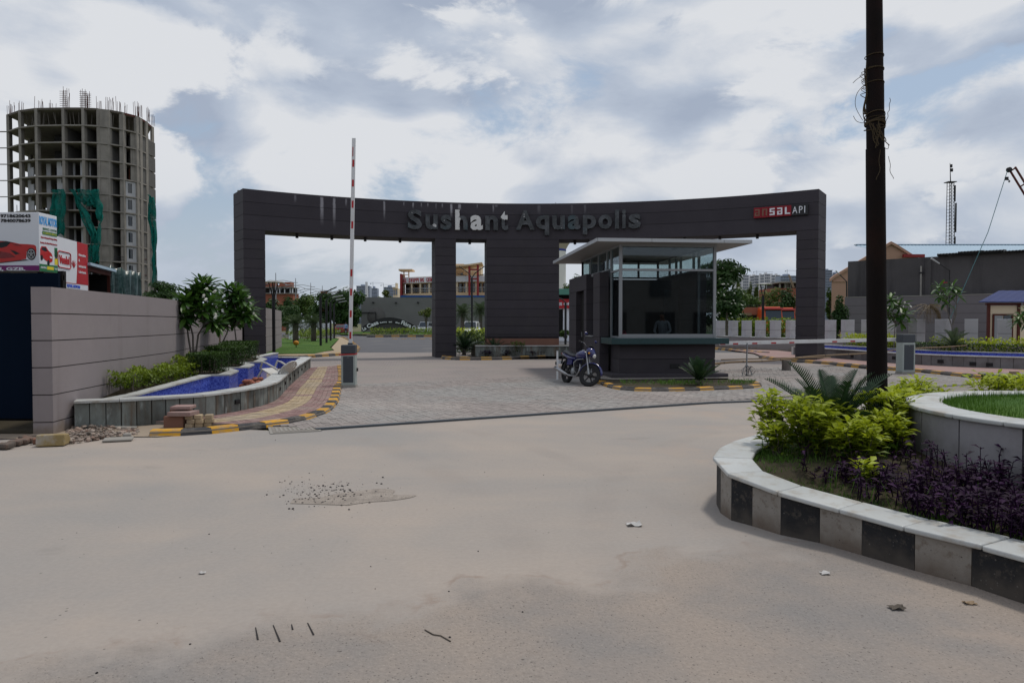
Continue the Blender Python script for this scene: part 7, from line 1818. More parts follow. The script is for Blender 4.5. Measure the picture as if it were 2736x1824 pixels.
def plum_leaf():
 if not _pl:
  for t in (.15, .45, .8):
   for c in (.1, .3):
    mb = MB(); n = 6; vs = []; fs = []
    for i in range(n + 1):
     u = i / n; w = .155 * (sin(pi * min(1, u ** .95)) ** .7) * (.55 + .5 * u) + .006; z = -c * u * u
     vs += [(u, -w, z + .05 * w / .1 * .3), (u, 0, z - .012), (u, w, z + .05 * w / .1 * .3)]
    for i in range(n):
     fs += [(3 * i, 3 * i + 3, 3 * i + 4, 3 * i + 1), (3 * i + 1, 3 * i + 4, 3 * i + 5, 3 * i + 2)]
    mb.add(vs, fs, 0, t, True); _pl.append(mb.mesh('leaf', M('leaf_plumeria')))
 return _pl
_flm = {}
def flower_mesh(mat):
 if mat not in _flm:
  mb = MB()
  for f in range(4):
   c = Vector((rnd.uniform(-.05, .05), rnd.uniform(-.05, .05), rnd.uniform(-.02, .03)))
   for k in range(5):
    a = k * 2 * pi / 5 + f; d = Vector((cos(a), sin(a), .45))
    leaf(mb, c, d, .045, .03, rnd.random())
  _flm[mat] = mb.mesh('flower', M(mat))
 return _flm[mat]
def plumeria(label, Y, ros, stems, base_z, L=.37, per=28, flowers=(), fm='petal', stake=None, org=(240, 680), sc=.2041, group='frangipani trees'):
 W = lambda p, dy=0: P(org[0] + sc * p[0], org[1] + sc * p[1], Y + dy)
 b = W(stems[0][0])
 t = thing('frangipani_tree', label, 'tree', (b.x, Y, base_z), 0, group); off = wloc(t)
 ms = plum_leaf()
 for s in stems:
  pts = [W(p) for p in s]
  if pts[0].z < base_z + .5: pts[0].z = base_z - .03
  part('trunk' if s is stems[0] else 'branch', MB().tube(pts, [.026 - .005 * i for i in range(len(pts))], 7), M('bark_grey'), t)
 for r in ros:
  dy = rnd.uniform(-.35, .35); c = W(r, dy)
  near = min((W(s[-1]) for s in stems), key=lambda q: (q - c).length)
  part('branch', MB().tube([near, near.lerp(c, .5) + Vector((0, 0, -.03)), c], [.02, .018, .016], 6), M('bark_grey'), t)
  for i in range(per):
   a = i * 2.399 + rnd.uniform(-.2, .2); e = R(72 - 110 * (i / per) ** .8 + rnd.uniform(-8, 8)); k = L * rnd.uniform(.8, 1.15) * (.75 + .3 * min(1, i / 6))
   o = link('leaf', ms[int(rnd.random() * len(ms))], t)
   o.matrix_local = Matrix.Translation(c - off + Vector((0, 0, -.04 * i / per))) @ RZ(a) @ RY(-e) @ RX(rnd.uniform(-.35, .35)) @ Matrix.Scale(k, 4)
 for f in flowers:
  o = link('flower', flower_mesh(fm), t); o.location = W(f, -.42) - off; o.rotation_euler = (rnd.uniform(0, 1), rnd.uniform(-.5, .5), rnd.random() * 6); o.scale = (.95,) * 3
 return t
plumeria('frangipani tree with white flowers before the left wall, nearer one', 17.0, [(1470, 370), (1290, 540), (1190, 700), (1170, 850), (1410, 620), (1600, 860), (1520, 500), (1340, 720), (1460, 740), (1240, 610), (1360, 500), (1560, 620), (1260, 800), (1660, 900), (1430, 450), (1540, 400)],
         [[(1392, 1400), (1375, 1290), (1355, 1205)], [(1355, 1205), (1290, 1080), (1275, 950)], [(1355, 1205), (1350, 1060), (1300, 860)], [(1360, 1200), (1420, 1050), (1495, 920)]], .57,
         flowers=[(1105, 598), (1190, 645), (1240, 685), (1270, 690), (1155, 795), (1205, 800), (1535, 455), (1650, 485), (1500, 540), (1660, 810), (1640, 785), (1520, 590)])
plumeria('frangipani tree with white flowers before the left wall, next to the gate pier', 20.6, [(1800, 450), (1850, 610), (1990, 590), (2050, 700), (1790, 800), (1950, 770), (1690, 590), (1900, 500), (2000, 820), (1880, 850), (1760, 700), (1950, 480), (2080, 760), (1720, 880), (1840, 730)],
         [[(1720, 1310), (1740, 1150), (1812, 990)], [(1925, 1280), (1915, 1120), (1895, 950)]], .57, L=.39,
         flowers=[(1720, 565), (1760, 545), (1835, 515), (2095, 560), (2100, 640), (2155, 770), (1735, 730), (1755, 770), (1975, 670), (2010, 770)])
stk = MB().tube([P(240 + .2041 * 1700, 680 + .2041 * 1330, 20.2), P(240 + .2041 * 1703, 680 + .2041 * 960, 20.2)], .022, 6)
solo('support_stake', stk, M('wood'), 'thin wooden stake beside the frangipani stems at the left wall', 'stake')
hedge('loose_hedge', 'loose light green hedge in the narrow front end of the blue pool planter', [(-6.85, 11.9), (-6.45, 11.9), (-6.35, 13.2), (-6.3, 14.3), (-6.9, 15.2), (-7.2, 15.0), (-7.05, 13.4)], .48, .30, 'leaf_hedge', 2000, .085, False)
hedge('box_hedge', 'dark clipped hedge block on the nearest blue pool step', [(-6.6, 14.35), (-5.98, 14.45), (-6.12, 15.5), (-6.75, 15.6)], .60, .38, 'leaf_trim', 5200, .05)
hedge('box_hedge', 'dark clipped hedge block on the second blue pool step', [(-7.25, 16.7), (-6.5, 16.8), (-6.72, 18.1), (-7.5, 18.1)], .60, .44, 'leaf_trim', 5200, .055)
hedge('box_hedge', 'dark clipped hedge block on the third blue pool step by the gate', [(-7.9, 19.1), (-7.0, 19.1), (-7.35, 20.7), (-8.3, 20.9)], .60, .48, 'leaf_trim', 4600, .06)
hedge('loose_hedge', 'light green loose hedge row along the foot of the left wall', [(-7.35, 15.2), (-6.9, 15.3), (-7.6, 17.6), (-8.2, 20.5), (-8.6, 20.5), (-8.0, 17.6)], .58, .27, 'leaf_hedge', 1500, .085, False)
ZW = lambda x, y: G(*Z7(x, y))
FRONT = [(3.9, 2.75), (3.35, 3.3), ZW(2020, 1505), ZW(1695, 1395), ZW(1345, 1300), ZW(1020, 1205), ZW(760, 1130), ZW(520, 1080), ZW(345, 1025), ZW(215, 990), ZW(150, 945), ZW(125, 890)]
FZ = [.25, .25, .25, .243, .245, .252, .27, .30, .316, .355, .385, .40]
BACK = [(2.04, 6.78), (2.36, 7.24), (2.70, 7.58), (3.25, 8.05), (4.1, 8.6), (5.3, 9.05), (7.2, 9.4)]
OUT = [(*p, z) for p, z in zip(FRONT, FZ)] + [(*p, .40) for p in BACK]
UC, UR, UT = Vector((5.55, 6.2)), 1.83, .855
def planter():
 t = thing('round_planter', 'black and white painted stone planter with marble coping at the right foreground', 'planter', (3.6, 5.6, 0))
 path = [(p[0], p[1]) for p in OUT]; zt = [p[2] for p in OUT]
 inn = offset(path, -.11); n = len(path)
 part('wall_core', MB().ribbon(offset(path, -.055), offset(path, -.14), -.03, [z - .004 for z in zt]), M('mortar'), t)
 for i in range(n - 1):
  a, b = path[i], path[i + 1]; m1, m2 = .006, .994
  A = [lerp(a, b, m1), lerp(a, b, m2)]; B = [lerp(inn[i], inn[i + 1], m1), lerp(inn[i], inn[i + 1], m2)]
  z0 = zt[i]; z1 = zt[i + 1]
  blk = part('painted_block', MB().ribbon(A, B, -.03, [z0 - .003, z1 - .003]), M('block_black' if i % 2 == 0 else 'block_white'), t)
 cs = resample(spline(OUT, 4), .46)
 oo, ii = offset(cs, .035), offset(cs, -.30); oo2 = offset(cs, .035)
 for i in range(len(cs) - 1):
  g = .004; j = rnd.uniform(-.002, .003)
  A = [lerp(oo[i], oo[i + 1], g), lerp(oo[i], oo[i + 1], 1 - g)]; B = [lerp(ii[i], ii[i + 1], g), lerp(ii[i], ii[i + 1], 1 - g)]
  m = MB().ribbon(A, B, [cs[i][2] + j, cs[i + 1][2] + j], [cs[i][2] + .036 + j, cs[i + 1][2] + .036 + j])
  bev(part('coping_slab', m, M('marble'), t), .012, 3)
 k = 44; rimp = resample([(*offset(path, -.28)[i], zt[i] - .005) for i in range(n)], n=k)
 ring = [(UC.x + UR * .97 * cos(a), UC.y + UR * .97 * sin(a)) for a in [R(262 - 190 * i / k) for i in range(k + 1)]]
 mb = MB(); vs = []; fs = []; m = 6
 for i in range(k + 1):
  for j in range(m + 1):
   u = j / m; q = lerp(rimp[i][:2], ring[i], u); vs.append((q[0], q[1], rimp[i][2] - .015 + .05 * sin(pi * u * .6) + .012 * sin(7 * q[0]) * sin(6 * q[1])))
 for i in range(k):
  for j in range(m): fs.append((i * (m + 1) + j, (i + 1) * (m + 1) + j, (i + 1) * (m + 1) + j + 1, i * (m + 1) + j + 1))
 part('soil_bed', mb.add(vs, fs, 0, .5, True), M('soil'), t)
 return rimp, ring
def zsoil(x, y):
 best = min(OUT, key=lambda p: (p[0] - x) ** 2 + (p[1] - y) ** 2); return best[2] + .015
for nm, col, d1 in (('block_black', (.014, .015, .018), (.085, .072, .06)), ('block_white', (.255, .235, .21), (.135, .10, .075))):
 q_ = NT(nm); p_ = q_.pos(); s_ = q_.sep(p_)
 c_ = q_.scale(col, q_.math('ADD', .75, q_.math('MULTIPLY', q_.noise(5, 6, .65), .5)))
 low = q_.rng(q_.math('ADD', s_[2], q_.math('MULTIPLY', q_.math('SUBTRACT', q_.noise(7, 4), .5), .28)), -.02, .19, .85, .0)
 sp = q_.math('MULTIPLY', q_.rng(q_.noise(16, 5, .7), .50, .66), .6)
 c_ = q_.mix(q_.math('MAXIMUM', low, sp), c_, d1)
 chip = q_.math('MULTIPLY', q_.rng(q_.vor(34), .13, .2, 1, 0), q_.rng(q_.noise(11, 2), .52, .6))
 c_ = q_.mix(q_.math('MULTIPLY', chip, .7), c_, (.05, .04, .035) if nm == 'block_white' else (.15, .14, .13))
 q_.end(q_.bsdf(c_, .72, .3, normal=q_.bump(q_.noise(24, 6, .7), .55, .012)))
RIMP, RING = planter()
def upper_ring():
 t = thing('raised_planter', 'raised round lawn bed with grey stone wall and white marble coping in the foreground planter', 'planter', (UC.x, UC.y, 0))
 n = 21
 for i in range(n):
  a0, a1 = 2 * pi * i / n + .004, 2 * pi * (i + 1) / n - .004; k = 3
  A = [(UC.x + UR * cos(a0 + (a1 - a0) * q / k), UC.y + UR * sin(a0 + (a1 - a0) * q / k)) for q in range(k + 1)]; B = [(UC.x + (UR - .05) * cos(a0 + (a1 - a0) * q / k), UC.y + (UR - .05) * sin(a0 + (a1 - a0) * q / k)) for q in range(k + 1)]
  part('stone_slab', MB().ribbon(A, B, .1, UT - .04), M('slab_pale'), t)
 part('wall_core', MB().lathe([(UR - .06, .1), (UR - .06, UT - .042), (UR - .2, UT - .042), (UR - .2, .1)], 48, sm=False, c=tuple(UC)), M('mortar'), t)
 n = 25
 for i in range(n):
  a0, a1 = 2 * pi * i / n + .0025, 2 * pi * (i + 1) / n - .0025; k = 3; j = rnd.uniform(-.002, .002)
  A = [(UC.x + (UR + .035) * cos(a0 + (a1 - a0) * q / k), UC.y + (UR + .035) * sin(a0 + (a1 - a0) * q / k)) for q in range(k + 1)]; B = [(UC.x + (UR - .30) * cos(a0 + (a1 - a0) * q / k), UC.y + (UR - .30) * sin(a0 + (a1 - a0) * q / k)) for q in range(k + 1)]
  bev(part('coping_slab', MB().ribbon(A, B, UT - .038 + j, UT + j), M('marble'), t), .012, 3)
 part('lawn', MB().lathe([(0, UT + .02), (UR * .5, UT + .012), (UR - .29, UT - .03)], 40, c=tuple(UC)), M('turf'), t)
 mb = MB()
 for i in range(15000):
  a = rnd.random() * 6.2832; r = (UR - .27) * math.sqrt(rnd.random()); x, y = UC.x + r * cos(a), UC.y + r * sin(a); h = rnd.uniform(.03, .085); d = rnd.random() * 6.28; l = rnd.uniform(.0, .05)
  if x > 6.6 and rnd.random() < .6: continue
  c_, s_ = cos(d) * .0035, sin(d) * .0035
  z = UT - .03
  mb.add([(x - c_, y - s_, z), (x + c_, y + s_, z), (x + l * s_ * 200 * .35, y - l * c_ * 200 * .35, z + h)], [(0, 1, 2)], 0, rnd.random())
 part('grass', mb, M('grass_blade'), t, kind='stuff')
upper_ring()
def bed_grass():
 mb = MB(); k = 0
 while k < 34000:
  i = rnd.randrange(3, 40); u = rnd.random(); q0 = lerp(RIMP[i][:2], RIMP[i + 1][:2], rnd.random()); q = lerp(q0, RING[i], u * .92)
  if rnd.random() > .6 + .4 * (sin(q[0] * 4.1) * sin(q[1] * 3.7) > -.1): k += 1; continue
  x, y = q; z = RIMP[i][2] - .01; h = rnd.uniform(.02, .07); d = rnd.random() * 6.28; w = .0035
  mb.add([(x - cos(d) * w, y - sin(d) * w, z), (x + cos(d) * w, y + sin(d) * w, z), (x + rnd.uniform(-.04, .04), y + rnd.uniform(-.04, .04), z + h)], [(0, 1, 2)], 0, rnd.random()); k += 1
 for i in range(160):
  x, y = rnd.uniform(2.3, 3.7), rnd.uniform(4.6, 7.2); z = zsoil(x, y)
  if inside((x, y), [(2.2, 6.6), (2.4, 5.6), (3.3, 4.4), (4.0, 4.3), (3.6, 5.6), (3.6, 6.6)]):
   d = rnd.random() * 6.28; h = rnd.uniform(.1, .24); w = .005; b = rnd.uniform(-.1, .1)
   mb.add([(x - cos(d) * w, y - sin(d) * w, z), (x + cos(d) * w, y + sin(d) * w, z), (x + b * .4 + cos(d) * w * .7, y + sin(d) * w * .7, z + h * .6), (x + b * .4 - cos(d) * w * .7, y - sin(d) * w * .7, z + h * .6), (x + b, y, z + h)], [(0, 1, 2, 3), (3, 2, 4)], 0, rnd.random())
 solo('bed_grass', mb, M('grass_blade'), 'thin grass and weeds on the soil of the foreground planter', 'grass', kind='stuff')
bed_grass()
def purple():
 poly = [(2.42, 5.95), (2.9, 6.05), (3.45, 6.15), (3.68, 5.75), (3.9, 5.25), (4.5, 4.65), (5.0, 4.42), (5.2, 3.9), (3.9, 3.25), (3.45, 3.7), (3.15, 4.35), (2.85, 4.85), (2.62, 5.35)]
 mb = MB(); st = 0
 while st < 820:
  x, y = rnd.uniform(2.4, 5.2), rnd.uniform(3.3, 6.2)
  if not inside((x, y), poly): continue
  if x < 2.85 and rnd.random() < .55: continue
  st += 1; z = zsoil(x, y) - .02; h = rnd.uniform(.08, .30) * (1.35 if x > 3.3 and y > 4.9 else 1); a = rnd.random() * 6.28; lean = rnd.uniform(0, .12)
  p0 = Vector((x, y, z)); p1 = p0 + Vector((lean * cos(a), lean * sin(a), h)); mb.tube([p0, p0.lerp(p1, .5) + Vector((.01, .0, .01)), p1], [.005, .0045, .003], 4, t=rnd.uniform(.1, .4))
  for k in range(rnd.randrange(7, 12)):
   u = .2 + .8 * rnd.random() ** .7; w = rnd.random() * 6.28; f = rnd.uniform(.7, 1.25)
   leaf(mb, p0.lerp(p1, u), Vector((cos(w), sin(w), rnd.uniform(.05, .9))), .074 * f, .026 * f, rnd.random() ** 1.6, droop=.25)
 solo('purple_groundcover', mb, M('leaf_purple'), 'dense dark purple leaved ground cover along the foreground planter', 'ground cover', kind='stuff')
purple()
g_ = 'yellow green shrubs in the foreground planter'
for lab, x, y, h, r, n, st in (('tall thin yellow green shrub at the far tip of the striped planter', 2.56, 6.95, .56, .17, 510, 8),
       ('dense yellow green shrub second from the tip of the striped planter', 2.70, 6.45, .56, .24, 884, 10),
       ('yellow green shrub just left of the sago palm fronds', 2.95, 6.85, .52, .24, 714, 9),
       ('low yellow green shrub in front of the sago palm', 3.02, 6.22, .36, .22, 714, 10),
       ('yellow green shrub right in front of the sago palm trunk', 3.40, 6.48, .42, .20, 646, 9),
       ('yellow green shrub pressed against the raised round wall', 3.66, 6.85, .60, .25, 884, 10),
       ('small yellow green seedling among the purple leaves', 2.86, 5.72, .22, .10, 119, 6),
       ('yellow green shrub directly right of the black pole', 4.15, 7.75, .56, .26, 782, 9),
       ('yellow green shrub behind the raised lawn, second from the pole', 4.55, 8.15, .60, .30, 782, 9),
       ('yellow green shrub behind the raised lawn, third from the pole', 4.95, 8.45, .50, .24, 561, 8),
       ('yellow green shrub behind the raised lawn at the right picture edge', 5.85, 8.5, .66, .34, 1020, 10),
       ('yellow green shrub behind the raised lawn at the dark bench', 6.35, 8.6, .62, .34, 850, 9),
       ('low yellow green shrub close to the marble coping at the tip', 2.44, 6.55, .30, .15, 240, 6), ('yellow green shrub filling the gap before the sago palm', 3.34, 6.70, .40, .20, 420, 8),
       ('yellow green shrub peeping out behind the sago palm', 3.3, 7.75, .52, .2, 374, 7)):
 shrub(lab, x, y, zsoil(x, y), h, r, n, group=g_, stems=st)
cycad('dark green sago palm between the yellow shrubs left of the black pole', 3.20, 7.05, .40, .84, 20, el=(26, 72), droop=.46, wl=.19, trunk=.12, group='sago palms', nl=40)
def pole():
 x, y = 3.80, 7.36; t = thing('lamp_pole', 'tall rusty black steel pole wound with dry vine at the right', 'pole', (x, y, .36))
 top = P(2334, -260, 7.30); zt = top.z; base = Vector((x, y, .30)); r0, r1 = .100, .079
 at = lambda z: base.lerp(top, (z - base.z) / (zt - base.z))
 rr = lambda z: r0 + (r1 - r0) * (z - base.z) / (zt - base.z)
 z1, z2 = ZA(398, 7.33), ZA(222, 7.33)
 part('lower_tube', MB().tube([base, at(z1)], [r0, rr(z1) + .003], 20), M('rust_pole'), t)
 part('middle_tube', MB().tube([at(z1), at(z2)], [rr(z1) - .003, rr(z2)], 20), M('rust_pole'), t)
 part('upper_tube', MB().tube([at(z2), top], [rr(z2) - .005, r1 - .006], 20), M('rust_pole'), t)
 part('base_plate', MB().box(x - .18, x + .18, y - .18, y + .18, .33, .365), M('rust_pole'), t)
 part('cap', MB().tube([top, top + Vector((0, 0, .03))], [.08, .06], 16), M('rust_pole'), t)
 v = thing('dry_vine', 'dry brown vine stems wound round and hanging from the black pole', 'vine', at(ZA(330, 7.3)))
 def ring(z, k=1.06, amp=.02, turns=1.0, rad=.005):
  pts = []; n = int(20 * turns); ph = rnd.random() * 6
  for i in range(n + 1):
   a = 2 * pi * i / 20 + ph; q = at(z + amp * sin(a * 1.0 + ph)); r = rr(z) * k + .004 * sin(3 * a)
   pts.append(q + Vector((r * cos(a), r * sin(a), 0)))
  part('stem', MB().tube(pts, rad, 5), M('dry_vine'), v)
 for sy in (150, 184, 186, 222): ring(ZA(sy, 7.3), 1.04, .008, 1.1, .0045)
 for k in range(14): ring(ZA(rnd.uniform(306, 345), 7.3), rnd.uniform(1.04, 1.14), rnd.uniform(.01, .05), rnd.uniform(.6, 1.2), rnd.uniform(.003, .006))
 def run(sx0, sy0, sx1, sy1, wig, rad=.004, n=14, dy=-.10):
  pts = []
  for i in range(n + 1):
   u = i / n; q = P(sx0 + (sx1 - sx0) * u + wig * sin(u * 9 + sx0) * u, sy0 + (sy1 - sy0) * u, 7.3 + dy); pts.append(q)
  part('stem', MB().tube(pts, rad, 4), M('dry_vine'), v)
 for k in range(5): run(2312 + rnd.uniform(-3, 4), 165 + 6 * k, 2314 + rnd.uniform(-6, 5), 312 + rnd.uniform(-8, 10), 5, .005, 18, 0)
 for k in range(9): run(2320 + rnd.uniform(0, 40), 325 + rnd.uniform(-5, 10), 2352 + rnd.uniform(-15, 22), 400 - rnd.uniform(0, 30), 4, .005)
 run(2352, 400, 2346, 480, 5, .0035); run(2374, 418, 2384, 478, 4, .003, dy=.05); run(2366, 330, 2376, 296, 3, .003, dy=.05); run(2376, 296, 2378, 262, 2, .003, dy=.05)
 def loop(pts): part('stem', MB().tube(spline([tuple(P(a, b, 7.3)) for a, b in pts], 5), .0028, 4), M('dry_vine'), v)
 loop([(2308, 200), (2290, 212), (2279, 222)]); loop([(2312, 225), (2290, 250), (2286, 285), (2305, 322)]); loop([(2280, 310), (2290, 325), (2312, 330)]); loop([(2366, 380), (2374, 388), (2372, 398), (2364, 396)])
 for k in range(10):
  a, b = 2304 + rnd.uniform(0, 8), rnd.uniform(175, 250); loop([(a + 6, b), (a - rnd.uniform(2, 9), b + 6), (a + 5, b + 14)])
pole()
cycad('dark sago palm growing in front of the guard booth', *G(1868, 1028, .09), .085, .66, 22, el=(28, 82), droop=.25, wl=.16, trunk=.10, group='sago palms', nl=36)
def weeds():
 mb = MB()
 for i in range(1500):
  u = rnd.random(); x = 2.75 + 3.5 * u; y = 17.25 + .75 * rnd.random() + .25 * abs(u - .45) * 2
  if not inside((x, y), KBi + [(6.25, 19.3), (2.4, 19.3)]): continue
  if rnd.random() > .25 + .75 * (sin(x * 3.4) > -.2): continue
  d = Vector((rnd.uniform(-1, 1), rnd.uniform(-1, 1), rnd.uniform(.6, 2))); leaf(mb, Vector((x, y, .085 + rnd.random() * .06)), d, rnd.uniform(.05, .13), .018, rnd.random())
 solo('weeds', mb, M('grass_blade'), 'grassy weeds on the small bed in front of the guard booth', 'weeds', kind='stuff')
weeds()
q = G(1240, 948, .11); cycad('large sago palm at the left end of the middle island', q[0], q[1], .11, 1.15, 22, el=(0, 75), droop=.55, wl=.26, trunk=.25, group='sago palms')
q = G(1322, 950, .11); cycad('sago palm in front of the terracotta plinth band', q[0], q[1], .11, .85, 18, el=(5, 75), droop=.5, wl=.2, trunk=.15, group='sago palms')
q = G(1384, 951, .11); shrub('small bright green bush on the middle island', q[0], q[1], .11, .75, .45, 500, 'leaf_mid', .10, .05, 'bush')
for i, sx in enumerate((1300, 1352, 1420, 1445, 1470, 1492)):
 q = G(sx, 952 - i * .4, .11); shrub(['dark purple plant left of the small sago palm', 'dark purple plant between sago palm and bright bush', 'dark purple plant right of the bright bush', 'second dark purple plant right of the bright bush', 'third dark purple plant right of the bright bush', 'dark purple plant closest to the white marker post'][i], q[0], q[1], .11, .26, .3, 120, 'leaf_purple', .12, .05, 'purple_plant', 'purple plants on the island', 4)
hedge('hedge', 'bright green hedge between the second pier and the wide middle pier', [(XA(1222, 35.6), 35.2), (XA(1296, 35.6), 35.2), (XA(1296, 37), 37.0), (XA(1222, 37), 37.0)], .05, 1.05, 'leaf_mid', 1500, .14, False)
hedge('flower_bed', 'low yellow green flower bed behind the hedge between the piers', [(XA(1222, 58), 57), (XA(1296, 58), 57), (XA(1296, 60), 60), (XA(1222, 60), 60)], .1, 1.0, 'leaf_shrub', 700, .2, False, 'flower bed')
date_palm('shaggy date palm on the lawn, nearest the left pier', 790, 918, 866, 55, 40, base=.1)
date_palm('shaggy date palm on the lawn, behind the black lamp row', 838, 914, 866, 60, 40, base=.1)
date_palm('short date palm seen between the piers left of the tall two armed lamp', 1236, 896, 838, 75, 38, base=.1)
date_palm('short date palm seen between the piers right of the tall two armed lamp', 1284, 890, 832, 86, 40, base=.1)
hedge('hedge', 'long low yellow green hedge on the left lawn before the panel fence', [(-20.0, 62), (-17.2, 60), (-20.2, 86), (-24.5, 86)], .1, .8, 'leaf_hedge', 1800, .22, False)
hedge('hedge', 'low clipped hedge along the roundabout kerb', [(XA(990, 86), 86), (XA(1300, 86), 86), (XA(1300, 88), 88), (XA(990, 88), 88)], .16, .75, 'leaf_hedge', 1800, .24, False)
tg = 'trees beyond the gate'
tree('bushy_tree', 'dark feathery bush tree over the left wall beside the frangipani', 432, 733, 150, 38, 'leaf_dark', 2600, .2, nc=16, group=tg, flat=.45)
tree('bushy_tree', 'dark tree behind the disc headed lamp left of the brick house', 726, 782, 84, 88, 'leaf_dark', 1800, .5, group=tg, hfrac=.95)
tree('bushy_tree', 'rounded mid green tree behind the left date palms', 818, 770, 92, 125, 'leaf_mid', 2400, .6, group=tg, hfrac=.97)
tree('bushy_tree', 'dark tree between the brick house and the left date palm', 766, 782, 86, 100, 'leaf_dark', 1900, .5, group=tg, hfrac=.97)
tree('bushy_tree', 'mid green tree behind the black lamp row', 872, 770, 84, 118, 'leaf_dark', 2200, .6, group=tg, hfrac=.97)
tree('bushy_tree', 'big dark tree left of the tall grey wall', 930, 752, 104, 114, 'leaf_dark', 4200, .55, nc=22, group=tg, hfrac=.98)
tree('bushy_tree', 'bright green bush by the panel fence behind the lawn', 772, 838, 60, 90, 'leaf_mid', 900, .4, group=tg, cat='bush')
tree('bushy_tree', 'yellow green tree top behind the tall grey wall', 1030, 762, 66, 140, 'leaf_pale', 1400, .6, group=tg)
tree('bushy_tree', 'small red flowering tree in front of the tall grey wall', 1137, 817, 34, 104, 'leaf_pale', 320, .4, group=tg, hfrac=.45)
tree('bushy_tree', 'mid green tree top beside the white water tower', 1532, 724, 64, 110, 'leaf_mid', 1500, .5, group=tg)
tree('bushy_tree', 'green bush at the foot of the red kiosk sign', 1508, 880, 36, 58, 'leaf_mid', 700, .22, group=tg, cat='bush')
tree('tiered_tree', 'tall dark tiered tree immediately right of the guard booth', 1922, 668, 176, 58, 'leaf_dark', 5200, .40, nc=30, group=tg, flat=.30, hfrac=.9)
def blossom():
 Y = 54; t = thing('flowering_bush', 'dark bush dotted with white blossoms below the tiered tree', 'bush', (XA(1942, Y), Y, 0), 0, tg); c = (XA(1942, Y), Y, ZA(815, Y))
 part('foliage', crown_mb(c, (1.5, 1.4, 1.7), 1700, .28, 12), M('leaf_dark'), t, kind='stuff')
 for i in range(34):
  v = rv(); v.normalize(); v.y = -abs(v.y); o = link('flower', flower_mesh('petal'), t); o.location = Vector((c[0] + 1.45 * v.x, c[1] + 1.35 * v.y, c[2] + 1.6 * v.z)) - wloc(t); o.scale = (1.6,) * 3
 part('trunk', MB().tube([(c[0], Y, 0), (c[0], Y, c[2])], [.12, .05], 6), M('bark'), t)
blossom()
tree('bushy_tree', 'light green trees behind the brown truck load', 1990, 760, 100, 92, 'leaf_mid', 2400, .45, group=tg, hfrac=.95)
tree('bushy_tree', 'yellowish green tree right of the black disc lamp', 2060, 762, 96, 96, 'leaf_pale', 2200, .45, group=tg, hfrac=.95)
tree('bushy_tree', 'dark round tree close to the right gate pier', 2104, 762, 80, 84, 'leaf_dark', 2000, .4, group=tg, hfrac=.95)
for i, sx in enumerate((1972, 2001, 2020, 2042, 2057)):
 tree('slim_tree', '%s slim pale tree in front of the white apartment towers' % ['first', 'second', 'third', 'fourth', 'fifth'][i], sx, 743 + 3 * (i % 2), 15, 170, 'leaf_pale', 420, .7, nc=9, group='slim trees', hfrac=.7, bark='bark_grey')
hedge('hedge', 'dark shaggy hedge behind the square posts', [(XA(1915, 56), 55), (XA(2140, 56), 55), (XA(2140, 57.5), 57.5), (XA(1915, 57.5), 57.5)], .09, 1.75, 'leaf_hedge', 3000, .26, False)
tree('bushy_tree', 'tall climbing shrub right of the right gate pier', 2236, 778, 60, 42, 'leaf_dark', 2400, .2, nc=16, group=tg, hfrac=.98, cat='bush')
tree('bushy_tree', 'green tree top peeping over the peach roof left slope', 2288, 684, 30, 95, 'leaf_mid', 420, .4, group=tg)
tree('bushy_tree', 'green tree glimpsed between the right pier and the peach building', 2214, 764, 20, 90, 'leaf_mid', 420, .4, group=tg)
plumeria('frangipani tree with white flowers half hidden by the black pole', 29.5, [(2380, 800), (2402, 815), (2418, 838), (2395, 845), (2372, 835), (2408, 860), (2360, 815)], [[(2388, 935), (2390, 900), (2392, 865)]], .5, .5, 18, [(2392, 783), (2400, 795), (2402, 806), (2418, 808), (2430, 812), (2432, 818), (2412, 818)], org=(0, 0), sc=1.0)
plumeria('thin stemmed frangipani with few leaves before the coursed wall', 28.0, [(2510, 765), (2545, 765), (2530, 785), (2512, 790), (2555, 785), (2525, 808)], [[(2545, 930), (2546, 885), (2540, 862)], [(2540, 862), (2532, 830), (2530, 800)], [(2546, 868), (2552, 835), (2549, 815)], [(2545, 868), (2555, 840), (2556, 816)]], .5, .42, 14, [(2527, 755)], 'petal_red', org=(0, 0), sc=1.0)
plumeria('frangipani foliage entering at the right picture edge', 26.4, [(2730, 845), (2745, 830), (2722, 855), (2750, 860)], [[(2748, 950), (2748, 880)]], .5, .42, 18, [], org=(0, 0), sc=1.0)
cycad('small fan of green palm fronds among the square posts', XA(2548, 26.6), 26.6, .5, .85, 16, 'leaf_palm', (5, 80), .6, .2, trunk=.28, trunk_r=.07, name='small_palm')
def dry_palm():
 Y = 29.6; t = thing('dry_palm', 'drooping dry brown palm leaning before the coursed wall', 'palm', (XA(2516, Y), Y, .5)); off = wloc(t)
 a, b, c = P(2516, 930, Y), P(2508, 840, Y), P(2484, 818, Y); a.z = .5
 part('trunk', MB().tube(spline([tuple(a), tuple(b), tuple(c)], 5), .07, 8), M('leaf_dry'), t)
 ms = frond_mesh('palm', .75, 18, .2, 1.5, 'leaf_dry', 9)
 for i in range(16):
  o = link('frond', ms, t); o.location = c - off; o.rotation_euler = (RZ(i * 2.4) @ RY(-R(rnd.uniform(-50, 25)))).to_euler()
dry_palm()
def along(path, d0, d1, y0, y1):
 A = [p for p in offset(path, d0) if y0 <= p[1] <= y1]; B = [p for p in offset(path, d1) if y0 <= p[1] <= y1]; return A + B[::-1]
hedge('loose_hedge', 'yellow green loose hedge at the far end of the right pool', along(PR, 1.6, 2.6, 29.6, 34), .52, .55, 'leaf_shrub', 1500, .13, False)
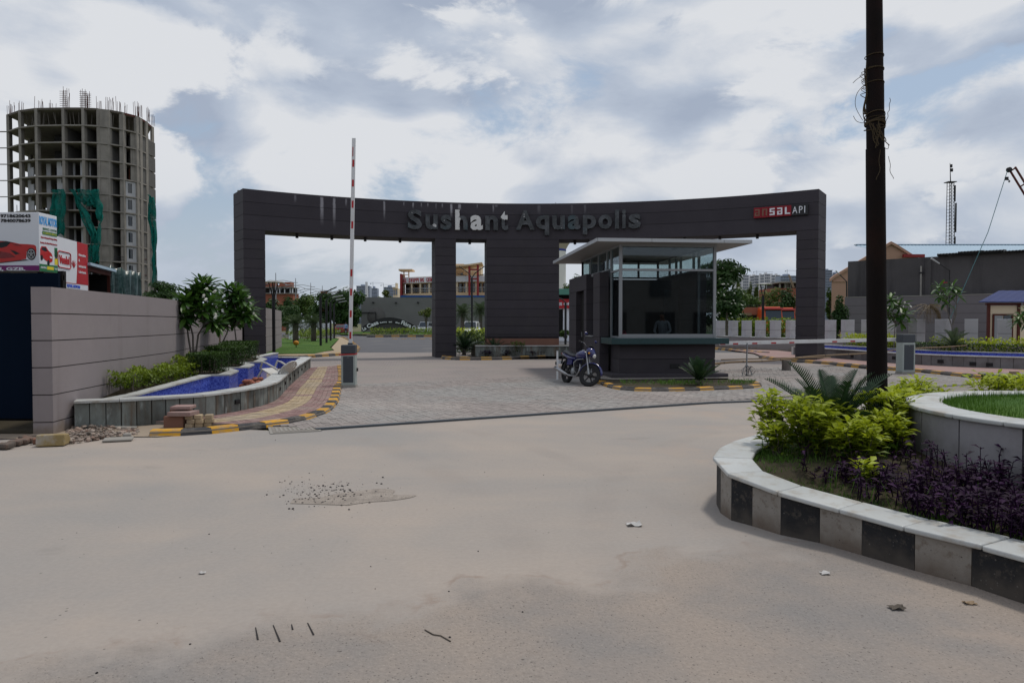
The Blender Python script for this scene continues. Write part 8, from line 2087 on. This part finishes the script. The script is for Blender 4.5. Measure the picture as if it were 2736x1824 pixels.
hedge('loose_hedge', 'yellow green loose hedge behind the barrier cabinet', along(PR, 1.6, 2.5, 24.6, 28.3), .52, .50, 'leaf_shrub', 1500, .12, False)
hedge('box_hedge', 'dark clipped hedge strip along the right pool back wall', along(PR, 1.56, 1.95, 23.3, 29.4), .52, .30, 'leaf_trim', 2600, .09)
hedge('loose_hedge', 'long yellow green hedge below the small hut', along(PR, 2.0, 3.0, 21.5, 24.4), .52, .58, 'leaf_shrub', 2600, .11, False)
hedge('box_hedge', 'dark clipped hedge at the right edge behind the blue pool', along(PR, 1.56, 2.0, 21.0, 23.1), .52, .34, 'leaf_trim', 1400, .09)
def reflected_row():  # unseen row added behind the camera to darken the booth glass reflections
 for i, (x0, x1, h, m) in enumerate(((-44, -20, 8.5, 'concrete'), (-19, -2, 7.0, 'grey_render'), (-1, 16, 9.0, 'concrete_dark'), (17, 42, 7.8, 'slate_grey'))):
  t = thing('reflected_house', ['pale unseen shop house added behind the camera', 'dark grey unseen shop house added behind the camera', 'dark concrete unseen shop house added behind the camera', 'plain grey rendered unseen shop house added behind the camera'][i], 'shop house', ((x0 + x1) / 2, -26, 0), 0, 'unseen houses added behind the camera')
  part('wall', MB().box(x0, x1, -36, -26, 0, h), M(m), t); part('roof_slab', MB().box(x0 - .4, x1 + .4, -36, -25.4, h + .01, h + .3), M('concrete'), t)
  n = int((x1 - x0) / 4.2)
  for k in range(n):
   a = x0 + (x1 - x0) * (k + .2) / n; b = x0 + (x1 - x0) * (k + .8) / n
   part('shutter', MB().box(a, b, -25.98, -25.9, .1, 2.7), M('metal_dark'), t); part('window', MB().box(a + .4, b - .4, -25.98, -25.92, 4.2, 5.8), M('tint_glass'), t)
reflected_row()
def rock(r, n=9, sq=.7, X=None, mb=None, t=.5):
 mb = mb or MB(); rings = []
 for k, u in enumerate((-1, -.55, .1, .7, 1)):
  w = r * math.sqrt(max(.02, 1 - u * u * .9)); rings.append([(w * cos(2 * pi * j / n) * rnd.uniform(.75, 1.15), w * sin(2 * pi * j / n) * rnd.uniform(.75, 1.15), r * sq * u) for j in range(n)])
 return mb.loft(rings, sm=False, X=X, t=t)
def rubble():
 mb = MB(); k = 0
 while k < 800:
  sx, sy = rnd.uniform(176, 372), rnd.uniform(1143, 1190)
  if sy > 1188 - .13 * (sx - 176): continue
  x, y = G(sx, sy); h = .07 * max(0, 1 - abs(sx - 250) / 110); r = .008 + .034 * rnd.random() ** 2.2; k += 1
  mb = rock(r, 6, rnd.uniform(.3, .7), TR(x, y, rnd.random() * h + r * .3) @ RZ(rnd.random() * 6) @ RX(rnd.uniform(-.6, .6)), mb, rnd.random())
 solo('rubble', mb, M('rubble'), 'heap of broken stone and brick at the foot of the left wall', 'rubble', kind='stuff')
 def chunk(name, label, sx, sy, dims, rz, m, rx=0.0, b=.012, cat='stone', group=None):
  x, y = G(sx, sy); mb = MB().box(-dims[0] / 2, dims[0] / 2, -dims[1] / 2, dims[1] / 2, 0, dims[2], X=TR(x, y, .012) @ RZ(rz) @ RX(rx)); return bev(solo(name, mb, M(m), label, cat, group), b)
 x, y = G(142, 1190)
 mb = MB(); prof = [(-.12, 0), (.12, 0), (.13, .06), (.07, .14), (-.09, .15)]
 mb.loft([[(s * .17, a, b) for a, b in prof] for s in (-1, 1)], sm=False, X=TR(x, y, .01) @ RZ(R(14)))
 o = solo('kerb_block', mb, [M('kerb_loose')], 'loose yellowish kerb block lying at the wall corner', 'kerb stone'); bev(o, .015)
 chunk('stone_slab', 'thin pale broken slab lying flat on the rubble', 316, 1178, (.36, .20, .03), .35, 'concrete', .06)
 chunk('stone_slab', 'long thin slab strip lying along the pool wall foot', 328, 1146, (.42, .08, .03), -.05, 'concrete', cat='stone')
 chunk('white_stone', 'white lump of stone at the right end of the rubble', 340, 1170, (.11, .08, .06), .5, 'concrete', .2, .025)
 chunk('brick', 'broken orange brick lump beside the loose kerb block', 100, 1186, (.10, .09, .07), .5, 'terracotta', .1, .01, 'brick')
 for i, (sx, sy, w) in enumerate(((78, 1183, .16), (58, 1188, .17), (40, 1192, .16), (92, 1176, .14), (12, 1200, .2), (25, 1197, .1), (68, 1179, .14))):
  chunk('white_stone', '%s pale rough stone lying along the foot of the navy sheet gate' % ['first', 'second', 'third', 'fourth', 'fifth', 'sixth', 'seventh'][i], sx, sy, (w, .12, .07), rnd.uniform(-.4, .4), 'rubble', rnd.uniform(-.1, .1), .02, group='stones at the navy gate foot')
mk('kerb_loose', (.27, .20, .09), .85, .25, 6, .15, .4, dirt=(.36, .33, .29), dirt_amt=.9, dirt_scale=5)
rubble()
def stack():
 def z(sx, sy): return G(sx, sy)
 bx, by = G(505, 1142)
 lay = [('paving_slab', 'red paving slab on top of the stack by the pool wall', -.02, .12, .30, .30, .28, .33, 'tile_red', .12), ('paving_slab', 'red paving slab lying second in the stack by the pool wall', .05, -.03, .36, .30, .195, .26, 'tile_red', -.06)]
 for n, l, dx, dy, w, d, z0, z1, m, a in lay:
  bev(solo(n, MB().box(-w / 2, w / 2, -d / 2, d / 2, z0, z1, X=TR(bx - .12 + dx, by + dy, 0) @ RZ(a)), M(m), l, 'paving slab'), .008)
 bev(solo('stone_block', MB().box(-.20, .10, -.12, .2, .01, .192, X=TR(bx - .14, by, 0)), M('terracotta'), 'brown block under the red paving slabs', 'block'), .012)
 bev(solo('stone_block', MB().box(-.26, -.02, .1, .34, .01, .272, X=TR(bx - .10, by + .02, 0)), M('terracotta'), 'taller brown block behind under the top red slab', 'block'), .012)
 k = 0; names = ['bottom left', 'bottom middle', 'bottom right', 'bottom rear', 'second row left', 'second row middle', 'second row right', 'second row rear', 'top left', 'top middle', 'top right', 'top rear']
 for r in range(3):
  for c in range(4):
   x = bx + .04 + (c % 3) * .125 + rnd.uniform(-.012, .012) + (.02 if r == 1 else 0); y = by - .06 + (.12 if c == 3 else 0) + .05 * (c % 3) + rnd.uniform(-.015, .015)
   if c == 3: x = bx + .12
   z0 = .012 + r * .064
   o = solo('paver_brick', MB().box(-.055, .055, -.05, .05, 0, .06, X=TR(x, y, z0) @ RZ(rnd.uniform(-.12, .12))), M('tile_yellow'), 'loose yellow paver brick, %s of the small pile beside the red slabs' % names[k], 'paver brick', 'loose yellow paver bricks'); bev(o, .006); k += 1
stack()
def pool_things():
 x, y = -5.78, 16.9
 t = thing('plastic_chair', 'dirty white plastic garden chair tipped back in the dry pool', 'chair', (x, y, .05), R(-20)); T = TR(0, 0, .06) @ RY(R(24))
 def pt(n, mb, m='plastic_white'):
  mb.v = [tuple(T @ Vector(v)) for v in mb.v]; return part(n, mb, M(m), t, local=True)
 pt('seat', MB().loft([[(-.22, s, .36), (.20, s * .94, .34), (.20, s * .94, .36), (-.22, s, .385)] for s in (-.22, -.1, .1, .22)], sm=False))
 for sx in (-1, 1):
  for sy in (-1, 1): pt('leg', MB().tube([(sx * .2, sy * .21, .36), (sx * .24, sy * .25, .0)], [.03, .022], 6))
  pt('armrest', MB().tube([(-.22, sx * .26, .38), (-.22, sx * .27, .56), (-.1, sx * .27, .58), (.22, sx * .25, .57)], .024, 6))
 rim = [(.22 + .10 * cos(a) * 0 + .16 * (1 + sin(a)) * .5, .25 * cos(a), .60 + .24 * sin(a)) for a in [2 * pi * k / 18 for k in range(19)]]
 bk = pt('backrest', MB().tube(rim, .02, 6))
 for k in range(-3, 4):
  yy = .065 * k; h = .24 * math.sqrt(max(0, 1 - (yy / .25) ** 2)); pt('back_slat', MB().loft([[(.22 + .08 * (1 + q * .9), yy - .022, .60 + q * h), (.22 + .08 * (1 + q * .9), yy + .022, .60 + q * h), (.232 + .08 * (1 + q * .9), yy + .022, .60 + q * h), (.232 + .08 * (1 + q * .9), yy - .022, .60 + q * h)] for q in (-1, 0, 1)], sm=False))
 names = ['lowest left', 'lowest middle', 'lowest right', 'upper left', 'upper middle', 'topmost', 'rear', 'right hand', 'farther pair left', 'farther pair right']
 for i, (sx, sy) in enumerate(((648, 1030), (664, 1028), (682, 1026), (656, 1018), (668, 1016), (660, 1006), (672, 1022), (690, 1022), (682, 1012), (696, 1010))):
  p = P(sx, sy, 14.6 + (.6 if i > 7 else 0)); mb = rock(.075, 7, .6, TR(p.x, p.y, max(.08, min(p.z, .42))) @ RZ(i)); solo('broken_brick', mb, M('brick_wall'), '%s broken red brick of the heap inside the dry pool' % names[i], 'brick', 'broken bricks in the pool')
 mb = MB(); 
 for i in range(60):
  a = rnd.random() * 6.28; r = rnd.random() * .34; mb = rock(.07, 6, .6, TR(-5.34 + r * cos(a), 14.75 + r * .9 * sin(a), .05 + .26 * max(0, 1 - r / .36) * rnd.random()), mb, rnd.random())
 solo('brick_rubble', mb, M('rubble'), 'low mound of brick rubble under the broken bricks in the pool', 'rubble', kind='stuff')
pool_things()
def ground_small():
 c = [G(722, 1160), G(860, 1152), G(842, 1141), G(716, 1142)]
 t = thing('drain_cover', 'pale cast drain cover with bar pattern beside the left kerb end', 'drain cover', (*c[0], .002))
 part('frame', MB().prism(c, .0, .012), M('concrete'), t); ii = [lerp(c[i], c[(i + 2) % 4], .06) for i in range(4)]
 part('lid', MB().prism(ii, .0125, .016), M('mortar'), t)
 for k in range(9):
  u = .08 + k * .1; a, b = lerp(ii[0], ii[1], u), lerp(ii[3], ii[2], u); a2, b2 = lerp(ii[0], ii[1], u + .05), lerp(ii[3], ii[2], u + .05); part('bar', MB().prism([lerp(a, b, .15), lerp(a2, b2, .15), lerp(a2, b2, .85), lerp(a, b, .85)], .0165, .021), M('concrete'), t)
 mb = MB()
 for i in range(460):
  if i < 380: sx, sy = rnd.gauss(870, 66), rnd.gauss(1316, 18)
  else: sx, sy = rnd.uniform(60, 1850), 1170 + 640 * rnd.random() ** 1.3
  if sy < 1175: continue
  x, y = G(sx, sy); r = (.0028 + .010 * rnd.random() ** 3) * (1 if i < 380 else .6); mb = rock(r, 5, .6, TR(x, y, r * .3) @ RZ(rnd.random() * 6), mb, rnd.random())
 solo('stone_chips', mb, M('stone_dark'), 'small dark stone chips scattered over the concrete road', 'stone chips', kind='stuff')
 pts = [(775, 1345), (790, 1332), (850, 1330), (905, 1318), (960, 1312), (1010, 1306), (1055, 1310), (1050, 1322), (1110, 1322), (1095, 1330), (1040, 1338), (980, 1342), (930, 1350)]
 solo('worn_patch', sheet(spline([G(*p) for p in pts], 3), .004), M('patch'), kind='structure')
 for i, (a, b) in enumerate((((683, 1676), (689, 1709)), ((730, 1670), (748, 1714)), ((779, 1668), (782, 1682)), ((822, 1664), (838, 1696)))):
  p, q = Vector(G(*a)), Vector(G(*b)); d = (q - p).normalized(); n = Vector((-d.y, d.x)) * .0045
  solo('groove_mark', MB().prism([tuple(p - n * .5), tuple(p + n * .5), tuple(q + n), tuple(q - n)], .001, .0035), M('stone_dark'), '%s short dark groove scored in the road, counted from the left' % ['first', 'second', 'third', 'fourth'][i], 'groove', 'scored grooves in the road')
 def litter(label, sx, sy, s, m, seed):
  r2 = random.Random(seed); x, y = G(sx, sy); n = 5; vs = []; fs = []
  for i in range(n):
   for j in range(n): vs.append((x + s * (i / (n - 1) - .5) * (1 + .3 * r2.random()), y + s * .7 * (j / (n - 1) - .5) * (1 + .4 * r2.random()), .006 + s * .25 * r2.random() ** 2))
  for i in range(n - 1):
   for j in range(n - 1): fs.append((i * n + j, (i + 1) * n + j, (i + 1) * n + j + 1, i * n + j + 1))
  o = solo('litter', MB().add(vs, fs), M(m), label, 'litter'); o.modifiers.new('thick', 'SOLIDIFY').thickness = .002
 litter('crumpled white paper scrap on the road left of the planter', 1694, 1403, .105, 'paper', 1)
 litter('small pale paper scrap on the road in front of the planter blocks', 2204, 1533, .05, 'paper', 2)
 litter('tiny white scrap on the left part of the road', 540, 1532, .035, 'paper', 3)
 litter('small white scrap on the paving beside the barrier cabinet', 908, 1058, .10, 'paper', 4)
 litter('brown dry leaf on the road near the right picture edge', 2590, 1612, .055, 'wood', 5)
 litter('brown dry leaf on the road below the planter', 2396, 1626, .07, 'bark', 6)
 p = [G(1135, 1683), G(1158, 1696), G(1178, 1699), G(1204, 1714)]
 solo('twig', MB().tube([(*q, .004) for q in p], .0032, 5), M('bark'), 'short dry twig lying on the worn road surface', 'twig')
q_ = NT('patch'); c_ = q_.mix(q_.rng(q_.noise(7, 5, .7), .4, .62), (.325, .285, .25), (.255, .222, .195)); c_ = q_.mix(q_.rng(q_.vor(60), .2, .34, .7, 0), c_, (.10, .09, .085))
q_.end(q_.bsdf(c_, .95, .1, normal=q_.bump(q_.noise(50, 4, .7), .7, .01)))
ground_small()
